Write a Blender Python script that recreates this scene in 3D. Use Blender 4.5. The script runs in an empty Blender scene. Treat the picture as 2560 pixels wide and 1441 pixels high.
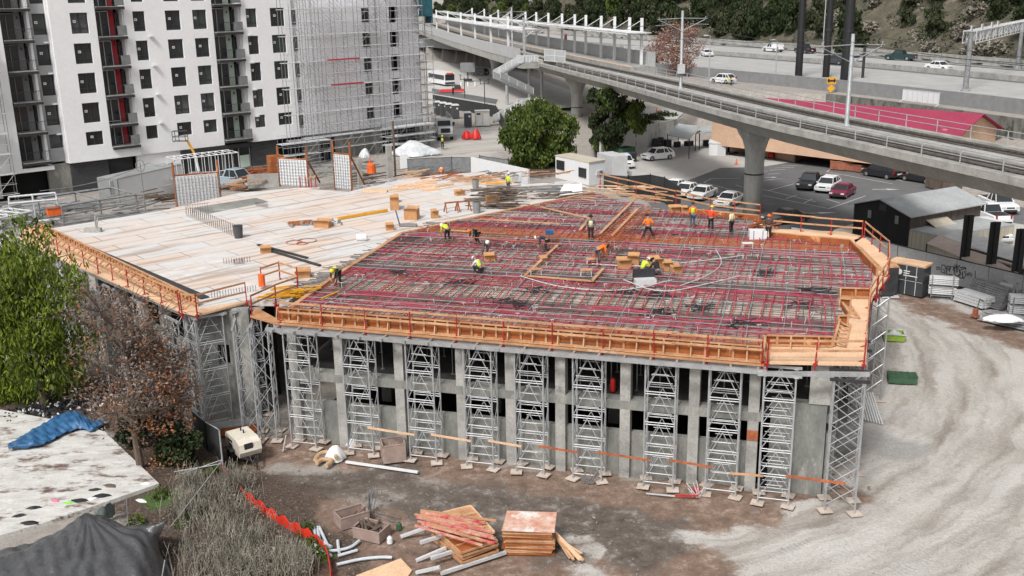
import bpy, math, random, numpy as np
from mathutils import Vector, Matrix
R = random.Random(7)
rad = math.radians
S = bpy.context.scene
COL = S.collection
H = 23.0
FPX = 2522.0
AX = Vector((0.99983013, 0.01843111, 0.0))          # world axes written in camera coordinates
AY = Vector((-0.00514201, 0.27893798, -0.96029535))
AZ = Vector((-0.01769931, 0.96013223, 0.27898537))
cam = bpy.data.cameras.new('camera'); co = bpy.data.objects.new('camera', cam); COL.objects.link(co)
cam.sensor_width = 36; cam.lens = FPX / 2560 * 36; cam.clip_end = 3000; cam.clip_start = .5
co.matrix_world = Matrix(((AX[0], AX[1], AX[2], 0), (AY[0], AY[1], AY[2], 0), (AZ[0], AZ[1], AZ[2], H), (0, 0, 0, 1)))
S.camera = co
W = bpy.data.worlds.new('World'); S.world = W; W.use_nodes = True
nt = W.node_tree; bg = nt.nodes['Background']
sky = nt.nodes.new('ShaderNodeTexSky'); sky.sky_type = 'NISHITA'; sky.sun_disc = False
SUN_EL, SUN_AZ = rad(50), rad(207)
sky.sun_elevation = SUN_EL; sky.sun_rotation = SUN_AZ; sky.dust_density = 4; sky.ozone_density = 1
hs = nt.nodes.new('ShaderNodeHueSaturation'); hs.inputs['Saturation'].default_value = .18
nt.links.new(sky.outputs[0], hs.inputs['Color']); nt.links.new(hs.outputs[0], bg.inputs[0])
bg.inputs[1].default_value = .135
sl = bpy.data.lights.new('sun', 'SUN'); sl.energy = 2.5; sl.angle = rad(11); sl.color = (1, .97, .93)
so = bpy.data.objects.new('sun', sl); COL.objects.link(so)
sd = Vector((math.sin(SUN_AZ) * math.cos(SUN_EL), math.cos(SUN_AZ) * math.cos(SUN_EL), math.sin(SUN_EL)))
so.rotation_euler = sd.to_track_quat('Z', 'Y').to_euler()
S.view_settings.view_transform = 'Standard'; S.view_settings.look = 'None'
S.view_settings.exposure = 0.14; S.view_settings.gamma = 1
S.cycles.max_bounces = 5; S.cycles.diffuse_bounces = 3; S.cycles.transparent_max_bounces = 8

def gp(px, py, z=0.0):
    """world x, y of the point at height z that the photograph shows at pixel px, py"""
    c = Vector((px - 1280, 720.5 - py, -FPX)); r = (AX.dot(c), AY.dot(c), AZ.dot(c)); t = (z - H) / r[2]
    return (r[0] * t, r[1] * t)
def g3(px, py, z=0.0): return (*gp(px, py, z), z)
OU = Vector((-12.0, 50.1)); aU = rad(-16.1)
DU = Vector((math.cos(aU), math.sin(aU))); DV = Vector((-math.sin(aU), math.cos(aU)))
def L(u, v, z=None):
    p = OU + DU * u + DV * v
    return (p.x, p.y) if z is None else (p.x, p.y, z)
def sub(a, b): return tuple(x - y for x, y in zip(a, b))

class MB:
    def __init__(s): s.v = []; s.f = []
    def poly(s, pts):
        n = len(s.v); s.v += [tuple(p) for p in pts]; s.f.append(tuple(range(n, n + len(pts)))); return s
    def hexa(s, p):
        n = len(s.v); s.v += [tuple(q) for q in p]
        for q in ((0, 3, 2, 1), (4, 5, 6, 7), (0, 1, 5, 4), (1, 2, 6, 5), (2, 3, 7, 6), (3, 0, 4, 7)): s.f.append(tuple(n + i for i in q))
        return s
    def box(s, x, y, z, sx, sy, sz, r=0.0, tx=1.0, ty=1.0):
        """box standing on z, centred at x, y, turned by r, its top scaled by tx, ty"""
        c, d = math.cos(r), math.sin(r); o = []
        for k, (fx, fy) in ((0, (1, 1)), (sz, (tx, ty))):
            for a, b in ((-1, -1), (1, -1), (1, 1), (-1, 1)):
                X, Y = a * sx / 2 * fx, b * sy / 2 * fy; o.append((x + X * c - Y * d, y + X * d + Y * c, z + k))
        return s.hexa(o)
    def beam(s, p, q, w=.05, h=None, up=(0, 0, 1)):
        p, q = Vector(p), Vector(q); h = h or w; d = (q - p)
        if d.length < 1e-5: return s
        d.normalize(); u = Vector(up)
        if abs(d.dot(u)) > .98: u = Vector((1, 0, 0))
        a = d.cross(u).normalized(); b = a.cross(d).normalized()
        a *= w / 2; b *= h / 2
        return s.hexa([p - a - b, p + a - b, p + a + b, p - a + b, q - a - b, q + a - b, q + a + b, q - a + b])
    def tube(s, pts, r, n=5, cap=True, r2=None):
        pts = [Vector(p) for p in pts]; m = len(pts); base = len(s.v)
        for i, p in enumerate(pts):
            d = (pts[min(i + 1, m - 1)] - pts[max(i - 1, 0)]).normalized()
            u = Vector((0, 0, 1)) if abs(d.z) < .95 else Vector((1, 0, 0))
            a = d.cross(u).normalized(); b = a.cross(d); rr = r if r2 is None else r + (r2 - r) * i / max(1, m - 1)
            for k in range(n):
                t = 2 * math.pi * k / n; s.v.append(tuple(p + a * (math.cos(t) * rr) + b * (math.sin(t) * rr)))
        for i in range(m - 1):
            for k in range(n): s.f.append((base + i * n + k, base + i * n + (k + 1) % n, base + (i + 1) * n + (k + 1) % n, base + (i + 1) * n + k))
        if cap: s.f.append(tuple(base + k for k in range(n))[::-1]); s.f.append(tuple(base + (m - 1) * n + k for k in range(n)))
        return s
    def cyl(s, x, y, z, r, h, n=12, r2=None): return s.tube([(x, y, z), (x, y, z + h)], r, n, True, r2)
    def lathe(s, x, y, prof, n=16):
        base = len(s.v)
        for r, z in prof:
            for k in range(n):
                t = 2 * math.pi * k / n; s.v.append((x + r * math.cos(t), y + r * math.sin(t), z))
        for i in range(len(prof) - 1):
            for k in range(n): s.f.append((base + i * n + k, base + i * n + (k + 1) % n, base + (i + 1) * n + (k + 1) % n, base + (i + 1) * n + k))
        s.f.append(tuple(base + k for k in range(n))[::-1]); s.f.append(tuple(base + (len(prof) - 1) * n + k for k in range(n)))
        return s
    def prism(s, pts, z0, z1):
        n = len(pts); b = len(s.v)
        s.v += [(p[0], p[1], z0) for p in pts] + [(p[0], p[1], z1) for p in pts]
        s.f.append(tuple(range(b, b + n))[::-1]); s.f.append(tuple(range(b + n, b + 2 * n)))
        for i in range(n): s.f.append((b + i, b + (i + 1) % n, b + n + (i + 1) % n, b + n + i))
        return s
    def build(s, name, m, parent=None, smooth=False):
        me = bpy.data.meshes.new(name); me.from_pydata(s.v, [], s.f); me.validate(); me.update()
        o = bpy.data.objects.new(name, me); COL.objects.link(o); me.materials.append(m)
        if smooth: me.polygons.foreach_set('use_smooth', [True] * len(me.polygons))
        if parent: o.parent = parent
        return o
def tag(o, label, cat, group=None):
    o['label'] = label; o['category'] = cat
    if group: o['group'] = group
    return o
def thing(name, label, cat, loc=(0, 0, 0), rz=0, group=None):
    o = bpy.data.objects.new(name, None); o.empty_display_size = .2; COL.objects.link(o)
    o.location = loc if len(loc) == 3 else (*loc, 0); o.rotation_euler = (0, 0, rz)
    return tag(o, label, cat, group)
def kids(o): return [c for c in ALLK.get(o.name, [])]
def dup(o, loc, rz=None, label=None, group=None, sc=None, parent=None, src=None):
    """copies a thing, its parts and their sub-parts"""
    c = o.copy(); COL.objects.link(c)
    if parent: c.parent = parent
    else:
        c.location = loc if len(loc) == 3 else (*loc, 0)
        if rz is not None: c.rotation_euler = (0, 0, rz)
        if sc: c.scale = sc
        if label: c['label'] = label
        if group: c['group'] = group
    for ch in list(o.children): dup(ch, None, parent=c)
    return c
def structure(o): o['kind'] = 'structure'; return o
def stuff(o): o['kind'] = 'stuff'; return o

def newmat(name):
    m = bpy.data.materials.new(name); m.use_nodes = True; n = m.node_tree; return m, n, n.nodes['Principled BSDF']
def P(name, c1, c2=None, scale=1.5, rough=.8, metal=0.0, bump=0.0, spot=None, sp=.62, detail=7, stretch=None, bscale=None, fine=.12):
    """base colour varies between c1 and c2 with large noise, plus fine grain; spot adds stains"""
    m, n, b = newmat(name); N = n.nodes.new; K = n.links.new
    geo = N('ShaderNodeNewGeometry'); mp = N('ShaderNodeMapping'); K(geo.outputs['Position'], mp.inputs[0])
    if stretch: mp.inputs['Scale'].default_value = stretch
    no = N('ShaderNodeTexNoise'); no.inputs['Scale'].default_value = scale; no.inputs['Detail'].default_value = detail; no.inputs['Roughness'].default_value = .65
    K(mp.outputs[0], no.inputs[0])
    c2 = c2 or tuple(x * .8 for x in c1)
    rp = N('ShaderNodeValToRGB'); rp.color_ramp.elements[0].position = .34; rp.color_ramp.elements[1].position = .66
    rp.color_ramp.elements[0].color = (*c2, 1); rp.color_ramp.elements[1].color = (*c1, 1); K(no.outputs[0], rp.inputs[0])
    out = rp.outputs[0]
    if spot:
        n2 = N('ShaderNodeTexNoise'); n2.inputs['Scale'].default_value = scale * .6; n2.inputs['Detail'].default_value = 9; n2.inputs['Roughness'].default_value = .7
        mp2 = N('ShaderNodeMapping'); mp2.inputs['Location'].default_value = (31, 17, 5); K(mp.outputs[0], mp2.inputs[0]); K(mp2.outputs[0], n2.inputs[0])
        r2 = N('ShaderNodeValToRGB'); r2.color_ramp.elements[0].position = sp - .04; r2.color_ramp.elements[1].position = sp + .06; K(n2.outputs[0], r2.inputs[0])
        mx = N('ShaderNodeMix'); mx.data_type = 'RGBA'; K(r2.outputs[0], mx.inputs[0]); K(out, mx.inputs[6]); mx.inputs[7].default_value = (*spot, 1); out = mx.outputs[2]
    if fine:
        n3 = N('ShaderNodeTexNoise'); n3.inputs['Scale'].default_value = scale * 11; n3.inputs['Detail'].default_value = 3; K(mp.outputs[0], n3.inputs[0])
        mr = N('ShaderNodeMapRange'); mr.inputs[1].default_value = .3; mr.inputs[2].default_value = .7; mr.inputs[3].default_value = 1 - fine; mr.inputs[4].default_value = 1 + fine; K(n3.outputs[0], mr.inputs[0])
        mm = N('ShaderNodeVectorMath'); mm.operation = 'SCALE'; K(out, mm.inputs[0]); K(mr.outputs[0], mm.inputs['Scale']); out = mm.outputs[0]
    K(out, b.inputs['Base Color']); b.inputs['Roughness'].default_value = rough; b.inputs['Metallic'].default_value = metal
    if bump:
        bn = N('ShaderNodeTexNoise'); bn.inputs['Scale'].default_value = bscale or scale * 6; bn.inputs['Detail'].default_value = 6; K(mp.outputs[0], bn.inputs[0])
        bu = N('ShaderNodeBump'); bu.inputs['Strength'].default_value = bump; bu.inputs['Distance'].default_value = .1; K(bn.outputs[0], bu.inputs['Height']); K(bu.outputs[0], b.inputs['Normal'])
    return m
def gray(v, w=None): return (v, v, v * .98) if w is None else (v * w[0], v * w[1], v * w[2])
M = {}
M['conc'] = P('concrete', (.27, .27, .245), (.15, .155, .145), .9, .85, bump=.2, spot=(.36, .35, .32), sp=.58, stretch=(1, 1, .45))
M['concL'] = P('concrete_light', (.41, .40, .375), (.26, .255, .24), .8, .85, bump=.15, spot=(.18, .18, .17), sp=.61)
M['girder'] = P('concrete_girder', (.34, .335, .31), (.25, .25, .23), .5, .8, bump=.1, spot=(.34, .335, .31), sp=.63, stretch=(1, 1, .35))
M['pier'] = P('concrete_pier', (.44, .435, .41), (.31, .31, .29), .8, .8, bump=.1, stretch=(1.6, 1.6, .22), spot=(.54, .53, .51), sp=.6)
M['white'] = P('white_stucco', (.86, .86, .87), (.80, .80, .81), .25, .85, fine=.03)
M['grey'] = P('grey_stucco', (.34, .345, .355), (.31, .315, .325), .3, .85, fine=.03)
M['steel'] = P('galvanised_steel', (.47, .48, .49), (.35, .36, .37), 3, .5, .25, fine=.05)
M['alu'] = P('aluminium', (.50, .51, .52), (.36, .37, .38), 2, .45, .5)
M['dsteel'] = P('dark_steel', (.05, .05, .055), (.03, .03, .033), 2, .5, .3)
M['scaf'] = P('scaffold_tube', (.34, .35, .36), (.2, .2, .21), 2, .5, .4)
M['black'] = P('black_paint', (.018, .018, .02), (.012, .012, .013), 2, .55)
M['wall_shade'] = P('painted_shade_interior', (.008, .008, .008), (.006, .006, .006), 1, .95)  # near-black colour stands in for the shade inside openings and interiors
M['ply'] = P('orange_plywood', (.36, .105, .022), (.22, .06, .014), 1.6, .7, spot=(.70, .36, .15), sp=.6)
M['lum'] = P('pale_lumber', (.58, .34, .19), (.38, .19, .09), .9, .75, spot=(.30, .13, .06), sp=.6)
M['plyL'] = P('pale_plywood', (.74, .50, .32), (.62, .40, .25), .9, .75, spot=(.50, .38, .28), sp=.64)
M['red'] = P('red_post_paint', (.45, .02, .02), (.28, .015, .015), 4, .5)
M['pink2'] = P('light_red_tendon_sheath', (.56, .08, .09), (.36, .03, .05), 1.5, .6)
M['pink'] = P('crimson_tendon_sheath', (.36, .025, .06), (.20, .014, .035), 1.3, .6)
M['rebar'] = P('rusty_rebar', (.16, .115, .11), (.07, .055, .055), 1.2, .7, .2)
M['rebarO'] = P('orange_rust_rebar', (.48, .14, .05), (.24, .07, .035), 3, .7)
M['dirtpile'] = P('soil', (.16, .11, .08), (.09, .06, .045), 1.5, .95, bump=.4)
M['tarpblack'] = P('black_plastic_sheet', (.075, .077, .08), (.05, .05, .053), 1.2, .3, bump=.8, bscale=2.5)
M['tarpblue'] = P('blue_tarp', (.045, .16, .33), (.02, .075, .18), 1.8, .45, bump=.6, bscale=5)
M['plastic'] = P('clear_plastic_sheet', (.62, .64, .66), (.42, .44, .46), 2, .3, bump=.5, bscale=4)
M['asphalt'] = P('asphalt', (.135, .137, .14), (.105, .107, .11), .35, .9, fine=.1, spot=(.16, .16, .16), sp=.62)
M['paint'] = P('road_paint', (.62, .62, .61), (.45, .45, .44), 1.5, .8)
M['glass'] = P('dark_window_glass', (.035, .038, .042), (.02, .022, .025), .4, .12, fine=0)
M['frame'] = P('dark_window_frame', (.035, .036, .04), (.025, .025, .028), 2, .5)
M['sticker'] = P('white_window_sticker', (.75, .75, .74), (.65, .65, .64), 3, .6)
M['brick'] = P('dark_brick', (.06, .06, .062), (.04, .04, .042), 1.2, .9, bump=.2, stretch=(.6, .6, 3))
M['rub'] = P('rubber', (.02, .02, .02), (.012, .012, .012), 5, .9)
M['rim'] = P('alloy_rim', (.45, .45, .46), (.3, .3, .31), 5, .35, .6)
M['bark'] = P('bark', (.16, .12, .095), (.09, .065, .05), 3, .95, bump=.4, stretch=(1, 1, .3))
M['card'] = P('cardboard', (.50, .27, .12), (.40, .20, .085), 2, .8)
M['redp'] = P('red_plastic', (.62, .02, .015), (.42, .015, .012), 2, .5)
M['yellow'] = P('yellow_paint', (.75, .38, .02), (.6, .28, .015), 3, .5)
M['orange'] = P('orange_mesh', (.80, .15, .02), (.62, .09, .015), 3, .6)
M['green'] = P('green_paint', (.045, .11, .06), (.03, .075, .04), 2, .55)
M['tan'] = P('tan_stucco', (.62, .42, .29), (.55, .36, .25), .6, .85)
M['cream'] = P('cream_metal', (.52, .47, .38), (.42, .37, .30), 1.2, .7)
M['barn'] = P('black_board_wall', (.017, .016, .017), (.01, .01, .011), 1, .8, stretch=(2, 2, .4))
M['barnside'] = P('weathered_board_wall', (.11, .085, .075), (.055, .045, .042), 1.2, .9, stretch=(2.2, 2.2, .5), spot=(.17, .14, .12), sp=.62)
M['roofG'] = P('grey_metal_roof', (.40, .42, .42), (.32, .335, .335), .5, .6, spot=(.46, .48, .48), sp=.6)
M['pinkroof'] = P('crimson_roof', (.31, .032, .075), (.25, .025, .06), .5, .7, spot=(.60, .26, .32), sp=.66, stretch=(1, .5, 1))
M['ballast'] = P('track_ballast', (.045, .036, .031), (.025, .02, .018), 4, .95, bump=.5)
M['rail'] = P('steel_rail', (.30, .27, .25), (.16, .14, .12), 2, .5, .5)
M['blue'] = P('blue_paint', (.03, .12, .28), (.02, .08, .2), 2, .5)
M['teal'] = P('teal_netting', (.04, .16, .20), (.025, .10, .13), 2, .8)
M['skin'] = P('skin', (.42, .24, .16), (.38, .21, .14), 5, .6)
M['sleeper'] = P('sleeper_wood', (.055, .043, .036), (.035, .028, .024), 3, .9)
M['pwhite'] = P('white_gloss', (.72, .73, .74), (.68, .69, .70), .8, .3, fine=.02)
M['lgrey'] = P('light_grey_paint', (.55, .56, .57), (.48, .49, .50), 1, .6)
M['mgrey'] = P('mid_grey_paint', (.24, .245, .25), (.19, .195, .20), 1, .7)
def seg_sd(X, Y, poly):
    """signed distance (positive on the left of the polyline's direction) and arc length"""
    best = np.full(X.shape, 1e9); sd = np.zeros(X.shape); arc = np.zeros(X.shape); acc = 0.0
    for (x0, y0), (x1, y1) in zip(poly[:-1], poly[1:]):
        dx, dy = x1 - x0, y1 - y0; ln = math.hypot(dx, dy)
        t = np.clip(((X - x0) * dx + (Y - y0) * dy) / ln ** 2, 0, 1)
        d = np.hypot(X - x0 - t * dx, Y - y0 - t * dy); m = d < best
        side = np.sign(dx * (Y - y0) - dy * (X - x0))
        best = np.where(m, d, best); sd = np.where(m, side * d, sd); arc = np.where(m, acc + t * ln, arc); acc += ln
    return sd, arc
def smooth(a, b, x): t = np.clip((x - a) / (b - a), 0, 1); return t * t * (3 - 2 * t)
def chaikin(p, n=2):
    for _ in range(n):
        q = [p[0]]
        for a, b in zip(p[:-1], p[1:]):
            q += [tuple(a[i] * .75 + b[i] * .25 for i in range(len(a))), tuple(a[i] * .25 + b[i] * .75 for i in range(len(a)))]
        p = q + [p[-1]]
    return p
FN = chaikin([(-98, 510), (-22, 345), (0, 284), (22, 233), (37.3, 199.6), (49, 175.7), (55.1, 162.7), (63.2, 142), (67.8, 128), (81, 87), (120, -10)])
ZFW = 8.0
FF = chaikin([(-60, 660), (0, 460), (32, 375), (56.5, 317), (76, 268), (92, 216), (99, 189), (114, 136), (150, 20)])
BND = [(14.2, 60), (14.4, 97), (10.9, 106), (11.2, 120), (13.0, 146), (28, 163.5), (34, 176), (30, 200)]
def vnoise(X, Y, s, seed=0):
    rs = np.random.RandomState(seed); g = rs.rand(64, 64); x = X / s; y = Y / s
    xi = np.floor(x).astype(int); yi = np.floor(y).astype(int); fx = x - xi; fy = y - yi; fx = fx * fx * (3 - 2 * fx); fy = fy * fy * (3 - 2 * fy)
    a = g[xi % 64, yi % 64]; b = g[(xi + 1) % 64, yi % 64]; c = g[xi % 64, (yi + 1) % 64]; d = g[(xi + 1) % 64, (yi + 1) % 64]
    return a * (1 - fx) * (1 - fy) + b * fx * (1 - fy) + c * (1 - fx) * fy + d * fx * fy - .5
def height(X, Y):
    X = np.asarray(X, float); Y = np.asarray(Y, float)
    sb, _ = seg_sd(X, Y, BND); back = smooth(84, 95, Y)
    z = 3.5 * smooth(0, .9, sb) * back
    sf, _ = seg_sd(X, Y, FN)                     # positive = far side of the freeway edge ... sign fixed below
    s = sf * 1.0                                 # right of travel direction is the camera-left/near side -> negative there
    s = -s                                       # distance on the near side
    wt = 3.9 + 6.5 * smooth(158, 172, Y)
    ramp = 7.0 - 2.5 * smooth(wt, wt + 1.1, s) - 2.3 * smooth(wt + 1.5, wt + 7, s) - 2.2 * smooth(12, 20, s)
    ramp = np.where(s < -1.2, 7.7, ramp)
    east = smooth(22, 30, X + (Y < 100) * 0)     # the terrace only exists east of the viaduct
    use = (s < 22) & (Y > 40)
    z = np.where(use, np.maximum(z, ramp * np.where(s < -1.2, 1, np.maximum(east, 0))), z)
    z = z - 2.6 * np.exp(-((X - 9.5) ** 2 / 40 + (Y - 150) ** 2 / 500)) * (X < 13.5) * (z < 5)
    sh, _ = seg_sd(X, Y, FF); h = sh
    hill = 7.7 + .70 * np.clip(h - 1.5, 0, 300) + vnoise(X, Y, 14, 3) * 6 * smooth(2, 20, h) + vnoise(X, Y, 5, 4) * 1.6 * smooth(2, 8, h)
    z = np.where(h > 1.0, hill, z)
    return z
_t, _ = seg_sd(np.array([70.0]), np.array([160.0]), FN)
FSIGN = 1.0 if _t[0] > 0 else -1.0
if FSIGN < 0:
    FN = FN[::-1]
_t, _ = seg_sd(np.array([120.0]), np.array([200.0]), FF)
if _t[0] < 0: FF = FF[::-1]
def hz(x, y): return float(height(np.array([x]), np.array([y]))[0])

def axis(a, b, fine, far):
    v = list(np.arange(a, b, fine)); st = fine
    lo = []; x = a
    while x > far[0]: st *= 1.25; x -= st; lo.append(x)
    hi = []; x = v[-1]; st = fine
    while x < far[1]: st *= 1.25; x += st; hi.append(x)
    return np.array(lo[::-1] + v + hi)
def grid_mesh(name, xs, ys, zf, mask=None):
    X, Y = np.meshgrid(xs, ys); Z = zf(X, Y); n, m = X.shape
    v = np.stack([X.ravel(), Y.ravel(), Z.ravel()], 1)
    idx = np.arange(n * m).reshape(n, m)
    q = np.stack([idx[:-1, :-1], idx[:-1, 1:], idx[1:, 1:], idx[1:, :-1]], -1).reshape(-1, 4)
    if mask is not None:
        mk = mask(X, Y).ravel(); q = q[mk[q].any(1)]
        used = np.unique(q); re = -np.ones(n * m, int); re[used] = np.arange(len(used)); v = v[used]; q = re[q]
    me = bpy.data.meshes.new(name); me.vertices.add(len(v)); me.vertices.foreach_set('co', v.ravel())
    me.loops.add(q.size); me.loops.foreach_set('vertex_index', q.ravel()); me.polygons.add(len(q))
    me.polygons.foreach_set('loop_start', np.arange(0, q.size, 4)); me.polygons.foreach_set('use_smooth', np.ones(len(q), bool)); me.update(calc_edges=True)
    o = bpy.data.objects.new(name, me); COL.objects.link(o); return o, v
def linemask(v, pts, r, soft):
    sd, arc = seg_sd(v[:, 0], v[:, 1], pts); soft *= 2.4; d = np.abs(sd) + vnoise(v[:, 0], v[:, 1], 2.8, 21) * 2.2 + vnoise(v[:, 0], v[:, 1], 1.1, 22) * 1.2
    return 1 - smooth(r - soft * .35, r + soft * .65, d)
def gl(*p, z=0): return [gp(a, b, z) for a, b in p]
xs = np.unique(np.round(np.r_[axis(-46, 50, .45, (-46, 50)), axis(-90, 100, .9, (-700, 900))], 2)); xs = xs[np.r_[True, np.diff(xs) > .3]]
ys = axis(24, 100, .45, (-60, 100)); ys = np.r_[ys[ys < 100], axis(100, 290, .8, (100, 1500))]
TRK = chaikin(gl((2150, 700), (2330, 800), (2420, 900), (2420, 1050), (2300, 1180), (2080, 1300), (1800, 1390), (1400, 1440)), 3)
def ground_z(X, Y):
    z = height(X, Y); near = (Y < 84)
    b = vnoise(X, Y, 2.3, 9) * .16 + vnoise(X, Y, .9, 10) * .07
    return z + np.where(near, b, vnoise(X, Y, 3, 9) * .05) - .06
gr, gv = grid_mesh('ground', xs, ys, ground_z)
light = np.maximum.reduce([linemask(gv, TRK, 4.6, 3.0), linemask(gv, gl((2350, 850), (2560, 1000), (2540, 1300), (2200, 1400), (1800, 1420)), 5.5, 3), linemask(gv, gl((1120, 380), (1230, 330), z=3.5), 6, 4)])
mud = np.maximum.reduce([linemask(gv, gl((740, 1215), (950, 1195), (1150, 1240), (1400, 1290), (1560, 1345)), 1.6, 1.2), linemask(gv, gl((800, 1200), (1100, 1285), (1300, 1340), (1450, 1380)), 1.0, 1.3)])
brown = np.maximum.reduce([linemask(gv, gl((700, 1098), (1400, 1192), (1900, 1250), (2080, 1215)), 1.1, .5), linemask(gv, gl((560, 1110), (900, 1150), (1400, 1225), (1900, 1275)), 1.7, .9), linemask(gv, gl((700, 1290), (1000, 1350), (1250, 1440), (800, 1440)), 3.2, 1.4), linemask(gv, gl((1500, 1400), (1750, 1430), (1650, 1470)), .9, 1.2),
                           linemask(gv, gl((2270, 745), (2400, 800), (2560, 850)), 1.2, 1.5), linemask(gv, gl((1500, 1250), (1800, 1290)), .8, .8)])
litter = np.maximum.reduce([linemask(gv, gl((60, 1000), (250, 980), (380, 1060), (430, 1160)), 2.6, 2), linemask(gv, gl((450, 1250), (650, 1300), (700, 1400), (500, 1440)), 3, 2), linemask(gv, gl((1200, 460), (1400, 440), z=2), 6, 3)])
green = np.maximum.reduce([linemask(gv, gl((760, 1320), (790, 1400), (740, 1430)), .35, .5), linemask(gv, gl((1360, 245), (1420, 235), (1410, 262), z=4), 2.5, 1.5), linemask(gv, gl((330, 1300), (400, 1260)), .6, .6)])
sd, arc = seg_sd(gv[:, 0], gv[:, 1], TRK)
def fattr(me, name, a):
    at = me.attributes.new(name, 'FLOAT', 'POINT'); at.data.foreach_set('value', a.astype(np.float32))
for nme, a in (('light', light), ('mud', mud), ('brown', brown), ('litter', litter), ('green', green), ('grout', linemask(gv, gl((2195, 1105), (2230, 1120)), 1.3, .25)), ('tdist', sd), ('tarc', arc)): fattr(gr.data, nme, a)
def ground_material():
    m, n, b = newmat('ground_material'); N = n.nodes.new; K = n.links.new
    geo = N('ShaderNodeNewGeometry')
    def noise(scale, det=8, rough=.65, off=0, vec=None, dist=0):
        t = N('ShaderNodeTexNoise'); t.inputs['Scale'].default_value = scale; t.inputs['Detail'].default_value = det; t.inputs['Roughness'].default_value = rough; t.inputs['Distortion'].default_value = dist
        mp = N('ShaderNodeMapping'); mp.inputs['Location'].default_value = (off, off * 2, 0); K(vec or geo.outputs['Position'], mp.inputs[0]); K(mp.outputs[0], t.inputs[0]); return t.outputs[0]
    def ramp(f, stops):
        r = N('ShaderNodeValToRGB'); e = r.color_ramp.elements
        while len(e) < len(stops): e.new(.5)
        for i, (p, c) in enumerate(stops): e[i].position = p; e[i].color = (*c, 1)
        K(f, r.inputs[0]); return r.outputs[0]
    def math_(op, a, c, clamp=False):
        t = N('ShaderNodeMath'); t.operation = op; t.use_clamp = clamp
        for i, q in enumerate((a, c)):
            if isinstance(q, (int, float)): t.inputs[i].default_value = q
            else: K(q, t.inputs[i])
        return t.outputs[0]
    def attr(nm): a = N('ShaderNodeAttribute'); a.attribute_name = nm; return a.outputs['Fac']
    def mix(f, a, c):
        x = N('ShaderNodeMix'); x.data_type = 'RGBA'; K(f, x.inputs[0]); K(a, x.inputs[6]); K(c, x.inputs[7]); return x.outputs[2]
    nz = noise(.28, 9, .7); nm_ = noise(.6, 10, .8, 11, None, .8); nb = noise(1.3, 8, .75, 7); nf = noise(9, 5, .7, 3)
    def mask(nm, w=1.1, off=.0):
        a = attr(nm); r = math_('ADD', a, math_('MULTIPLY', math_('SUBTRACT', nb, .5), w * 1.5)); r = math_('ADD', r, math_('MULTIPLY', math_('SUBTRACT', nm_, .5), w * 1.3))
        return math_('MULTIPLY', math_('SUBTRACT', r, .42 + off), 3.0, True)
    base = ramp(nb, [(.3, (.24, .215, .19)), (.7, (.38, .35, .32))])
    # tyre tracks: noise stretched along the haul road
    cmb = N('ShaderNodeCombineXYZ'); wob = math_('ADD', attr('tdist'), math_('MULTIPLY', math_('SUBTRACT', nz, .5), 2.2)); K(wob, cmb.inputs[0]); K(math_('MULTIPLY', attr('tarc'), .09), cmb.inputs[1])
    tn = noise(.95, 7, .62, 2, cmb.outputs[0], .25)
    lite = ramp(tn, [(.34, (.23, .20, .175)), (.45, (.37, .345, .315)), (.57, (.50, .48, .455))])
    patch = ramp(nz, [(.38, (.28, .23, .19)), (.47, (.41, .375, .335)), (.6, (.51, .49, .47))])
    lite2 = N('ShaderNodeMix'); lite2.data_type = 'RGBA'; lite2.inputs[0].default_value = .22; K(lite, lite2.inputs[6]); K(patch, lite2.inputs[7])
    # tread marks along two ruts
    wv = N('ShaderNodeTexWave'); wv.wave_type = 'BANDS'; wv.bands_direction = 'Y'; wv.inputs['Scale'].default_value = 1.5; wv.inputs['Distortion'].default_value = 2
    cm2 = N('ShaderNodeCombineXYZ'); K(math_('MULTIPLY', attr('tdist'), .5), cm2.inputs[0]); K(attr('tarc'), cm2.inputs[1]); K(cm2.outputs[0], wv.inputs[0])
    rut = math_('MULTIPLY', math_('SUBTRACT', math_('SINE', math_('MULTIPLY', wob, 1.7), 0), .86), 6, True)
    tread = math_('MULTIPLY', math_('MULTIPLY', math_('MULTIPLY', rut, math_('MULTIPLY', math_('SUBTRACT', nm_, .42), 6, True)), wv.outputs['Fac']), .7)
    dk = N('ShaderNodeRGB'); dk.outputs[0].default_value = (.24, .23, .215, 1)
    litec = mix(tread, lite2.outputs[2], dk.outputs[0])
    c = mix(mask('light', .8, -.02), base, litec)
    mudc = ramp(nb, [(.34, (.062, .048, .039)), (.55, (.14, .115, .096)), (.66, (.29, .27, .25))])
    c = mix(mask('brown', 1.0), c, ramp(nb, [(.32, (.11, .07, .052)), (.52, (.22, .15, .112)), (.68, (.38, .30, .245))]))
    c = mix(mask('mud', 1.2), c, mudc)
    c = mix(mask('litter', .9), c, ramp(nf, [(.35, (.035, .027, .022)), (.6, (.11, .075, .055)), (.72, (.26, .20, .16))]))
    c = mix(mask('green', .8, .1), c, ramp(nf, [(.3, (.03, .06, .012)), (.7, (.09, .16, .03))]))
    c = mix(math_('MULTIPLY', attr('grout'), .85), c, ramp(nb, [(.3, (.27, .265, .255)), (.7, (.36, .355, .345))]))
    mr = N('ShaderNodeMapRange'); mr.inputs[1].default_value = .28; mr.inputs[2].default_value = .72; mr.inputs[3].default_value = .75; mr.inputs[4].default_value = 1.2; K(nf, mr.inputs[0])
    vm = N('ShaderNodeVectorMath'); vm.operation = 'SCALE'; K(c, vm.inputs[0]); K(mr.outputs[0], vm.inputs['Scale']); K(vm.outputs[0], b.inputs['Base Color'])
    b.inputs['Roughness'].default_value = .95
    bu = N('ShaderNodeBump'); bu.inputs['Strength'].default_value = .7; bu.inputs['Distance'].default_value = .12
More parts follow.
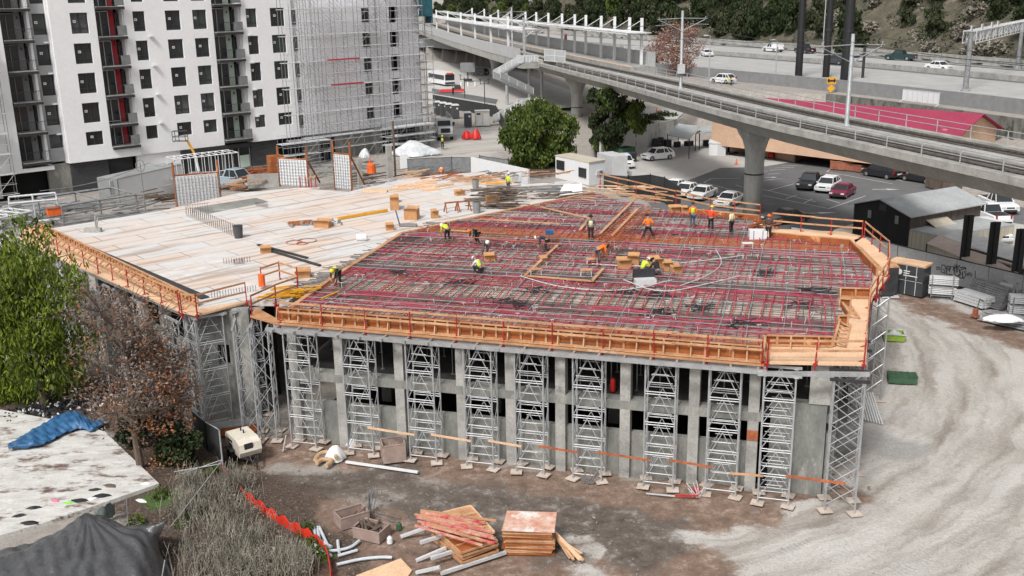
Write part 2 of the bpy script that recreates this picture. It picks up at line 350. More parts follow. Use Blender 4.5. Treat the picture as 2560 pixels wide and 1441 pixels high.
    hh = math_('ADD', math_('MULTIPLY', nb, 1.3), math_('ADD', math_('MULTIPLY', nf, .35), math_('MULTIPLY', tn, .8))); K(hh, bu.inputs['Height']); K(bu.outputs[0], b.inputs['Normal'])
    return m
gr.data.materials.append(ground_material()); structure(gr)
def hillmask(X, Y):
    s, _ = seg_sd(X, Y, FF); return (s > 1.2) & (s < 110) & (Y > 60)
hx = np.arange(-150, 250, 2.1); hy = np.arange(60, 760, 2.1)
def hzf(X, Y): return height(X, Y) + vnoise(X, Y, 2.2, 5) * .8 + .5
hl, hv = grid_mesh('hillside', hx, hy, hzf, hillmask); structure(hl)
M['hill'] = P('hillside_scrub', (.115, .10, .07), (.045, .045, .03), .3, .95, bump=1, bscale=.9, spot=(.19, .165, .13), sp=.64, detail=10, fine=.35)
hl.data.materials.append(M['hill'])
def ribbon(a, b, z, n=120):
    def res(p, n):
        p = np.array(p); d = np.r_[0, np.cumsum(np.hypot(*np.diff(p, axis=0).T))]; t = np.linspace(0, d[-1], n); return np.stack([np.interp(t, d, p[:, 0]), np.interp(t, d, p[:, 1])], 1)
    return res(a, n), res(b, n)
A_, B_ = FN, FF
if math.hypot(A_[0][0] - B_[0][0], A_[0][1] - B_[0][1]) > math.hypot(A_[0][0] - B_[-1][0], A_[0][1] - B_[-1][1]): B_ = B_[::-1]
fa, fb = ribbon(A_, B_, 10)
if fa[0][1] > fa[-1][1]: fa, fb = fa[::-1], fb[::-1]
def strip(name, m, t0, t1, z0, z1=None, thick=0):
    z1 = z0 if z1 is None else z1; mb = MB(); pa = [fa[i] * (1 - t0) + fb[i] * t0 for i in range(120)]; pb = [fa[i] * (1 - t1) + fb[i] * t1 for i in range(120)]
    for i in range(119):
        if thick:
            mb.hexa([(*pa[i], z0 - thick), (*pa[i + 1], z0 - thick), (*pb[i + 1], z1 - thick), (*pb[i], z1 - thick), (*pa[i], z0), (*pa[i + 1], z0), (*pb[i + 1], z1), (*pb[i], z1)])
        else: mb.poly([(*pa[i], z0), (*pa[i + 1], z0), (*pb[i + 1], z1), (*pb[i], z1)])
    return mb.build(name, m)
M['fwy'] = P('worn_concrete_road', (.40, .395, .38), (.33, .325, .315), .25, .85, fine=.06, spot=(.27, .265, .255), sp=.63)
structure(strip('freeway', M['fwy'], 0.0, 1.0, ZFW))
structure(strip('freeway_shoulder', M['asphalt'], .50, .59, ZFW + .006)); structure(strip('freeway_shoulder', M['asphalt'], .93, .985, ZFW + .006)); structure(strip('freeway_shoulder', M['asphalt'], .02, .06, ZFW + .006))
mb = MB()
for t in (.17, .28, .39, .68, .76, .84):
    for i in range(0, 119):
        if i % 3: continue
        a, b = fa[i] * (1 - t) + fb[i] * t, fa[i + 1] * (1 - t) + fb[i + 1] * t; c = a + (b - a) * .8
        mb.beam((*a, ZFW + .012), (*c, ZFW + .012), .25, .012)
structure(mb.build('lane_marking', M['paint']))
def barrier(t, h, w, label, z=ZFW, m='concL', name='concrete_barrier'):
    mb = MB(); p = [fa[i] * (1 - t) + fb[i] * t for i in range(120)]
    for i in range(119):
        mb.beam((*p[i], z + h / 2), (*p[i + 1], z + h / 2), w, h)
    return tag(mb.build(name, M[m]), label, 'barrier')
barrier(.545, .9, .5, 'low concrete median barrier along the middle of the freeway')
barrier(1.0, 1.5, .5, 'pale concrete barrier wall at the foot of the brushy hillside')
o = barrier(-.004, 2.4, .5, 'long grey concrete retaining wall below the near edge of the freeway', 6.5, 'mgrey', 'retaining_wall')
fnp = [tuple(p) for p in fa]
def offset(path, d):
    out = []
    for i, p in enumerate(path):
        a = path[max(0, i - 1)]; b = path[min(len(path) - 1, i + 1)]; dx, dy = b[0] - a[0], b[1] - a[1]; l = math.hypot(dx, dy) or 1
        out.append((p[0] - dy / l * d, p[1] + dx / l * d))
    return out
low = offset(fnp, 5.0)
if seg_sd(np.array([low[40][0]]), np.array([low[40][1]]), FN)[0][0] > 0: low = offset(fnp, -5.0)
mb = MB()
for a, b in zip(low[:-1], low[1:]):
    if a[1] < 160 and a[1] > 60: mb.beam((*a, 5.2), (*b, 5.2), .4, 4.0)
M['moss'] = P('mossy_block_wall', (.20, .20, .185), (.09, .095, .075), .9, .95, spot=(.05, .055, .04), sp=.56, stretch=(1, 1, .5))
tag(mb.build('terrace_wall', M['moss']), 'mossy block wall below the frontage road behind the crimson roof', 'wall')
def sheet(name, px, z, m, lift=.05):
    mb = MB(); pts = [gp(a, b, z) for a, b in px]; mb.poly([(x, y, z + lift) for x, y in pts]); o = mb.build(name, m)
    if o.data.polygons[0].normal.z < 0: o.data.flip_normals()
    return structure(o)
structure(sheet('parking_lot', [(1500, 560), (1600, 480), (1668, 469), (1800, 418), (1880, 395), (1985, 410), (2080, 385), (2560, 490), (2560, 720), (2230, 640), (2050, 600), (1800, 600)], 0, M['asphalt'], .09))
M['lotconc'] = P('lot_concrete', (.47, .455, .43), (.40, .385, .365), .3, .9, fine=.06, spot=(.33, .32, .30), sp=.66)
sheet('concrete_yard', [(1512, 500), (1505, 398), (1700, 352), (1830, 365), (1985, 405), (2080, 380), (2300, 400), (2200, 420), (2075, 392), (1900, 420), (1800, 422), (1668, 474), (1600, 510)], 0, M['lotconc'], .10)
sheet('concrete_yard', [(2430, 545), (2560, 565), (2560, 640), (2500, 600), (2400, 580)], 0, M['lotconc'], .12)
sheet('plaza', [(1070, 262), (1250, 275), (1440, 270), (1440, 232), (1300, 180), (1060, 150)], 3.5, M['lotconc'], .06)
sheet('street', [(1080, 235), (1240, 262), (1245, 250), (1080, 222)], 3.5, M['asphalt'], .075)
sheet('sidewalk', [(1560, 300), (1590, 270), (1720, 275), (1690, 300)], 3.5, M['lotconc'], .06)
mb = MB(); pad = [gp(*p, .1) for p in ((-60, 1015), (215, 1068), (262, 1082), (398, 1212), (130, 1305), (-60, 1360))]
mb.prism(pad, -.3, .17)
M['pad'] = P('old_concrete_slab', (.62, .61, .585), (.44, .43, .40), .9, .9, spot=(.13, .08, .06), sp=.565, fine=.12, stretch=(1, 2.2, 1))
structure(mb.build('concrete_pad', M['pad']))
ZD = 6.8
gar = thing('concrete_garage', 'two level bare concrete garage frame under the red rebar deck', 'building', (*L(12, 10), 0))
def under(o, p=gar): o.parent = p; o.matrix_parent_inverse = p.matrix_world.inverted() if False else Matrix.Translation(-Vector(p.location)); return o
def part(mb, name, m, p=gar, smooth=False): return under(mb.build(name, m, smooth=smooth), p)
CU = [.24, 2.89, 6.25, 9.6, 12.2, 14.77, 18.0, 21.3, 24.07]
for i, u in enumerate(CU):
    mb = MB(); w = .5
    x, y = L(u, .62); mb.box(x, y, -.6, w, .62, 4.15, aU); part(mb, 'column', M['concL'])
    mb = MB(); mb.box(x, y, 4.0, w, .6, 2.62, aU); part(mb, 'column', M['concL'])
mb = MB()
for a, b in zip(CU[:-1], CU[1:]):
    x, y = L((a + b) / 2, .75); mb.box(x, y, -.6, b - a - .5, .3, 2.88, aU)
part(mb, 'spandrel_wall', M['conc'])
mb = MB(); x, y = L(12.15, .70); mb.box(x, y, 3.552, 24.6, .76, .45, aU); part(mb, 'edge_beam', M['conc'])
mb = MB(); mb.prism([L(0, 1.07), L(28.3, 1.07), L(29, 18), L(-1, 18)], 3.6, 3.93); part(mb, 'middle_floor', P('shade_painted_floor', (.07, .07, .068), (.025, .025, .025), .8, .9))  # floor colour darkened to paint in the dimness of the garage
mb = MB(); mb.prism([L(0, .95), L(27.5, .95), L(29, 18), L(-1, 18)], -.2, .12); part(mb, 'ground_floor', M['wall_shade'])
mb = MB(); x, y = L(13, 15); mb.box(x, y, 0, 30, .4, 6.5, aU); part(mb, 'rear_wall', M['wall_shade'])  # backing wall added inside the open garage to make its openings dark
mb = MB()
for u in (2.9, 9.6, 16.4, 23):
    for v in (6.5, 12): x, y = L(u, v); mb.box(x, y, 0, .6, .6, 3.58, aU); mb.box(x, y, 3.95, .6, .6, 2.6, aU)
stuff(part(mb, 'inner_columns', M['conc']))
mb = MB(); x, y = L(26.1, .8); mb.box(x, y, -.6, 2.5, .5, 5.2, aU); part(mb, 'end_wall', M['conc'])
mb = MB(); x, y = L(27.0, .75); mb.box(x, y, 4.62, .95, .55, 2.0, aU); part(mb, 'column', M['concL'])
mb = MB(); a = L(27.6, .9); b = L(27.9, 17)
mb.beam((*a, 1.2), (*b, 1.2), .4, 3.6); mb.beam((*a, 3.775), (*b, 3.775), .5, .45); part(mb, 'side_wall', M['conc'])
for v in (3.6, 7.0, 10.6, 14.2):
    mb = MB(); x, y = L(27.85, v); mb.box(x, y, 2.9, .5, .6, 3.7, aU); part(mb, 'column', M['conc'])
A0, A1, A2 = L(-5.4, 1.15), L(-3.1, 2.2), L(-2.2, 2.4)
def wallseg(a, b, z0, z1, t=.35, name='wing_wall', m='conc'):
    mb = MB(); mb.beam((*a, (z0 + z1) / 2), (*b, (z0 + z1) / 2), t, z1 - z0); return part(mb, name, M[m])
def lerp(a, b, t): return tuple(a[i] + (b[i] - a[i]) * t for i in range(len(a)))
wf0 = gp(505, 1045, 0); wf1 = gp(648, 1045, 0)
wallseg(wf0, lerp(wf0, wf1, .42), -.5, 6.6); wallseg(lerp(wf0, wf1, .62), wf1, -.5, 6.6)
wallseg(lerp(wf0, wf1, .42), lerp(wf0, wf1, .62), -.5, 3.3); wallseg(lerp(wf0, wf1, .42), lerp(wf0, wf1, .62), 4.5, 6.6)
wl_far = gp(60, 575, ZD); wln = wf0
dirw = Vector(sub(gp(110, 573, ZD), gp(513, 747, ZD))).normalized()
wend = (wln[0] + dirw.x * 27, wln[1] + dirw.y * 27)
mb = MB()
for k in range(9):
    p = lerp(wln, wend, k / 8.5 + .01); mb.box(p[0], p[1], -.5, .5, .5, 7.1, math.atan2(dirw.y, dirw.x))
part(mb, 'wing_pilasters', M['concL'])
wi = (dirw.y * .6, -dirw.x * .6)
wallseg((wln[0] + wi[0], wln[1] + wi[1]), (wend[0] + wi[0], wend[1] + wi[1]), -.5, 2.4); wallseg((wln[0] + wi[0], wln[1] + wi[1]), (wend[0] + wi[0], wend[1] + wi[1]), 3.5, 4.0)
inn = (dirw.y * 5, -dirw.x * 5)
wallseg((wln[0] + inn[0], wln[1] + inn[1]), (wend[0] + inn[0], wend[1] + inn[1]), 0, 6.5, .3, 'rear_wall', 'wall_shade')
slab_px = [(110, 573), (130, 571), (400, 528), (600, 482), (740, 470), (870, 480), (1000, 450), (1100, 437), (1200, 430), (1300, 462), (1425, 452), (1480, 470), (1488, 488), (1120, 562), (1000, 591), (835, 700), (767, 724), (722, 752), (640, 750), (617, 752), (500, 770)]
slab = [gp(*p, ZD) for p in slab_px]
def poly_obj(name, pts, z0, z1, m, parent=gar): mb = MB(); mb.prism(pts, z0, z1); return part(mb, name, m, parent)
def ccw(p): return p if sum(a[0] * b[1] - b[0] * a[1] for a, b in zip(p, p[1:] + p[:1])) > 0 else p[::-1]
def deckmat():
    m, n, b = newmat('plywood_and_concrete_deck'); N = n.nodes.new; K = n.links.new
    geo = N('ShaderNodeNewGeometry'); mp = N('ShaderNodeMapping'); mp.inputs['Rotation'].default_value = (0, 0, -rad(41.5)); K(geo.outputs['Position'], mp.inputs[0])
    br = N('ShaderNodeTexBrick'); br.inputs['Scale'].default_value = 1; br.inputs['Brick Width'].default_value = 4.9; br.inputs['Row Height'].default_value = 1.83
    br.inputs['Mortar Size'].default_value = .045; br.inputs['Mortar Smooth'].default_value = .5; br.inputs['Bias'].default_value = .15
    br.inputs['Color1'].default_value = (.62, .48, .39, 1); br.inputs['Color2'].default_value = (.56, .55, .54, 1); br.inputs['Mortar'].default_value = (.22, .17, .15, 1)
    K(mp.outputs[0], br.inputs[0])
    no = N('ShaderNodeTexNoise'); no.inputs['Scale'].default_value = .16; no.inputs['Detail'].default_value = 9; no.inputs['Roughness'].default_value = .6; K(mp.outputs[0], no.inputs[0])
    rp = N('ShaderNodeValToRGB'); rp.color_ramp.elements[0].position = .46; rp.color_ramp.elements[1].position = .64; rp.color_ramp.elements[1].color = (.75, .75, .75, 1); K(no.outputs[0], rp.inputs[0])
    mx = N('ShaderNodeMix'); mx.data_type = 'RGBA'; K(rp.outputs[0], mx.inputs[0]); K(br.outputs[0], mx.inputs[6])
    n2 = N('ShaderNodeTexNoise'); n2.inputs['Scale'].default_value = 1.1; n2.inputs['Detail'].default_value = 10; n2.inputs['Roughness'].default_value = .75; K(mp.outputs[0], n2.inputs[0])
    r2 = N('ShaderNodeValToRGB'); r2.color_ramp.elements[0].position = .3; r2.color_ramp.elements[0].color = (.40, .39, .38, 1); r2.color_ramp.elements[1].position = .62; r2.color_ramp.elements[1].color = (.68, .67, .66, 1); K(n2.outputs[0], r2.inputs[0])
    K(r2.outputs[0], mx.inputs[7])
    # long darker joints and stains
    n3 = N('ShaderNodeTexNoise'); n3.inputs['Scale'].default_value = .7; n3.inputs['Detail'].default_value = 8; mp3 = N('ShaderNodeMapping'); mp3.inputs['Scale'].default_value = (.25, 2.2, 1); K(mp.outputs[0], mp3.inputs[0]); K(mp3.outputs[0], n3.inputs[0])
    r3 = N('ShaderNodeMapRange'); r3.inputs[1].default_value = .54; r3.inputs[2].default_value = .64; r3.inputs[4].default_value = .75; K(n3.outputs[0], r3.inputs[0])
    m2 = N('ShaderNodeMix'); m2.data_type = 'RGBA'; K(r3.outputs[0], m2.inputs[0]); K(mx.outputs[2], m2.inputs[6]); m2.inputs[7].default_value = (.36, .27, .21, 1)
    K(m2.outputs[2], b.inputs['Base Color']); b.inputs['Roughness'].default_value = .8
    return m
M['deck'] = deckmat()
poly_obj('upper_deck', ccw(slab), 6.45, ZD - .005, M['deck'])
mat_px = [(698, 800), (1903, 903), (1908, 862), (2080, 866), (2090, 840), (2095, 812), (2118, 795), (2098, 765), (2100, 737), (2175, 738), (2188, 690), (2122, 618), (1925, 600), (1895, 585), (1888, 556), (1680, 535), (1488, 489), (1120, 563), (1000, 592), (835, 701)]
matp = ccw([gp(*p, ZD) for p in mat_px])
def formmat():
    m, n, b = newmat('form_deck_panels'); N = n.nodes.new; K = n.links.new
    geo = N('ShaderNodeNewGeometry'); mp = N('ShaderNodeMapping'); mp.inputs['Rotation'].default_value = (0, 0, rad(16.5)); K(geo.outputs['Position'], mp.inputs[0])
    br = N('ShaderNodeTexBrick'); br.inputs['Scale'].default_value = 1; br.inputs['Brick Width'].default_value = 2.44; br.inputs['Row Height'].default_value = 1.22; br.inputs['Mortar Size'].default_value = .03
    br.inputs['Color1'].default_value = (.62, .45, .35, 1); br.inputs['Color2'].default_value = (.40, .39, .35, 1); br.inputs['Mortar'].default_value = (.07, .055, .05, 1); K(mp.outputs[0], br.inputs[0])
    no = N('ShaderNodeTexNoise'); no.inputs['Scale'].default_value = .3; no.inputs['Detail'].default_value = 9; no.inputs['Roughness'].default_value = .7; K(mp.outputs[0], no.inputs[0])
    rp = N('ShaderNodeValToRGB'); rp.color_ramp.elements[0].position = .38; rp.color_ramp.elements[1].position = .62; rp.color_ramp.elements[0].color = (.17, .14, .13, 1); rp.color_ramp.elements[1].color = (.78, .69, .62, 1); K(no.outputs[0], rp.inputs[0])
    mx = N('ShaderNodeMix'); mx.data_type = 'RGBA'; mx.inputs[0].default_value = .5; K(br.outputs[0], mx.inputs[6]); K(rp.outputs[0], mx.inputs[7]); K(mx.outputs[2], b.inputs['Base Color']); b.inputs['Roughness'].default_value = .8
    return m
poly_obj('form_deck', matp, 6.6, ZD, formmat())
M['floor'] = P('shade_dark_floor', (.10, .10, .095), (.05, .05, .05), .8, .9)  # dark tone carries the lack of light indoors, the floor is dry
M['plyO'] = P('weathered_orange_ply', (.50, .26, .12), (.36, .17, .08), 1.2, .75, spot=(.55, .42, .32), sp=.6)
fw = thing('edge_formwork', 'orange plywood edge form with pale timber kickers around the deck', 'formwork', L(12, 0, 6.8))
def fpart(mb, name, m): return part(mb, name, M[m], fw)
plat_px = {'front_platform': [(625, 790), (690, 808), (1910, 912), (1903, 903), (698, 800), (640, 768)],
           'corner_platform': [(1910, 906), (2166, 911), (2172, 770), (2183, 742), (2222, 690), (2222, 645), (2160, 592), (2135, 600), (2188, 690), (2175, 738), (2100, 737), (2098, 765), (2118, 795), (2095, 812), (2080, 866), (1908, 862)],
           'wing_platform': [(48, 602), (449, 778), (493, 788), (617, 755), (600, 752), (497, 770), (110, 573), (60, 568)],
           'back_platform': [(2160, 592), (2110, 580), (1925, 572), (1895, 556), (1925, 600), (2122, 618)]}
for nm, px in plat_px.items():
    mb = MB(); mb.prism(ccw([gp(*p, ZD - .03) for p in px]), ZD - .13, ZD - .03); fpart(mb, 'platform', 'plyO' if nm == 'front_platform' else 'plyL')
def edgeform(a, b, out, h=.5, kick=.75, seg=.62, top=True):
    """upright plywood from a to b, studs and kickers on the side given by out"""
    a, b = Vector((*a, 0)), Vector((*b, 0)); d = (b - a); n = max(1, int(d.length / seg)); o = Vector((*out, 0)).normalized(); z = ZD
    mb = MB(); mb.beam(a + Vector((0, 0, z + h / 2 - .02)), b + Vector((0, 0, z + h / 2 - .02)), .03, h); fpart(mb, 'form_board', 'ply')
    mb = MB(); e = Vector((0, 0, 1))
    mb.beam(a + o * .08 + e * (z + h), b + o * .08 + e * (z + h), .11, .06); mb.beam(a + o * .10 + e * (z + .03), b + o * .10 + e * (z + .03), .13, .06)
    for i in range(n + 1):
        p = a + d * (i / n); mb.beam(p + o * .075 + e * (z + .02), p + o * .075 + e * (z + h), .07, .1)
        if i % 2 == 0: mb.beam(p + o * .10 + e * (z + h - .02), p + o * kick + e * (z + .02), .06, .08)
    mb.beam(a + o * kick + e * (z + .03), b + o * kick + e * (z + .03), .09, .05)
    fpart(mb, 'form_bracing', 'lum')
def Z2(px, py): return gp(px, py, ZD)
od = -DV
edgeform(Z2(698, 800), Z2(1903, 903), od, kick=.3, h=.72); edgeform(Z2(1908, 862), Z2(2080, 866), od); edgeform(Z2(1903, 903), Z2(1908, 862), DU, kick=.3)
edgeform(Z2(2095, 812), Z2(2118, 812), od, kick=.2, seg=.4); edgeform(Z2(2098, 768), Z2(2125, 770), od, kick=.2, seg=.4); edgeform(Z2(2100, 741), Z2(2176, 743), od, kick=.3)
edgeform(Z2(2080, 866), Z2(2095, 812), DU, kick=.6, seg=.3, h=.3); edgeform(Z2(2118, 795), Z2(2098, 765), DU, kick=.6, seg=.3, h=.3)
edgeform(Z2(2188, 690), Z2(2122, 618), DU); edgeform(Z2(2122, 618), Z2(1925, 600), DV); edgeform(Z2(1895, 556), Z2(1680, 535), DV)
ow = (-dirw.y, dirw.x) if (-dirw.y) < 0 else (dirw.y, -dirw.x)
edgeform(Z2(103, 573), Z2(497, 766), ow, kick=.8, seg=.5)
mb = MB()
for a, b in (((702, 796), (835, 700)), ((835, 700), (1005, 590)), ((1005, 590), (1130, 561)), ((1130, 561), (1485, 487))):
    mb.beam((*Z2(*a), ZD + .12), (*Z2(*b), ZD + .12), .28, .24)
fpart(mb, 'stop_board', 'lum')
mb = MB(); mb.beam((*gp(120, 578, ZD), ZD + .03), (*gp(513, 747, ZD), ZD + .03), .5, .10); part(mb, 'slab_edge', M['dsteel'])
mb = MB()
def fascia(a, b, z=6.56, w=.14, h=.2):
    mb.beam((*a, z), (*b, z), w, h)
fascia(L(-.6, -.55), L(24.6, -1.05)); fascia(L(-.6, .1), L(24.6, -.4)); fascia(L(24.2, -1.1), L(29.0, -.1), 6.5)
fascia(gp(55, 612, 6.5), gp(452, 785, 6.5)); fascia(gp(452, 789, 6.5), gp(615, 758, 6.5))
for u in np.arange(-.2, 24.5, 1.22): mb.beam(L(u, 1.0, 6.58), L(u, -.95, 6.58), .1, .14)
fpart(mb, 'joists', 'alu')
def guardrail(pts, label, step=2.35, h=1.15, base=None):
    base = ZD - .35 if base is None else base
    t = thing('guard_rail', label, 'guard rail', (*pts[0], ZD)); inv = Vector(t.location)
    P3 = [Vector((*p, 0)) for p in pts]; rl = MB(); post0 = None
    for a, b in zip(P3[:-1], P3[1:]):
        n = max(1, round((b - a).length / step))
        for i in range(n + (b is P3[-1] or b == P3[-1])):
            p = a + (b - a) * (i / n)
            if post0 is None:
                mb = MB(); mb.beam((0, 0, -.35), (0, 0, h), .055); mb.box(0, 0, -.12, .16, .16, .1); mb.beam((0, 0, .1), (.25, 0, -.02), .04); post0 = mb.build('rail_post', M['red'], t); q = post0
            else: q = post0.copy(); COL.objects.link(q); q.parent = t
            q.location = p - Vector((inv.x, inv.y, 0)) + Vector((0, 0, R.uniform(-.03, .03))); q.rotation_euler = (R.uniform(-.03, .03), R.uniform(-.03, .03), R.uniform(0, 3))
        e = Vector((0, 0, ZD)); j = lambda: Vector((0, 0, R.uniform(-.03, .03)))
        for zz in (h - .06, h * .52):
            m_ = 1 + int((b - a).length / 4.8)
            for k in range(m_):
                rl.beam(a + (b - a) * (k / m_) + e + Vector((0, 0, zz)) + j(), a + (b - a) * min(1, (k + 1.04) / m_) + e + Vector((0, 0, zz)) + j(), .05, .10)
    under(rl.build('rail', M['lum']), t); return t
ro = lambda a, b, k=.0: Z2(a, b)
guardrail([ro(700, 806), ro(1905, 908)], 'long front guard rail of red posts and pale timber above the shoring towers')
guardrail([ro(1918, 908), ro(2160, 910)], 'short guard rail on the pale plywood corner platform at the deck end', 1.9)
guardrail([ro(2160, 905), ro(2172, 772), ro(2190, 742)], 'guard rail running back along the pale plywood strip beside the haul road', 2.2)
guardrail([ro(2192, 740), ro(2220, 692), ro(2220, 648), ro(2160, 594)], 'angled guard rail wrapping the far right corner of the rebar deck', 1.8)
guardrail([ro(2155, 594), ro(1928, 572)], 'guard rail along the back of the deck in front of the grey graffiti wall', 2.2)
guardrail([ro(1900, 548), ro(1775, 533), ro(1690, 512), ro(1500, 466)], 'guard rail behind the workers facing the parking lot', 2.6)
guardrail([ro(60, 598), ro(449, 776)], 'guard rail on the outer edge of the left wing beside the green tree', 2.2)
guardrail([ro(455, 784), ro(493, 787), ro(617, 755)], 'guard rail across the end of the left wing platform', 2.1)
guardrail([ro(630, 788), ro(690, 760), ro(745, 740)], 'short guard rail in the notch between the two decks', 1.6)
guardrail([ro(745, 715), ro(700, 700), ro(655, 715)], 'broken guard rail with an orange can hung on it by the notch', 1.5)
mb = MB(); p = Z2(656, 722); mb.tube([(*p, ZD + .15), (*p, ZD + .85)], .2, 8); tag(mb.build('water_cooler', M['orange']), 'orange cylinder cooler at the corner of the white deck', 'cooler')
def clip(poly, p, d):
    """parameters where the line p + t d crosses the polygon"""
    ts = []
    for a, b in zip(poly, poly[1:] + poly[:1]):
        ex, ey = b[0] - a[0], b[1] - a[1]; den = d[0] * ey - d[1] * ex
        if abs(den) < 1e-9: continue
        t = ((a[0] - p[0]) * ey - (a[1] - p[1]) * ex) / den; s = ((a[0] - p[0]) * d[1] - (a[1] - p[1]) * d[0]) / den
        if 0 <= s < 1: ts.append(t)
    ts.sort(); return list(zip(ts[::2], ts[1::2]))
mb = MB(); mo = MB()
Dp = Vector(DU); Dq = Vector(DV)
def bars(bld, dirv, nrm, lo, hi, step, z, w, jit=.1, skip=0.0, sh=.25):
    t = lo
    while t < hi:
        t += step * R.uniform(.75, 1.25)
        if R.random() < skip: continue
        q = OU + Vector(nrm) * t
        for a, b in clip(matp, q, dirv):
            a += R.uniform(0, sh); b -= R.uniform(0, sh)
            if b - a < .5: continue
            # broken into overlapping lengths
            x = a
            while x < b:
                y = min(b, x + R.uniform(5, 9)); j0, j1 = R.uniform(-jit, jit), R.uniform(-jit, jit)
                p0 = q + Vector(dirv) * x + Vector(nrm) * j0; p1 = q + Vector(dirv) * y + Vector(nrm) * j1
                bld.beam((*p0, z + R.uniform(0, .03)), (*p1, z + R.uniform(0, .03)), w, w); x = y - .4 if y < b - .01 else b + 1
bars(mb, Dp, Dq, -3, 42, .36, ZD + .07, .032); bars(mb, Dq, Dp, -4, 33, .55, ZD + .10, .030, skip=.1)
for c in (5.2, 11.0, 17.5, 24, 29): bars(mb, Dp, Dq, c - .6, c + .6, .15, ZD + .14, .034, skip=.2)
stuff(tag(mb.build('rebar_mat', M['rebar']), 'dense dark mat of crossing steel reinforcing bars tied over the form deck', 'rebar'))
for c, w_ in ((.9, 1.0), (22.2, .45), (21.0, .45)): bars(mo, Dp, Dq, c - w_, c + w_, .15, ZD + .16, .035, skip=.1)
mp_ = MB(); bars(mp_, Dp, Dq, -1, 40, .8, ZD + .2, .035, skip=.35); bars(mp_, Dq, Dp, -2, 30, 1.6, ZD + .2, .03, skip=.3); stuff(tag(mp_.build('top_bars', M['alu']), 'thin pale bars and conduits lying over the rebar mat', 'rebar'))
for c in (3, 8.6, 15, 20.6): bars(mo, Dq, Dp, c - .5, c + .5, .25, ZD + .13, .03, skip=.5)
stuff(tag(mo.build('edge_rebar', M['rebarO']), 'bands of orange rusty bars lying in the beam lines of the deck', 'rebar'))
def wav(t, a, k, ph): return a * math.sin(t * k + ph)
ti = 0
NTH = lambda n: f"{n}{'th' if 10 < n % 100 < 14 else {1: 'st', 2: 'nd', 3: 'rd'}.get(n % 10, 'th')}"
for c, ns, wd in ((3.6, 6, 1.2), (5.2, 6, .8), (8.9, 4, .9), (10.4, 5, .8), (12.8, 3, .7), (14.6, 4, .7), (16.9, 4, .9), (19.4, 5, 1.0), (23.4, 4, .8), (26.4, 4, .9), (29.6, 4, .9), (33, 4, 1.1), (36, 3, .8)):
    for k in range(ns):
        q = OU + DV * (c + (k / max(1, ns - 1) - .5) * wd)
        cl = clip(matp, q, DU)
        if not cl: continue
        a, b = cl[0][0] + .1, cl[-1][1] - .1; ph = R.uniform(0, .6); pts = []; n = int((b - a) / 1.3) + 2
        for i in range(n + 1):
            t = a + (b - a) * i / n; off = wav(t, .22, .55, c) + wav(t, .12, 1.1, ph + k)
            p = q + DU * t + DV * off; pts.append((p.x, p.y, ZD + .17 + .06 * math.sin(t * .9 + c)))
        mb = MB(); mb.tube(pts, .024, 4, False)
        tag(mb.build('tendon', M['pink']), f'crimson tendon running across the deck, {NTH(k + 1)} strand of the {NTH(ti + 1)} bundle from the front', 'tendon', 'crimson tendons laid in bundles across the deck')
    ti += 1
u = -1.0
while u < 30:
    u += R.uniform(.45, .8); q = OU + DU * u; cl = clip(matp, q, DV)
    for a, b in cl:
        if b - a < 2: continue
        pts = []; n = int((b - a) / .9) + 2; ph = R.uniform(0, 6)
        for i in range(n + 1):
            t = a + .1 + (b - a - .2) * i / n; off = wav(t, .08, .7, ph); p = q + DV * t + DU * off; pts.append((p.x, p.y, ZD + .21 + .09 * math.sin(t * .85 + 1)))
        mb = MB(); mb.tube(pts, .032, 4, False)
        tag(mb.build('tendon', M['pink2']), 'single crimson tendon running front to back on the deck', 'tendon', 'single crimson tendons laid front to back')
for i, (a, b, c, d) in enumerate((((1480, 660), (1600, 668), (1760, 652), (1850, 640)), ((1560, 700), (1650, 735), (1760, 712), (1850, 690)), ((1300, 690), (1400, 720), (1560, 730), (1680, 700)), ((1790, 625), (1810, 660), (1770, 690), (1700, 715)))):
    mb = MB(); pts = chaikin([g3(*q, ZD + .28) for q in (a, b, c, d)], 3); mb.tube(pts, .03, 5)
    tag(mb.build('conduit', M['lgrey']), ['pale conduit curving behind the stacked cartons on the deck', 'pale conduit sagging in front of the stacked cartons', 'long pale conduit left of the stacked cartons', 'short looping pale conduit right of the stacked cartons'][i], 'conduit')
mb = MB()
for _ in range(420):
    u, v = R.uniform(-1, 30), R.uniform(2.5, 34)
    p = OU + DU * u + DV * v; cl = clip(matp, OU + DU * u, DV)
    if not any(a < v < b for a, b in cl): continue
    h = R.uniform(.1, .32); mb.beam((p.x, p.y, ZD + .1), (p.x + R.uniform(-.06, .06), p.y, ZD + .1 + h), .028)
    if R.random() < .35: mb.beam((p.x - .1, p.y, ZD + .1 + h), (p.x + .12, p.y, ZD + .1 + h), .03)
stuff(tag(mb.build('bar_chairs', M['lgrey']), 'many small pale bar chairs and stubs poking up through the rebar', 'bar chairs'))
mb = MB()
for cx_, cy_ in ((1240, 765), (1290, 770), (1640, 790), (1340, 735), (2000, 770), (2040, 735), (1560, 740), (1900, 690), (1750, 780), (1150, 715), (1010, 690), (1850, 820), (1650, 745)):
    x, y = Z2(cx_, cy_)
    for i in range(16): mb.beam((x + R.uniform(-1, 1), y + R.uniform(-.7, .7), ZD + .2), (x + R.uniform(-1, 1), y + R.uniform(-.7, .7), ZD + .2 + R.uniform(0, .12)), .035)
stuff(tag(mb.build('column_head_bars', M['dsteel']), 'clusters of short dark bars over the column heads', 'rebar'))
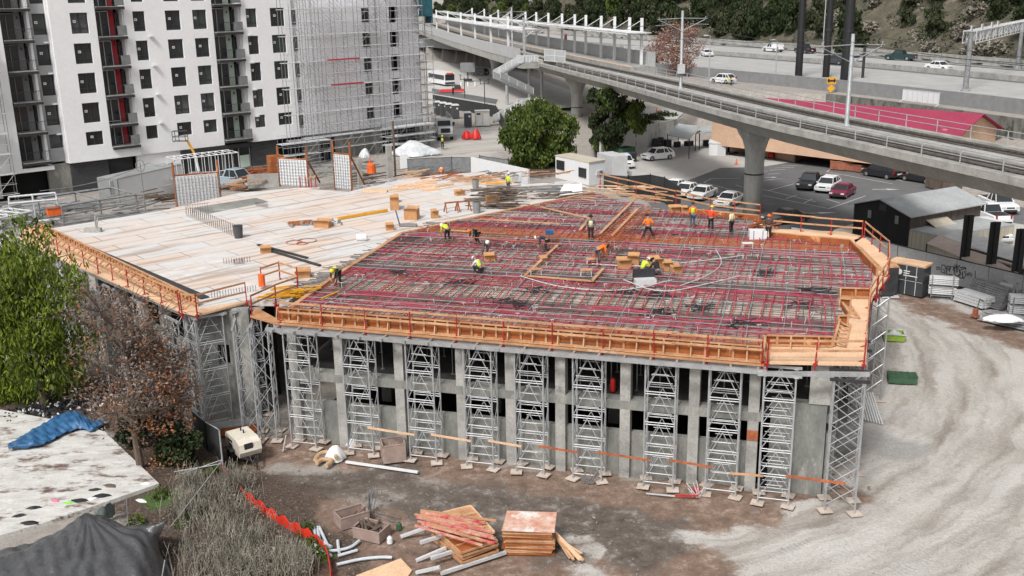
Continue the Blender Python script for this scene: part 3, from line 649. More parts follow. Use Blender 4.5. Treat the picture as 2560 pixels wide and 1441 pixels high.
def planks(name, label, cat, segs, m='lum', w=.2, h=.06, z=ZD + .3, group=None):
    for i, (a, b) in enumerate(segs):
        mb = MB(); A, B = g3(*a, z), g3(*b, z); mb.beam(A, B, w, h)
        for t in np.arange(.05, 1, .12): q = lerp(A, B, t); mb.beam((q[0], q[1], ZD + .05), (q[0], q[1], z), .05)
        tag(mb.build(name, M[m]), label[i] if isinstance(label, list) else label, cat, group)
planks('screed_rail', ['pale screed rail from the front carton toward the crouching worker', 'pale screed rail crossing in front of the bent orange shirted worker', 'long pale screed rail behind the standing vest worker', 'pale screed rail ending at the stacked cartons', 'pale screed rail nearest the left timber stop board', 'pale screed rail parallel to the back stop board', 'short pale screed rail at the back notch', 'pale diagonal rail right of the vest worker', 'pale diagonal rail beside the ladder beam'], 'timber rail',
       [((1312, 690), (1395, 612)), ((1318, 690), (1480, 703)), ((1200, 548), (1400, 560)), ((1480, 703), (1508, 672)), ((1110, 575), (1265, 585)), ((1352, 518), (1475, 546)), ((1475, 546), (1450, 575)), ((1500, 585), (1588, 497)), ((1530, 590), (1594, 522))])
mb = MB()
for a, b in (((1495, 600), (1575, 528)), ((1512, 606), (1592, 534))): mb.beam(g3(*a, ZD + .25), g3(*b, ZD + .25), .06, .12)
for k in range(18): mb.beam(lerp(g3(1495, 600, ZD + .3), g3(1575, 528, ZD + .3), k / 17), lerp(g3(1512, 606, ZD + .3), g3(1592, 534, ZD + .3), k / 17), .05)
tag(mb.build('ladder_beam', M['rebarO']), 'orange ladder shaped bar cage lying beside the vest worker', 'bar cage')
mb = MB()
for z_ in (.15, .55):
    for a, b in (((1490, 668), (1630, 540)), ((1475, 660), (1618, 534))): mb.tube([g3(*a, ZD + z_), g3(*b, ZD + z_)], .03, 4)
for k in range(34):
    a, b = lerp(g3(1490, 668, ZD), g3(1630, 540, ZD), k / 33), lerp(g3(1475, 660, ZD), g3(1618, 534, ZD), k / 33)
    for p in (a, b): mb.beam((p[0], p[1], ZD + .1), (p[0], p[1], ZD + .6), .035)
    mb.beam((a[0], a[1], ZD + .6), (b[0], b[1], ZD + .6), .035)
tag(mb.build('beam_cage', M['rebarO']), 'long rusty stirrup cage running diagonally past the orange shirted worker', 'bar cage')
mb = MB()
for k in range(46):
    p = lerp(g3(1190, 595, ZD), g3(1400, 612, ZD), k / 45); mb.beam((p[0], p[1], ZD + .1), (p[0], p[1] + .05, ZD + .75), .035); mb.beam((p[0], p[1], ZD + .75), (p[0], p[1] + .5, ZD + .75), .03)
for z_ in (.3, .6, .78): mb.tube([g3(1170, 593, ZD + z_), g3(1405, 612, ZD + z_)], .035, 4)
tag(mb.build('beam_cage', M['rebarO']), 'upright orange stirrup cage behind the two bent workers', 'bar cage')
mb = MB()
for k in range(70):
    p = lerp(Z2(755, 735), Z2(1125, 563), k / 69); l = R.uniform(.7, 1.9)
    mb.beam((p[0] + .3, p[1] - .1, ZD + .15), (p[0] - l, p[1] + l * .25, ZD + .15), .035)
stuff(tag(mb.build('starter_bars', M['dsteel']), 'row of dark starter bars combing out over the pale slab joint', 'rebar'))
def tower_mesh(w=1.42, d=.95, h=6.35, n=4, name='shoring_tower', label='', group=None, m='steel'):
    t = thing(name, label, 'shoring tower', (0, 0, 0), 0, group); r = .032; fh = h / n * .98
    for x in (0, w):
        for y in (0, d):
            mb = MB(); mb.tube([(x, y, .05), (x, y, h)], .041, 6); mb.box(x, y, h - .02, .2, .2, .05); mb.build('leg', M[m], t)
    for y in (0, d):
        mb = MB()
        for i in range(n):
            z = .28 + i * fh; T = fh - .12
            mb.tube([(0, y, z), (w, y, z)], r * .85, 4); mb.tube([(0, y, z + T), (w, y, z + T)], r * .85, 4)
            mb.tube([(w * .1, y, z + T * .33), (w * .9, y, z + T * .33)], r * .6, 4); mb.tube([(w * .22, y, z + T * .62), (w * .78, y, z + T * .62)], r * .6, 4)
            mb.tube([(0.03, y, z + .02), (w / 2, y, z + T * .97)], r * .7, 4); mb.tube([(w - .03, y, z + .02), (w / 2, y, z + T * .97)], r * .7, 4)
        mb.build('ladder_frame', M[m], t)
    for x in (0, w):
        mb = MB()
        for i in range(n):
            z = .35 + i * fh; T = fh - .25
            mb.tube([(x, 0, z), (x, d, z + T)], r * .55, 4); mb.tube([(x, d, z), (x, 0, z + T)], r * .55, 4)
        mb.build('cross_brace', M[m], t)
    mb = MB(); mb.beam((-.25, 0, h + .06), (w + .25, 0, h + .06), .1, .13); mb.beam((-.25, d, h + .06), (w + .25, d, h + .06), .1, .13); mb.build('head_beam', M['alu'], t)
    return t
GT = 'steel shoring towers holding up the deck edge'
ORD = ['first', 'second', 'third', 'fourth', 'fifth', 'sixth', 'seventh', 'eighth', 'ninth']
TW = [(.25, -.55), (3.55, -.57), (7.05, -.6), (10.1, -.62), (12.72, -.62), (15.62, -.64), (19.1, -.66), (22.05, -.7)]
proto = tower_mesh(group=GT)
pad0 = None
def pad(x, y, z=0, r=None):
    global pad0
    if pad0 is None: mb = MB(); mb.box(0, 0, 0, .58, .52, .045); pad0 = mb.build('base_pad', P('grey_pad_ply', (.58, .50, .44), (.42, .34, .28), 1.5, .8)); o = pad0
    else: o = pad0.copy(); COL.objects.link(o)
    o.location = (x, y, z + .03); o.rotation_euler = (0, 0, aU + (R.uniform(-.5, .5) if r is None else r)); tag(o, 'square plywood pad under a shoring tower leg', 'pad', 'plywood pads on the soil under the shoring legs')
for i, (u, v) in enumerate(TW):
    lab = f'steel shoring tower on the front face, {ORD[i]} from the left'
    o = proto if i == 0 else dup(proto, L(u, v, .05), aU, lab)
    if i == 0: o.location = L(u, v, .05); o.rotation_euler = (0, 0, aU); o['label'] = lab
    for a in (0, 1.42):
        for b in (0, .95): pad(*L(u + a, v + b))
t9 = tower_mesh(1.38, 1.1, 6.35, 5, label='closely braced shoring tower in front of the end wall, right of the last column', group=GT); t9.location = L(24.5, -1.0, .05); t9.rotation_euler = (0, 0, aU)
for a in (0, 1.38):
    for b in (0, 1.1): pad(*L(24.5 + a, -1.0 + b))
def xtower(loc, rz, label, w=1.2, d=1.2, h=6.35, n=6):
    t = thing('shoring_tower', label, 'shoring tower', loc, rz, GT)
    for x in (0, w):
        for y in (0, d): mb = MB(); mb.tube([(x, y, .05), (x, y, h)], .05, 6); mb.build('leg', M['alu'], t)
    for (p, q) in (((0, 0), (w, 0)), ((w, 0), (w, d)), ((w, d), (0, d)), ((0, d), (0, 0))):
        mb = MB()
        for i in range(n):
            z = .3 + i * (h - .4) / n; z1 = z + (h - .4) / n
            mb.tube([(*p, z), (*q, z1)], .022, 4); mb.tube([(*q, z), (*p, z1)], .022, 4)
        mb.build('cross_brace', M['alu'], t)
    mb = MB(); mb.beam((-.2, 0, h + .06), (w + .2, 0, h + .06), .12, .12); mb.beam((-.2, d, h + .06), (w + .2, d, h + .06), .12, .12); mb.build('head_beam', M['dsteel'], t)
    for x in (0, w):
        for y in (0, d):
            c, s_ = math.cos(rz), math.sin(rz); pad(loc[0] + x * c - y * s_, loc[1] + x * s_ + y * c)
    return t
xtower(L(27.5, -1.0, .05), aU, 'cross braced tower under the front corner of the pale platform', 1.3, 1.3)
xtower(L(27.9, 3.2, .05), aU, 'cross braced tower on the right side, second back from the corner', 1.2, 1.4)
xtower((*gp(2140, 1008, 0), .05), .15, 'cross braced tower standing beside the green dumpster', 1.5, 1.1, 6.3)
xtower(L(28.6, 12.0, .05), aU, 'cross braced tower half hidden at the far right side', 1.2, 1.4)
wz = math.atan2(dirw.y, dirw.x)
def tower_at(px, py, rz, label, z=.05, n=4, w=1.42, d=.95):
    o = dup(proto, (*gp(px, py, 0), z), rz, label, GT)
    for a in (0, w):
        for b in (0, d):
            c, s_ = math.cos(rz), math.sin(rz); x, y = gp(px, py, 0); pad(x + a * c - b * s_, y + a * s_ + b * c)
    return o
tower_at(655, 1100, rad(100), 'narrow side on shoring tower in the notch between the two wings'); tower_at(693, 1104, rad(95), 'second side on shoring tower in the notch, nearest the front face')
tower_at(520, 1070, rad(30), 'shoring tower on the end wall of the left wing behind the long crate'); tower_at(612, 1050, rad(28), 'shoring tower in the dark corner of the left wing wall')
tower_at(448, 1065, wz - rad(180), 'shoring tower under the left wing corner behind the brown tree')
for k, d_ in enumerate((4.2, 8.4, 12.6, 16.8, 21)):
    x, y = gp(470, 1075, 0); loc = (x + dirw.x * d_, y + dirw.y * d_, .05)
    dup(proto, loc, wz, f'shoring tower along the left wing edge, {ORD[k]} back from the corner', GT)
for i, (a, b) in enumerate(((1, 2), (2, 3), (3, 4), (4, 5), (5, 6), (6, 7))):
    mb = MB(); mb.beam(L(TW[a][0] + 1.2, TW[a][1] - .06, 1.62), L(TW[b][0] + .3, TW[b][1] - .06, 1.50), .05, .10)
    tag(mb.build('timber_tie', M['plyL' if i < 3 else 'rebarO']), f'thin timber tie between front shoring towers, {ORD[i]} from the left', 'timber tie')
mb = MB(); mb.beam(L(23.2, -.78, 1.3), L(24.7, -1.1, 1.5), .05, .1); tag(mb.build('timber_tie', M['lum']), 'short sloping timber tie left of the closely braced end tower', 'timber tie')
mb = MB(); mb.beam(L(25.7, -1.1, 1.62), L(28.3, -1.0, 1.5), .05, .12); tag(mb.build('timber_tie', M['rebarO']), 'orange timber tie right of the closely braced end tower', 'timber tie')
s0 = None
for u in np.arange(.8, 27, 1.35):
    for v in (1.9, 4.2, 8.0):
        if s0 is None:
            mb = MB(); mb.tube([(0, 0, 0), (0, 0, 2.55)], .03, 5); mb.box(0, 0, 0, .2, .2, .03); mb.box(0, 0, 2.5, .2, .2, .05); s0 = mb.build('post_shore', M['scaf']); o = s0
        else: o = s0.copy(); COL.objects.link(o)
        o.location = L(u + R.uniform(-.3, .3), v + R.uniform(-.3, .3), 3.97); tag(o, 'thin steel post shore standing on the middle floor inside the garage', 'post shore', 'post shores inside the upper garage level')
mb = MB(); x, y = L(24.07, .27); mb.box(x, y, 2.6, .5, .02, .5, aU); tag(mb.build('plywood_patch', M['rebarO']), 'small orange plywood patch fixed on the last front column', 'patch')
mb = MB(); x, y = L(17.2, 1.4); mb.lathe(x, y, [(.12, 4.0), (.14, 4.05), (.14, 4.6), (.06, 4.72)], 10); tag(mb.build('fire_extinguisher', M['redp']), 'red extinguisher standing on the middle floor beside a column', 'extinguisher')
AF = rad(41.5); FU = Vector((math.cos(AF), math.sin(AF))); FV = Vector((-math.sin(AF), math.cos(AF))); F0 = Vector((-34.726, 115.91))
def F(u, d=0.0): p = F0 + FU * u + FV * d; return (p.x, p.y)
apt = thing('apartment_building', 'white seven storey apartment block with red and green balcony recesses, partly scaffolded', 'building', (*F(0), 3.5))
def ap(mb, name, m, p=None):
    o = mb.build(name, M[m] if isinstance(m, str) else m)
    if p is None: o.parent = apt; o.matrix_parent_inverse = Matrix.Translation(-Vector(apt.location))
    else: o.parent = p
    return o
def fb(mb, u0, u1, z0, z1, d0, d1):
    """box on the facade between u0..u1, heights z0..z1, depth d0..d1 behind the wall plane"""
    a, b, c, d = F(u0, d0), F(u1, d0), F(u1, d1), F(u0, d1)
    mb.hexa([(*a, z0), (*b, z0), (*c, z0), (*d, z0), (*a, z1), (*b, z1), (*c, z1), (*d, z1)])
ROW = [(23.0, 25.1), (19.95, 22.03), (16.9, 18.97), (13.85, 15.95), (10.8, 12.88), (8.42, 9.87)]
ZT = 27.5
def face(u0, u1, cols, d=0.0, m='white', zb=6.8, t=.45, name='wall'):
    """wall strip with real openings; cols = [(ua, ub, rows)]"""
    mb = MB(); cur = u0
    for ua, ub in sorted(cols):
        if ua - cur > .01: fb(mb, cur, ua, zb, ZT, d, d + t)
        zz = zb
        for z0, z1 in sorted(ROW): fb(mb, ua, ub, zz, z0, d, d + t); zz = z1
        fb(mb, ua, ub, zz, ZT, d, d + t); cur = ub
    if u1 - cur > .01: fb(mb, cur, u1, zb, ZT, d, d + t)
    return ap(mb, name, m)
wn = 0
M['glass2'] = P('window_glass_with_blind', (.10, .105, .11), (.04, .043, .047), 1.1, .2, fine=0); M['glass3'] = P('greenish_window_glass', (.055, .075, .065), (.03, .035, .035), .8, .15, fine=0)
def windows(ua, ub, d=0.0, rows=ROW, split=True, stick=True):
    global wn
    w = ub - ua
    for i, (z0, z1) in enumerate(rows):
        mb = MB(); h = z1 - z0; D = d + .2; e = .07
        fb(mb, ua, ua + e, z0, z1, D, D + .08); fb(mb, ub - e, ub, z0, z1, D, D + .08); fb(mb, ua + e, ub - e, z0, z0 + e, D, D + .08); fb(mb, ua + e, ub - e, z1 - e, z1, D, D + .08)
        if split: fb(mb, ua + w * .47, ua + w * .53, z0 + e, z1 - e, D, D + .07)
        if h > 1.6: fb(mb, ua + e, ub - e, z0 + .48, z0 + .55, D + .003, D + .06)
        f = ap(mb, 'window', 'frame')
        f.location = (0, 0, 0)
        mb = MB(); fb(mb, ua + e, ub - e, z0 + e, z1 - e, D + .075, D + .09); o = mb.build('pane', M[R.choice(('glass', 'glass', 'glass2', 'glass3'))]); o.parent = f; o.matrix_parent_inverse = Matrix.Identity(4)
        if stick and R.random() < .85:
            mb = MB(); su = ua + w * R.uniform(.08, .3); sz = z0 + h * .52; fb(mb, su, su + .30, sz, sz + .26, D - .004, D + .0); o = mb.build('sticker', M['sticker']); o.parent = f
            mb = MB(); fb(mb, su + .07, su + .23, sz + .09, sz + .16, D - .009, D - .006); o = mb.build('sticker_print', M['frame']); o.parent = f
        wn += 1
CW = {'g': (-16.78, -15.47), 'A': (-13.33, -11.54), 'B': (-6.72, -5.4), 'C': (-3.14, -1.42), 'D': (0, 1.65), 'E': (6.35, 7.7), 'F': (9.45, 11.3)}
face(-17.15, -15.35, [CW['g']], .9, 'grey', 7.0, name='grey_wall'); windows(*CW['g'], .9, split=False)
face(-15.35, -10.75, [CW['A']]); windows(*CW['A'])
face(-7.66, 2.35, [CW['B'], CW['C'], CW['D']], .25); windows(*CW['B'], .25); windows(*CW['C'], .25); windows(*CW['D'], .25)
face(5.75, 12.2, [CW['E'], CW['F']]); windows(*CW['E']); windows(*CW['F'])
face(-22.2, -20.1, [], -.1)
mb = MB(); fb(mb, -10.75, -7.66, 6.8, 8.0, -.0, .35); ap(mb, 'wall', 'white')
face(-36, -22.2, [(-26.5, -24.5), (-31, -29)], .4, 'lgrey', 4); windows(-26.5, -24.5, .4, stick=False); windows(-31, -29, .4, stick=False)
mb = MB(); fb(mb, -36, 24.3, 3.3, 27.3, 2.1, 12); ap(mb, 'core', 'wall_shade')
mb = MB(); fb(mb, -36, 33, ZT, ZT + .3, -.05, 14); ap(mb, 'roof', 'mgrey')
for u in (-15.35, -10.75, -7.66, 2.35, 5.75, -20.1, -17.3): mb = MB(); fb(mb, u - .12, u + .12, 6.8, ZT, .5, 2.2); ap(mb, 'side_wall', 'white')
M['redwall'] = P('crimson_balcony_wall', (.46, .025, .04), (.36, .02, .03), 1, .8)
M['greenwall'] = P('pale_green_balcony_wall', (.50, .60, .52), (.44, .54, .46), 1, .8)
M['mesh'] = P('grey_mesh', (.22, .225, .23), (.15, .155, .16), 2, .8)
LEV = [7.35, 10.4, 13.45, 16.5, 19.55, 22.6]
def balcony(u0, u1, z, wall, first=False, d=0.0, screen=True, dark=False):
    s = MB(); fb(s, u0, u1, z - .32, z - .06, d - .35, 1.9); sl_ = ap(s, 'balcony', 'frame')
    def c(mb, name, m): o = mb.build(name, M[m]); o.parent = sl_; return o
    mb = MB(); fb(mb, u0 + .02, u1 - .02, z - .055, z, d - .33, 1.85); c(mb, 'floor', 'concL')
    w = u1 - u0
    mb = MB(); fb(mb, u0 + w * .60, u0 + w * .80, z + .004, z + 2.72, 1.5, 1.7); c(mb, 'wall', wall)
    mb = MB(); fb(mb, u0 + .1, u0 + w * .58, z + .004, z + 2.5, 1.45, 1.6); c(mb, 'sliding_door', 'glass')
    mb = MB()
    for t in (.1, .3, .58): fb(mb, u0 + w * t - .03, u0 + w * t + .05, z, z + 2.5, 1.38, 1.44)
    fb(mb, u0 + .1, u0 + w * .58, z + 2.5, z + 2.6, 1.38, 1.44); c(mb, 'door_frame', 'lgrey' if not dark else 'mgrey')
    mb = MB(); fb(mb, u0 + w * .83, u1 - .1, z + .8, z + 2.4, 1.42, 1.5); c(mb, 'window', 'glass')
    mb = MB(); fb(mb, u0 + w * .68, u0 + w * .72, z + 2.0, z + 2.25, 1.42, 1.49); c(mb, 'wall_lamp', 'frame')
    mb = MB(); dd = d - .30
    fb(mb, u0 + .02, u1 - .02, z + 1.02, z + 1.07, dd, dd + .04); fb(mb, u0 + .02, u1 - .02, z + .08, z + .12, dd, dd + .04)
    for k in range(int(w / .14)): x = u0 + .06 + k * .14; fb(mb, x, x + .022, z + .12, z + 1.02, dd + .01, dd + .03)
    c(mb, 'railing', 'frame')
    if screen: mb = MB(); fb(mb, u0 + w * .66, u1 - .02, z + .1, z + 1.05, dd - .03, dd - .01); c(mb, 'mesh_screen', 'mesh')
for z in LEV:
    balcony(-10.68, -7.72, z if z > 8 else 8.05, 'redwall'); balcony(2.4, 5.7, z, 'greenwall'); balcony(-20.0, -17.2, z, 'mgrey', screen=False, dark=True)
for z in (21.3, 18.2, 15.1, 12.0):
    for u, d, e in ((-5.0, .05, 2.0), (-15.8, .75, 2.2), (6.6, -.1, 2.3)): mb = MB(); mb.box(*F(u, d), z - e, .45, .35, .16, AF); ap(mb, 'vent_hood', 'pwhite')
for a, b, m, d, nm in ((-15.1, -11.2, 'brick', .5, 'brick_wall'), (-11.1, -8.1, 'brick', 1.6, 'dark_opening'), (-8.0, -3.0, 'white', .5, 'wall'), (-17.4, -15.1, 'conc', .9, 'concrete_pier'), (-20.2, -17.4, 'wall_shade', 1.9, 'dark_opening'), (-3.0, 2.3, 'glass', .8, 'shop_window'), (2.5, 5.7, 'glass', .7, 'shop_window'), (5.75, 9.2, 'brick', .4, 'brick_wall'), (9.2, 13, 'wall_shade', 1.4, 'dark_opening'), (13, 24.5, 'conc', .4, 'block_wall'), (-36, -20.2, 'wall_shade', 2, 'dark_opening')):
    mb = MB(); fb(mb, a, b, 3.2, 6.78, d, d + .4); ap(mb, nm, m)
mb = MB(); fb(mb, 4.2, 5.5, 3.9, 5.3, .62, .68); ap(mb, 'green_board', 'greenwall')
mb = MB(); fb(mb, -11.1, -8.1, 3.2, 4.9, .9, 1.2); ap(mb, 'panel', 'lgrey')
mb = MB(); fb(mb, -3.0, 2.35, 6.2, 6.78, .2, .6); fb(mb, 2.35, 5.75, 6.3, 6.78, .2, .6); ap(mb, 'canopy', 'frame')
for u in (-3.0, -1.2, .6, 2.3, 3.4, 4.2, 5.6): mb = MB(); fb(mb, u - .05, u + .05, 3.2, 6.2, .6, .78); ap(mb, 'mullion', 'mgrey')
mb = MB(); fb(mb, 15.2, 17.2, 3.2, 6.2, .30, .39); ap(mb, 'doorway', 'wall_shade')
mb = MB(); fb(mb, -22.3, -17.0, 6.4, 6.8, -.15, 1); ap(mb, 'soffit', 'white')
def wrapmat():
    m, n, b = newmat('white_building_wrap'); N = n.nodes.new; K = n.links.new
    geo = N('ShaderNodeNewGeometry'); mp = N('ShaderNodeMapping'); mp.inputs['Rotation'].default_value = (0, 0, -AF); K(geo.outputs['Position'], mp.inputs[0])
    w = N('ShaderNodeTexWave'); w.wave_type = 'BANDS'; w.bands_direction = 'DIAGONAL'; w.inputs['Scale'].default_value = 1.1; w.inputs['Distortion'].default_value = 6; w.inputs['Detail'].default_value = 3; w.inputs['Detail Scale'].default_value = 1.6
    K(mp.outputs[0], w.inputs[0]); r = N('ShaderNodeValToRGB'); r.color_ramp.elements[0].position = .82; r.color_ramp.elements[1].position = .93; r.color_ramp.elements[0].color = (.88, .88, .90, 1); r.color_ramp.elements[1].color = (.60, .56, .64, 1); K(w.outputs['Fac'], r.inputs[0])
    no = N('ShaderNodeTexNoise'); no.inputs['Scale'].default_value = .5; no.inputs['Detail'].default_value = 5; K(mp.outputs[0], no.inputs[0])
    r2 = N('ShaderNodeMapRange'); r2.inputs[1].default_value = .40; r2.inputs[2].default_value = .55; K(no.outputs[0], r2.inputs[0])
    mx = N('ShaderNodeMix'); mx.data_type = 'RGBA'; K(r2.outputs[0], mx.inputs[0]); mx.inputs[6].default_value = (.88, .88, .90, 1); K(r.outputs[0], mx.inputs[7])
    K(mx.outputs[2], b.inputs['Base Color']); b.inputs['Roughness'].default_value = .7
    bu = N('ShaderNodeBump'); bu.inputs['Strength'].default_value = .4; K(no.outputs[0], bu.inputs['Height']); K(bu.outputs[0], b.inputs['Normal']); return m
M['wrap'] = wrapmat()
mb = MB(); fb(mb, 12.2, 24.2, 6.8, ZT, .3, 1.0); ap(mb, 'wrapped_wall', 'wrap')
mb = MB()
cw = (26.7, 28.1)
fb(mb, 24.2, cw[0], 6.6, ZT, .6, 1.3); fb(mb, cw[1], 31.2, 6.6, ZT, .6, 1.3); zz = 6.6
for z in LEV: fb(mb, cw[0], cw[1], zz, z + .3, .6, 1.3); zz = z + 2.4
fb(mb, cw[0], cw[1], zz, ZT, .6, 1.3); ap(mb, 'wrapped_wall', 'wrap')
mb = MB(); fb(mb, 24.2, 31.2, 3.3, 27, 1.9, 12); ap(mb, 'core', 'wall_shade')
mb = MB(); fb(mb, 24.2, 31.2, 6.2, 6.6, .3, 2); fb(mb, 31.0, 31.3, 3.3, 27, 1.3, 12); ap(mb, 'wall', 'conc')
for k, z in enumerate(LEV):
    for a, b in ((12.35, 12.9), (22.3, 23.4)):
        mb = MB(); fb(mb, a, b, z + .5, z + 2.2, .24, .29); ap(mb, 'window', 'glass')
def scaffold(u0, u1, d, z0, z1, label, bay=2.1, dep=.9, lift=2.0, planks_=True, jitter=.0, m='scaf', rails=True):
    t = thing('facade_scaffold', label, 'scaffold', (*F(u0, -d), z0)); inv = Matrix.Translation(-Vector(t.location))
    n = max(1, round((u1 - u0) / bay)); mb = MB(); us = [u0 + (u1 - u0) * i / n for i in range(n + 1)]
    for u in us:
        for q in (-d, -d + dep): mb.tube([(*F(u, q), z0), (*F(u, q), z1 + R.uniform(0, .8))], .032, 4)
    o = mb.build('standards', M[m]); o.parent = t; o.matrix_parent_inverse = inv
    z = z0 + lift
    def out(b_, nm, mm): o = b_.build(nm, M[mm]); o.parent = t; o.matrix_parent_inverse = inv
    while z < z1 + .01:
        mb = MB()
        for q in (-d, -d + dep):
            mb.tube([(*F(u0 - .2, q), z), (*F(u1 + .2, q), z)], .036, 4)
            if rails: mb.tube([(*F(u0 - .1, q), z + 1.0), (*F(u1 + .1, q), z + 1.0)], .022, 4)
        for u in us: mb.tube([(*F(u, -d), z), (*F(u, -d + dep), z)], .024, 4)
        out(mb, 'ledger', 'lgrey')
        if planks_ and (lift != 1.53 or round((z - z0) / lift) % 2 == 0): pk = MB(); a = u0 + R.choice([0, bay]); fb(pk, a, u1 - R.choice([0, 0, bay]), z + .03, z + .09, -d + .08, -d + dep - .05); out(pk, 'plank', 'lgrey')
        for i in range(n):
            if R.random() < .3: br = MB(); br.tube([(*F(us[i], -d), z - lift), (*F(us[i + 1], -d), z)], .02, 4); out(br, 'brace', m)
        z += lift
    return t
scaffold(12.4, 24.0, 1.2, 3.5, 24.5, 'tall tube scaffold in front of the white wrapped wall', 1.7, lift=1.53)
scaffold(10.0, 14.5, 1.5, 3.5, 22.5, 'narrower tube scaffold overlapping the last window column', 1.4, .8, lift=3.05, planks_=False)
scaffold(22.5, 30.8, 1.0, 3.5, 26, 'tube scaffold around the wrapped corner bay with narrow dark windows', 1.7, lift=1.53)
scaffold(30.6, 32.8, .3, 3.6, 24, 'dense stair scaffold tower at the right end of the wrapped building', 1.0, 1.6, lift=1.0, m='scaf')
scaffold(23.5, 31.0, 2.4, 3.5, 6.8, 'low scaffold and loading platform at the foot of the wrapped corner', 1.5, 1.4, lift=1.1)
scaffold(8.5, 15.0, 2.2, 3.5, 6.5, 'low scaffold in front of the dark ground floor opening', 1.7, 1.2, lift=1.4)
scaffold(-36, -21.3, 1.4, 2.6, 20, 'scaffold at the far left edge of the building', 1.9, 1.0, lift=2.0, m='scaf')
mb = MB(); fb(mb, 30.7, 32.9, 20.5, 24.3, -.45, -.40); fb(mb, 32.9, 32.95, 19.6, 24.3, -.45, 1.2); tag(mb.build('debris_netting', M['teal']), 'teal debris netting hung on the top of the stair scaffold', 'netting')
for k, (a, b, z) in enumerate(((16.0, 20.6, 15.7), (16.4, 21, 12.7))):
    mb = MB(); fb(mb, a, b, z, z + .16, -1.28, -1.0); tag(mb.build('scaffold_board', M['redwall']), ['upper red board lying on the facade scaffold', 'lower red board lying on the facade scaffold'][k], 'board')
mb = MB(); 
t = thing('site_container', 'long low white site container with a grey roof behind the left wing', 'container', (*gp(345, 505, 4), 3.2), 0)
a, b = gp(300, 512, 3.6), gp(462, 470, 3.6); r = math.atan2(b[1] - a[1], b[0] - a[0]); t.location = (*lerp(a, b, .5), 3.4); t.rotation_euler = (0, 0, r)
ln = math.dist(a, b)
mb = MB(); mb.box(0, 1.2, 0, ln, 2.5, 2.7); mb.build('body', M['pwhite'], t)
mb = MB(); mb.box(0, 1.2, 2.703, ln + .1, 2.6, .12); mb.build('roof', M['alu'], t)
mb = MB(); mb.box(-ln / 2 - .03, 1.2, 0, .12, 2.6, 2.8); mb.box(-ln / 2, -.03, 0, .12, .1, 2.8); mb.build('end_frame', M['mgrey'], t)
mb = MB(); mb.beam((-ln / 2 - .12, .5, .1), (-ln / 2 - .12, .5, 2.6), .06, .8); mb.build('door', M['lgrey'], t)
t = thing('lamp_pole', 'thin pole with a small round ring head beside the white container', 'pole', (*gp(365, 535, 4.5), 4.5))
mb = MB(); mb.tube([(0, 0, 0), (0, 0, 4.6)], .05, 6); mb.build('pole', M['mgrey'], t)
mb = MB(); mb.tube([(.4 * math.cos(k * .7), 0, 4.4 + .55 * math.sin(k * .7)) for k in range(10)], .04, 4); mb.build('ring', M['mgrey'], t)
for i, (a, b) in enumerate((((100, 478), (372, 408)), ((372, 408), (440, 400)), ((595, 420), (830, 372)))):
    mb = MB(); A, B = g3(*a, 7), g3(*b, 7.5); pts = [lerp(A, B, k / 10) for k in range(11)]; pts = [(p[0], p[1], p[2] - .5 * math.sin(math.pi * k / 10)) for k, p in enumerate(pts)]
    mb.tube(pts, .035, 4); tag(mb.build('cable', M['mgrey']), ['sagging cable left of the ring headed pole', 'short cable right of the ring headed pole', 'cable rising past the dark shop windows'][i], 'cable')
def framebox(name, label, cat, px0, px1, z, dep, h, m, bay=.8, diag=True, r=1):
    a, b = gp(*px0, z), gp(*px1, z); d = Vector(sub(b, a)); n = Vector((-d.y, d.x)).normalized() * dep
    mb = MB(); c, e = (a[0] + n.x, a[1] + n.y), (b[0] + n.x, b[1] + n.y); k = max(2, int(d.length / bay))
    for zz in (z, z + h):
        for p, q in ((a, b), (c, e)): mb.tube([(*p, zz), (*q, zz)], .05 * r, 4)
        for i in range(k + 1): mb.tube([(*lerp(a, b, i / k), zz), (*lerp(c, e, i / k), zz)], .035 * r, 4)
    for i in range(k + 1):
        for p, q in ((a, b), (c, e)): mb.tube([(*lerp(p, q, i / k), z), (*lerp(p, q, i / k), z + h)], .035 * r, 4)
        if diag and i < k: mb.tube([(*lerp(a, b, i / k), z + h), (*lerp(c, e, (i + 1) / k), z + h)], .03, 4)
    return tag(mb.build(name, M[m]), label, cat)
framebox('pipe_rack', 'white lattice pipe rack standing behind the gridded wall form', 'rack', (445, 452), (600, 432), 5.0, 2.6, 2.2, 'pwhite', .7)
framebox('girder_grillage', 'large grey steel frame lying flat beside the white container', 'frame', (160, 560), (345, 530), 4.6, 5.5, 1.6, 'scaf', 2.6, False, 2.2)
framebox('girder_grillage', 'second grey steel frame with crossbars at the far end of the left wing', 'frame', (30, 560), (150, 548), 4.4, 3.5, 1.8, 'lgrey', 1.6, False, 2)
framebox('table_form', 'pale table form with legs beyond the far end of the left wing', 'form', (10, 610), (90, 590), 3.6, 3, 2.2, 'lgrey', 1.0, True, 2)
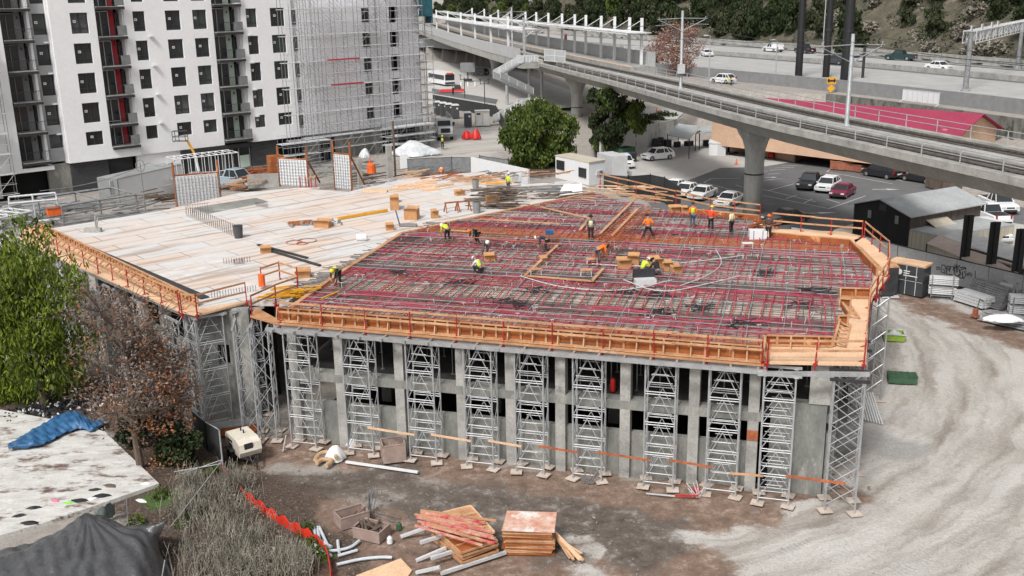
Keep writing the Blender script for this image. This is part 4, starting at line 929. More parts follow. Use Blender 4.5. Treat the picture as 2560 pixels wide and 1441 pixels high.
def wallform(px0, px1, z, h, label, grid=.3, m='white', posts=True, tall=1.2):
    a, b = gp(*px0, z), gp(*px1, z); t = thing('wall_form', label, 'wall form', (*a, z)); inv = Matrix.Translation(-Vector(t.location)); d = Vector(sub(b, a)); n = Vector((d.y, -d.x)).normalized()
    if n.y > 0: n = -n
    def bl(mb, nm, mm): o = mb.build(nm, M[mm]); o.parent = t; o.matrix_parent_inverse = inv
    mb = MB(); mb.beam((*a, z + h / 2), (*b, z + h / 2), .08, h); bl(mb, 'form_panel', m)
    mb = MB(); k = int(d.length / grid)
    for i in range(k + 1): p = lerp(a, b, i / k); p = (p[0] + n.x * .12, p[1] + n.y * .12); mb.beam((*p, z), (*p, z + h * .97), .035)
    for i in range(int(h / grid) + 1): mb.beam((a[0] + n.x * .15, a[1] + n.y * .15, z + .1 + i * grid), (b[0] + n.x * .15, b[1] + n.y * .15, z + .1 + i * grid), .03)
    bl(mb, 'rebar_grid', 'scaf')
    if posts:
        mb = MB()
        for p in (a, b): mb.beam((*p, z - .2), (*p, z + h + tall), .16)
        mb.beam((*a, z + h + .05), (*b, z + h + .05), .12); mb.beam((*b, z + h), (b[0] - n.x * 2, b[1] - n.y * 2, z), .12); bl(mb, 'timber_posts', 'ply')
wallform((442, 512), (552, 502), 5.2, 2.6, 'pale wall form with a dark rebar grid and orange posts, nearest the white pipe rack')
wallform((700, 462), (772, 466), 6.0, 2.5, 'square pale wall form standing at the back edge of the white deck')
wallform((838, 470), (880, 474), 6.0, 3.2, 'tall narrow white gridded wall form at the back edge of the deck', .28)
mb = MB(); mb.box(*gp(692, 452, 5), 5, 1.4, 1.4, 2.6, .5); tag(mb.build('timber_box_form', M['ply']), 'orange timber box form left of the square wall form', 'form')
mb = MB(); a, b = gp(620, 470, 5.6), gp(712, 465, 5.6); mb.beam((*a, 6.2), (*b, 6.2), .25, 1.3); tag(mb.build('low_wall', M['concL']), 'low new concrete wall between the pickup and the square wall form', 'wall')
for i, (px, py, h, w) in enumerate(((901, 462, 2.8, .42), (976, 460, 4.0, .5))):
    mb = MB(); mb.box(*gp(px, py, 5.2), 4.0, w, w, h + 1.0, .5); tag(mb.build('concrete_stub_column', M['concL']), ['short fresh concrete column behind the deck', 'taller fresh concrete column left of the dark pole'][i], 'column')
mb = MB(); mb.tube([g3(990, 470, 4.5), (*gp(990, 470, 4.5), 11.2)], .12, 6); tag(mb.build('timber_pole', M['bark']), 'dark timber pole standing on the dirt beside the taller stub column', 'pole')
for i, px in enumerate((752, 766, 779, 790)):
    t = thing('safety_post', f'red safety post with a yellow tip at the deck edge, {ORD[i]} from the left', 'post', g3(px, 470, ZD), 0, 'red posts in a row at the back of the deck')
    mb = MB(); mb.tube([(0, 0, 0), (0, 0, .95)], .05, 6); mb.box(0, 0, 0, .3, .3, .05); mb.build('post', M['red'], t); mb = MB(); mb.tube([(0, 0, .95), (0, 0, 1.15)], .05, 6); mb.build('tip', M['yellow'], t)
t = thing('post_base', 'white board under the row of red safety posts', 'board', g3(772, 471, ZD + .01)); mb = MB(); mb.box(0, 0, 0, 1.9, .35, .03); mb.build('board', M['pwhite'], t)
t = thing('boom_lift', 'boom lift with an orange arm raised in front of the dark shop windows', 'boom lift', g3(500, 455, 3.5)); b0 = Vector((0, 0, 0))
mb = MB(); mb.box(0, 0, .35, 2.2, 1.5, .7); mb.build('chassis', M['mgrey'], t)
for x in (-.9, .9):
    for y in (-.85, .85): mb = MB(); mb.tube([(x, y - .15, .42), (x, y + .15, .42)], .42, 12); mb.build('wheel', M['rub'], t)
mb = MB(); mb.beam((0, 0, 1.2), (-.4, .3, 3.2), .2); mb.build('lower_boom', M['pwhite'], t); mb = MB(); mb.beam((-.4, .3, 3.2), (-1.0, .2, 4.6), .24); mb.build('boom', M['yellow'], t)
mb = MB()
for z in (4.6, 5.1, 5.7):
    for p, q in (((-2.4, -.4), (-1.0, -.4)), ((-1.0, -.4), (-1.0, .5)), ((-1.0, .5), (-2.4, .5)), ((-2.4, .5), (-2.4, -.4))): mb.tube([(*p, z), (*q, z)], .035, 4)
for p in ((-2.4, -.4), (-1.0, -.4), (-1.0, .5), (-2.4, .5), (-1.7, -.4)): mb.tube([(*p, 4.6), (*p, 5.7)], .035, 4)
mb.build('basket', M['frame'], t)
def lumpy(name, label, cat, px, z, sx, sy, h, m, seed=1, rz=0.0, peaks=3):
    """draped or heaped soft shape"""
    rs = random.Random(seed); n = 22; mb = MB(); pk = [(rs.uniform(-.4, .4), rs.uniform(-.4, .4), rs.uniform(.6, 1)) for _ in range(peaks)]
    c, s_ = math.cos(rz), math.sin(rz); x0, y0 = gp(*px, z) if len(px) == 2 else px[:2]; idx = {}
    for i in range(n + 1):
        for j in range(n + 1):
            a, b = i / n * 2 - 1, j / n * 2 - 1; r = math.hypot(a, b)
            if r > 1.0: a, b = a / max(abs(a), abs(b)) * .999 / math.sqrt(1 + (min(abs(a), abs(b)) / max(abs(a), abs(b), 1e-6)) ** 2) if 0 else a * 1 / r, b / r; r = 1
            hh = max(0, 1 - r * r) ** .5 * .62
            for (p, q, k) in pk: hh += .3 * k * math.exp(-((a - p) ** 2 + (b - q) ** 2) * 5) * (1 - r ** 4)
            hh += rs.uniform(-.05, .05) * (1 - r)
            X, Y = a * sx * (1 + .12 * math.sin(5 * math.atan2(b, a) + seed)), b * sy * (1 + .1 * math.cos(4 * math.atan2(b, a)))
            idx[i, j] = len(mb.v); mb.v.append((x0 + X * c - Y * s_, y0 + X * s_ + Y * c, z - .04 + hh * h))
    for i in range(n):
        for j in range(n): mb.f.append((idx[i, j], idx[i + 1, j], idx[i + 1, j + 1], idx[i, j + 1]))
    return tag(mb.build(name, M[m], smooth=True), label, cat)
lumpy('sheeted_pile', 'heap of soil under a white plastic sheet behind the dark pole', 'pile', (1040, 385), 3.6, 3.2, 2.0, 1.6, 'plastic', 3)
lumpy('sheeted_pile', 'small wrapped bundle left of the sheeted heap', 'bundle', (912, 392), 4.2, .7, .6, .9, 'plastic', 5)
mb = MB(); mb.lathe(*gp(929, 435, 5.2), [(.35, 5.2), (.5, 5.25), (.42, 6.2), (.3, 6.3)], 10); tag(mb.build('orange_drum', M['orange']), 'orange drum hanging behind the deck between the two stub columns', 'drum')
t = thing('traffic_cone', 'orange traffic cone on the dirt behind the deck', 'cone', g3(925, 412, 4.2)); mb = MB(); mb.lathe(0, 0, [(.3, 0), (.3, .04), (.16, .05), (.04, .8)], 10); mb.build('cone', M['orange'], t)
for i, px in enumerate((1168, 1190)):
    lumpy('red_bag', ['left slumped red bag on the dirt beside the white truck', 'right slumped red bag on the dirt beside the white truck'][i], 'bag', (px, 346), 3.6, .75, .6, 1.15, 'redp', 4 + i)
ZV = 11.4
near_px = [(1060, 72), (1077, 80), (1135, 100), (1210, 122), (1300, 146), (1400, 172), (1520, 201), (1660, 240), (1790, 275), (1920, 308), (2080, 343), (2240, 378), (2400, 413), (2560, 448)]
near = [gp(*p, ZV) for p in near_px]
d0 = Vector(sub(near[0], near[1])).normalized(); near = [(near[0][0] + d0.x * 60, near[0][1] + d0.y * 60)] + near
d1 = Vector(sub(near[-1], near[-2])).normalized(); near = near + [(near[-1][0] + d1.x * 25, near[-1][1] + d1.y * 25)]
near = chaikin(near, 2)
def resample(p, st=2.0):
    p = np.array(p); d = np.r_[0, np.cumsum(np.hypot(*np.diff(p, axis=0).T))]; t = np.arange(0, d[-1], st); return [tuple(q) for q in np.stack([np.interp(t, d, p[:, 0]), np.interp(t, d, p[:, 1])], 1)]
near = resample(near, 2.0)
def off(path, d): return offset(path, d)
HW = 4.7
cl1, cl2 = off(near, HW), off(near, -HW)
ctr = cl1 if cl1[len(cl1) // 2][0] > near[len(near) // 2][0] else cl2
SG = 1 if ctr is cl1 else -1
def lane(o): return off(ctr, SG * o)            # o > 0 is the far side
tp = lambda i, o=0.0: lane(o)[max(0, min(len(ctr) - 1, i))]
def near_i(pt): return min(range(len(ctr)), key=lambda i: math.dist(ctr[i], pt))
def sweep(mb, i0, i1, prof, closed=True):
    """prof: (offset, z) list swept along the centre line"""
    lanes = [lane(o) for o, _ in prof]; base = len(mb.v); n = len(prof)
    for i in range(i0, i1 + 1):
        for k in range(n): mb.v.append((*lanes[k][i], prof[k][1]))
    for i in range(i1 - i0):
        for k in range(n if closed else n - 1): a = base + i * n + k; b = base + i * n + (k + 1) % n; mb.f.append((a, b, b + n, a + n))
    if closed: mb.f.append(tuple(base + k for k in range(n))[::-1]); mb.f.append(tuple(base + (i1 - i0) * n + k for k in range(n)))
    return mb
NV = len(ctr) - 1
via = thing('rail_viaduct', 'curving concrete light rail viaduct on flared round piers', 'viaduct', (*ctr[NV // 2], 0))
iv = Matrix.Translation(-Vector(via.location))
def vp(mb, nm, m, smooth=False): o = mb.build(nm, M[m], smooth=smooth); o.parent = via; o.matrix_parent_inverse = iv; return o
vp(sweep(MB(), 0, NV, [(-HW, ZV - .55), (-HW, ZV), (-HW + .28, ZV), (-HW + .3, ZV - .25), (HW - .3, ZV - .25), (HW - .28, ZV), (HW, ZV), (HW, ZV - .55), (3.9, ZV - .7), (-3.9, ZV - .7)]), 'deck', 'concL')
vp(sweep(MB(), 0, NV, [(-4.0, ZV - .71), (4.0, ZV - .71), (3.1, ZV - 1.8), (-3.1, ZV - 1.8)]), 'box_girder', 'girder')
vp(sweep(MB(), 0, NV, [(-.85, ZV - .24), (-.85, ZV + .06), (.85, ZV + .06), (.85, ZV - .24)]), 'centre_walkway', 'concL')
for o_ in (-4.2, 4.2):
    vp(sweep(MB(), 0, NV, [(o_ - .22, ZV - .24), (o_ - .22, ZV + .02), (o_ + .22, ZV + .02), (o_ + .22, ZV - .24)]), 'cable_trough', 'concL')
for k, (px, py, z, off_) in enumerate(((1880, 535, 0, 0), (1446, 372, 1.0, 0), (1240, 262, 3.6, 0), (1096, 240, 3.8, 0))):
    x, y = gp(px, py, z); i = near_i((x, y)); x, y = ctr[i] if k else (x, y)
    if k: # keep the pier on the sight line but under the deck
        best = min(range(len(ctr)), key=lambda j: abs((ctr[j][0]) / ctr[j][1] - gp(px, py, z)[0] / gp(px, py, z)[1])); x, y = ctr[best]
    mb = MB(); mb.lathe(x, y, [(1.0, -1), (1.0, 6.4), (1.08, 7.0), (1.35, 7.9), (1.8, 8.6), (2.25, ZV - 1.79)], 24); vp(mb, 'pier', 'pier', True)
    mb = MB(); mb.lathe(x, y, [(1.03, 4.3), (1.05, 4.32), (1.05, 4.42), (1.03, 4.44)], 24); vp(mb, 'clamp_band', 'dsteel')
iA = near_i(gp(1385, 165, ZV)); iEnd = near_i(gp(1620, 150, ZV))
for o_, lb in ((-2.3, 'nearer railway track on the viaduct'), (2.3, 'farther railway track on the viaduct')):
    t = thing('railway_track', lb, 'track', (*lane(o_)[NV // 2], ZV)); it = Matrix.Translation(-Vector(t.location)); ln = lane(o_)
    def tb(mb, nm, m): q = mb.build(nm, M[m]); q.parent = t; q.matrix_parent_inverse = it
    tb(sweep(MB(), 0, NV, [(o_ - 1.15, ZV - .24), (o_ - 1.15, ZV - .16), (o_ + 1.15, ZV - .16), (o_ + 1.15, ZV - .24)]), 'ballast', 'ballast')
    for g in (-.72, .72): tb(sweep(MB(), 0, NV, [(o_ + g - .05, ZV - .1), (o_ + g - .05, ZV + .05), (o_ + g + .05, ZV + .05), (o_ + g + .05, ZV - .1)]), 'rail', 'rail')
    mb = MB(); fine_ = resample(ln, .75)
    for i in range(len(fine_) - 1):
        a, b = fine_[i], fine_[i + 1]; mb.box(a[0], a[1], ZV - .155, .26, 2.3, .06, math.atan2(b[1] - a[1], b[0] - a[0]))
    tb(mb, 'sleepers', 'sleeper')
def vrail(i0, i1, o_, label, z=ZV, h=1.05, st=2):
    t = thing('viaduct_railing', label, 'railing', (*lane(o_)[(i0 + i1) // 2], z)); it = Matrix.Translation(-Vector(t.location)); ln = lane(o_)
    mb = MB()
    for zz in (h, h * .55): mb.tube([(*ln[i], z + zz) for i in range(i0, i1 + 1)], .035, 5)
    q = mb.build('rail', M['steel']); q.parent = t; q.matrix_parent_inverse = it
    base = None
    for i in range(i0, i1 + 1, st):
        if base is None: mb = MB(); mb.tube([(0, 0, 0), (0, 0, h)], .045, 5); base = mb.build('rail_post', M['steel']); p = base
        else: p = base.copy(); COL.objects.link(p)
        p.parent = t; p.location = (ln[i][0] - t.location[0], ln[i][1] - t.location[1], 0)
vrail(iA + 2, NV, -HW + .12, 'steel railing along the near edge of the viaduct'); vrail(near_i(gp(1610, 160, ZV)), NV, HW - .12, 'steel railing along the far edge of the viaduct')
M['mast'] = P('grey_mast_steel', (.36, .37, .38), (.27, .28, .29), 2, .5, .2)
def mast(i, o_, h, label, box=False, arms=1):
    x, y = lane(o_)[i]; a, b = ctr[max(0, i - 1)], ctr[min(NV, i + 1)]; r = math.atan2(b[1] - a[1], b[0] - a[0]) + math.pi / 2
    t = thing('catenary_mast', label, 'mast', (x, y, ZV - .2), r)
    mb = MB(); mb.lathe(0, 0, [(.45, .2), (.42, .32), (.24, .45), (.2, .5), (.15, h)], 12); mb.build('mast', M['mast'], t, True)
    mb = MB()
    for s_ in (-1, 1): mb.tube([(0, 0, h - .9), (s_ * 3.2, 0, h - 1.0)], .05, 5); mb.tube([(0, 0, h - 2.4), (s_ * 2.9, 0, h - 1.1)], .045, 5); mb.tube([(s_ * 1.0, 0, h - 1.6), (s_ * 3.4, 0, h - 1.7)], .035, 5); mb.tube([(s_ * 2.9, 0, h - 1.05), (s_ * 3.0, 0, h - .7)], .06, 5)
    mb.build('bracket_arm', M['mast'], t)
    if box: mb = MB(); mb.box(-.1, -.3, 2.1, .85, .4, 1.15); mb.build('equipment_box', M['lgrey'], t)
    return t
i1 = near_i(gp(2085, 322, ZV)); i2 = near_i(gp(1692, 222, ZV)); i3 = near_i(gp(1384, 122, ZV))
mast(i1, 0, 8.1, 'nearer catenary mast rising between the two tracks at the right'); mast(i2, 0, 9.6, 'catenary mast with a grey box, left of the freeway cars', True); mast(i3, 0, 9.2, 'catenary mast standing beside the station platform')
for k, (o_, zz) in enumerate(((-2.3, 7.6), (2.3, 7.6), (-2.3, 6.4), (2.3, 6.4))):
    mb = MB(); ks = [0, i3, i2, i1, NV]; pts = []
    for a, b in zip(ks[:-1], ks[1:]):
        for i in range(a, b, 2): tt = (i - a) / max(1, b - a); pts.append((*lane(o_)[i], ZV + zz - (1.0 * math.sin(math.pi * tt) if k < 2 else .1)))
    mb.tube(pts, .022, 4); tag(mb.build('overhead_wire', M['dsteel']), ['upper overhead wire above the near track', 'upper overhead wire above the far track', 'lower overhead wire above the near track', 'lower overhead wire above the far track'][k], 'wire')
sN0, sN1 = 2, near_i(gp(1352, 158, ZV)); 
def platform(o0, o1, i0, i1, label, z=ZV + .55):
    t = thing('station_platform', label, 'platform', (*lane((o0 + o1) / 2)[i0], z)); it = Matrix.Translation(-Vector(t.location))
    q = sweep(MB(), i0, i1, [(o0, z - 1.4), (o1, z - 1.4), (o1, z), (o0, z)]).build('slab', M['concL']); q.parent = t; q.matrix_parent_inverse = it
    e = o1 - .35 if abs(o1) < abs(o0) else o0 + .35
    q = sweep(MB(), i0, i1, [(e - .3, z + .004), (e + .3, z + .004), (e + .3, z + .02), (e - .3, z + .02)]).build('edge_strip', M['tan']); q.parent = t; q.matrix_parent_inverse = it
    return t
platform(-8.0, -3.9, sN0, sN1, 'near station platform of the elevated stop beside the scaffolded building'); 
iF1 = near_i(gp(1602, 176, ZV)); platform(3.9, 8.2, sN0, iF1, 'far station platform with the long canopy and glazed back fence')
zP = ZV + .55
def proj(x, y, z):
    p = Vector((x, y, z - H)); w = p.x * AX[2] + p.y * AY[2] + p.z * AZ[2]; cx_ = p.x * AX[0] + p.y * AY[0] + p.z * AZ[0]; cy_ = p.x * AX[1] + p.y * AY[1] + p.z * AZ[1]
    return 1280 - FPX * cx_ / w, 720.5 + FPX * cy_ / w
def canopy(o_post, o_in, i0, i1, label, pxs, zr=4.9, hp=7.2, side=1):
    t = thing('station_canopy', label, 'canopy', (*lane(o_post)[i0], zP)); it = Matrix.Translation(-Vector(t.location))
    def tb(mb, nm, m): q = mb.build(nm, M[m]); q.parent = t; q.matrix_parent_inverse = it
    tb(sweep(MB(), i0, i1, [(min(o_post - .6, o_in), zP + zr), (max(o_post + .6, o_in) if side < 0 else o_post + .9, zP + zr), (max(o_post + .6, o_in) if side < 0 else o_post + .9, zP + zr + .14), (min(o_post - .6, o_in), zP + zr + .14)]), 'roof', 'lgrey')
    for e in (o_in, o_post - side * .0): tb(sweep(MB(), i0, i1, [(e - .08, zP + zr - .12), (e + .08, zP + zr - .12), (e + .08, zP + zr + .22), (e - .08, zP + zr + .22)]), 'edge_beam', 'pwhite')
    for q in pxs:
        i = min(range(i0, i1 + 1), key=lambda j: abs(proj(*lane(o_post)[j], zP + 4)[0] - q))
        x, y = lane(o_post)[i]; a, b = ctr[max(0, i - 1)], ctr[min(NV, i + 1)]; r = math.atan2(b[1] - a[1], b[0] - a[0])
        mb = MB(); mb.box(x, y, zP, .32, .42, hp, r); tb(mb, 'post', 'pwhite')
        xi, yi = lane(o_in)[i]; mb = MB(); mb.tube([(x, y, zP + hp - .3), (xi, yi, zP + zr + .2)], .05, 5); mb.tube([(x, y, zP + zr - 1.2), ((x + xi) / 2, (y + yi) / 2, zP + zr)], .07, 5); mb.beam((x, y, zP + zr + .2), (xi, yi, zP + zr + .2), .1, .16); tb(mb, 'tie_rod', 'pwhite')
    return t
canopy(-6.9, -3.6, sN0, sN1 - 1, 'near station canopy with tall white fin posts and a translucent roof', [1092, 1120, 1152, 1187, 1227, 1268, 1312, 1351], side=-1)
canopy(7.2, 4.0, sN0, iF1 - 1, 'far station canopy with tall white fin posts and tie rods', [1180, 1210, 1245, 1280, 1312, 1343, 1373, 1403, 1436, 1468, 1502, 1537, 1573, 1604], side=1)
def panelfence(o_, i0, i1, label, z=zP, h=2.0):
    t = thing('glazed_fence', label, 'fence', (*lane(o_)[i0], z)); it = Matrix.Translation(-Vector(t.location)); ln = lane(o_)
    def tb(mb, nm, m): q = mb.build(nm, M[m]); q.parent = t; q.matrix_parent_inverse = it
    tb(sweep(MB(), i0, i1, [(o_ - .03, z), (o_ + .03, z), (o_ + .03, z + h), (o_ - .03, z + h)]), 'panel', 'steelpanel')
    mb = MB()
    for i in range(i0, i1): 
        for k in (0, .5): p = lerp(ln[i], ln[i + 1], k); mb.beam((*p, z), (*p, z + h), .07)
    for zz in (0, h * .5, h): mb.tube([(*ln[i], z + zz) for i in range(i0, i1 + 1)], .04, 4)
    tb(mb, 'frame', 'lgrey')
M['steelpanel'] = P('frosted_panel', (.46, .47, .48), (.36, .37, .375), .7, .4)
panelfence(-8.05, sN0, sN1, 'frosted panel fence along the outer side of the near platform'); panelfence(8.1, sN0, iF1, 'frosted panel fence behind the far platform')
def endpanel(px0, px1, z, label, h=1.9):
    a, b = gp(*px0, z), gp(*px1, z); t = thing('end_gate', label, 'gate', (*a, z)); it = Matrix.Translation(-Vector(t.location))
    mb = MB(); mb.beam((*a, z + h / 2), (*b, z + h / 2), .03, h); q = mb.build('mesh', M['steelpanel']); q.parent = t; q.matrix_parent_inverse = it
    mb = MB()
    for k in (0, .5, 1): mb.beam((*lerp(a, b, k), z), (*lerp(a, b, k), z + h), .08)
    for zz in (0, h * .5, h): mb.beam((*a, z + zz), (*b, z + zz), .08)
    q = mb.build('frame', M['pwhite']); q.parent = t; q.matrix_parent_inverse = it
endpanel((1361, 152), (1413, 156), zP, 'white framed end gate of the near platform'); endpanel((1560, 144), (1607, 144), zP, 'white framed end gate of the far platform')
st = thing('station_stair', 'steel stair with mesh balustrades folding down from the near platform', 'stair', (*gp(1290, 255, 3.6), 3.6)); it = Matrix.Translation(-Vector(st.location))
def sb(mb, nm, m): q = mb.build(nm, M[m]); q.parent = st; q.matrix_parent_inverse = it
def flight(a, b, w=1.9, n=14, nm='flight'):
    A, B = Vector(a), Vector(b); d = (B - A); pd = Vector((-d.y, d.x, 0)).normalized() * w / 2
    mb = MB()
    for k in range(n): p = A + d * ((k + .5) / n); mb.beam(p - pd, p + pd, .32, .06)
    mb.beam(A - pd, B - pd, .08, .3); mb.beam(A + pd, B + pd, .08, .3); sb(mb, nm, 'alu')
    mb = MB(); mr = MB(); e = Vector((0, 0, 1.1))
    for s_ in (-1, 1):
        mb.hexa([A + pd * s_, B + pd * s_, B + pd * s_ * 1.01, A + pd * s_ * 1.01, A + pd * s_ + e, B + pd * s_ + e, B + pd * s_ * 1.01 + e, A + pd * s_ * 1.01 + e]); mr.beam(A + pd * s_ + e, B + pd * s_ + e, .08); 
        for k in range(5): q = A + d * (k / 4) + pd * s_; mr.beam(q, q + e, .07)
    sb(mb, 'balustrade', 'steelpanel'); sb(mr, 'handrail', 'pwhite')
T0 = (*gp(1330, 158, zP), zP); T1 = (*gp(1300, 158, zP), zP)
flight((*gp(1335, 157, zP), zP), (*gp(1302, 155, zP), zP), 1.8, 4, 'landing')
flight((*gp(1302, 158, zP), zP), (*gp(1240, 192, 9.6), 9.6)); flight((*gp(1242, 196, 9.6), 9.6), (*gp(1325, 236, 6.4), 6.4), nm='flight'); flight((*gp(1355, 262, 6.2), 6.2), (*gp(1298, 268, 6.0), 6.0), 2, 4, 'landing'); flight((*gp(1298, 272, 6.0), 6.0), (*gp(1240, 305, 3.8), 3.8))
for px, py in ((1324, 262), (1268, 262), (1355, 258)):
    mb = MB(); x, y = gp(px, py, 3.6); mb.tube([(x, y, 3.4), (x, y, 10.9)], .3, 10); sb(mb, 'support_column', 'alu')
i5 = near_i(gp(1410, 118, ZV))
mb = MB(); x, y = gp(1414, 100, zP); mb.lathe(x, y, [(.3, zP), (.36, zP + .1), (.36, zP + 1.1), (.3, zP + 1.25)], 12); tag(mb.build('litter_bin', P('maroon_paint', (.14, .015, .025), (.1, .01, .018), 3, .5)), 'maroon bin on the far station platform', 'bin')
t = thing('bench', 'dark curved bench on the far platform', 'bench', (*gp(1460, 112, zP), zP), -.3); mb = MB(); mb.box(0, 0, .4, 1.8, .5, .07); mb.build('seat', M['mgrey'], t)
for x in (-.7, .7): mb = MB(); mb.box(x, 0, 0, .08, .4, .4); mb.build('leg', M['mgrey'], t)
mb = MB(); x, y = gp(1372, 60, zP + 2); mb.lathe(x, y, [(.05, zP), (.05, zP + 3.3)], 8); mb.box(x, y, zP + 3.0, .4, .3, .8); tag(mb.build('signal_post', M['dsteel']), 'dark railway signal on a post beside the station mast', 'signal')
le = P('red_signal_lamp', (.9, .02, .01), (.9, .02, .01), 1, .3, fine=0); le.node_tree.nodes['Principled BSDF'].inputs['Emission Color'].default_value = (1, .03, .01, 1); le.node_tree.nodes['Principled BSDF'].inputs['Emission Strength'].default_value = 1.5
mb = MB(); mb.box(x, y - .18, zP + 3.3, .32, .1, .32); o = mb.build('signal_lamp', le); tag(o, 'lit red lamp of the railway signal at the station', 'signal lamp')
for i, (px, py, w, top) in enumerate(((1993, 243, 1.05, 34), (2061, 243, 1.0, 34), (2109, 252, 1.45, 34))):
    x, y = gp(px, py, 4.5); r = w / 2 * (y / 165)
    t = thing('transmission_pole', ['black steel transmission pole, leftmost of three beyond the viaduct', 'slimmer black steel transmission pole between the other two', 'thickest black steel transmission pole, rightmost of three'][i], 'pole', (x, y, 0))
    mb = MB(); mb.lathe(0, 0, [(r * 1.25, -1), (r * 1.1, 12), (r * 1.0, 24), (r * .9, top)], 12); mb.build('pole', M['black'], t, True)
    mb = MB()
    for z in (16, 22): mb.lathe(0, 0, [(r * 1.14, z), (r * 1.14, z + .35)], 12)
    mb.build('joint_band', M['dsteel'], t)
mb = MB(); x, y = gp(2152, 250, 4.2); mb.tube([(x, y, 2), (x, y, 13.2)], .25, 8); tag(mb.build('short_pole', M['dsteel']), 'short dark pole right of the thickest transmission pole', 'pole')
def streetlamp(px, py, z, h, label, arm=(-1.8, 0), m='steel'):
    t = thing('street_lamp', label, 'street lamp', (*gp(px, py, z), z)); mb = MB(); mb.tube([(0, 0, 0), (0, 0, h)], .11, 8, r2=.07); mb.build('pole', M[m], t)
    mb = MB(); mb.tube([(0, 0, h - .05), (arm[0] * .6, arm[1], h + .15), (arm[0], arm[1], h + .1)], .05, 5); mb.build('arm', M[m], t)
    mb = MB(); mb.box(arm[0], arm[1], h, .8, .32, .14); mb.build('lamp_head', M['lgrey'], t)
streetlamp(1772, 205, 7.0, 8.2, 'street lamp on the frontage road with a small orange sign on its pole', (-.8, 0)); streetlamp(1936, 238, 5, 9.5, 'thin street lamp left of the black poles', (-.9, 0)); streetlamp(2050, 225, 7, 22, 'tall pale street lamp rising between the black poles', (1.6, 0))
streetlamp(1796, 225, 11, 9, 'thin lamp standing on the hillside above the freeway', (-.6, 0)) if 0 else None
t = thing('warning_sign', 'orange and black warning signs on a post right of the black poles', 'sign', (*gp(2076, 240, 6.5), 6.5)); mb = MB(); mb.tube([(0, 0, 0), (0, 0, 3.0)], .06, 6); mb.build('post', M['steel'], t)
mb = MB(); mb.hexa([(-.75, -.1, 1.9), (.75, -.1, 1.9), (.75, -.05, 1.9), (-.75, -.05, 1.9), (-.75, -.1, 2.9), (.75, -.1, 2.9), (.75, -.05, 2.9), (-.75, -.05, 2.9)]); mb.poly([(0, -.1, .5), (.65, -.1, 1.2), (0, -.1, 1.85), (-.65, -.1, 1.2)]); mb.build('sign_board', M['yellow'], t)
mb = MB(); mb.beam((-.5, -.13, 2.4), (.5, -.13, 2.4), .05, .25); mb.poly([(-.25, -.13, 2.4), (-.7, -.13, 2.4), (-.45, -.13, 2.8)]); mb.poly([(-.25, -.135, 2.4), (-.45, -.135, 2.05), (-.7, -.135, 2.4)]); mb.poly([(.25, -.13, 2.4), (.45, -.13, 2.8), (.7, -.13, 2.4)]); mb.poly([(.25, -.135, 2.4), (.7, -.135, 2.4), (.45, -.135, 2.05)]); mb.build('double_arrow', M['black'], t)
ga, gb = gp(2413, 228, 8), gp(2544, 172, 8)
gy = thing('sign_gantry', 'grey lattice sign gantry spanning the freeway at the right edge', 'gantry', (*ga, 8)); it = Matrix.Translation(-Vector(gy.location))
def gb_(mb, nm, m): q = mb.build(nm, M[m]); q.parent = gy; q.matrix_parent_inverse = it
for p, h0 in ((ga, 7.6), (gb, 8)):
    mb = MB(); mb.lathe(*p, [(.8, h0), (.7, h0 + .5), (.42, h0 + .7), (.36, 16.6)], 10); gb_(mb, 'post', 'scaf')
A = Vector((*ga, 15.0)); B = Vector((*gb, 15.0)); dd = (B - A); B = A + dd * 1.9; A = A - dd * .02; nn = Vector((-dd.y, dd.x, 0)).normalized() * .9
mb = MB(); K_ = 34
for k in range(K_ + 1):
    p = A + (B - A) * (k / K_)
    for s_ in (-1, 1):
        q = p + nn * s_; mb.tube([q, q + Vector((0, 0, 1.7))], .06, 4)
        if k < K_: r_ = A + (B - A) * ((k + 1) / K_) + nn * s_; mb.tube([q if k % 2 else q + Vector((0, 0, 1.7)), r_ + Vector((0, 0, 1.7)) if k % 2 else r_], .06, 4)
    mb.tube([p - nn + Vector((0, 0, 1.7)), p + nn + Vector((0, 0, 1.7))], .05, 4)
for s_ in (-1, 1):
    for z_ in (0, 1.7): mb.tube([A + nn * s_ + Vector((0, 0, z_)), B + nn * s_ + Vector((0, 0, z_))], .1, 5)
gb_(mb, 'truss', 'lgrey')
mb = MB()
for k in (0, 3, 6, 8): p = A + (B - A) * (k / K_ + .01); mb.box(p.x, p.y, 16.75, 1.2, .15, .7, math.atan2(dd.y, dd.x))
gb_(mb, 'sign_lights', 'lgrey')
t = thing('white_panel_stand', 'white paneled stand in front of the grey wall beyond the crimson roof', 'stand', (58.0, 143.5, 6.9)); t.rotation_euler = (0, 0, math.atan2(-20.7, 8.1)); w = 7.0
mb = MB(); mb.box(0, 0, .55, w, .08, 1.5); mb.build('board', M['pwhite'], t)
mb = MB()
for k in range(8): mb.beam((-w / 2 + w * k / 7, -.06, .5), (-w / 2 + w * k / 7, -.06, 2.1), .08)
mb.beam((-w / 2, 0, 2.1), (w / 2, 0, 2.1), .12)
for s_ in (-1, 1): mb.beam((s_ * w / 2, 0, .6), (s_ * w / 2 - .6, -.8, -.2), .1)
mb.build('frame', M['lgrey'], t)
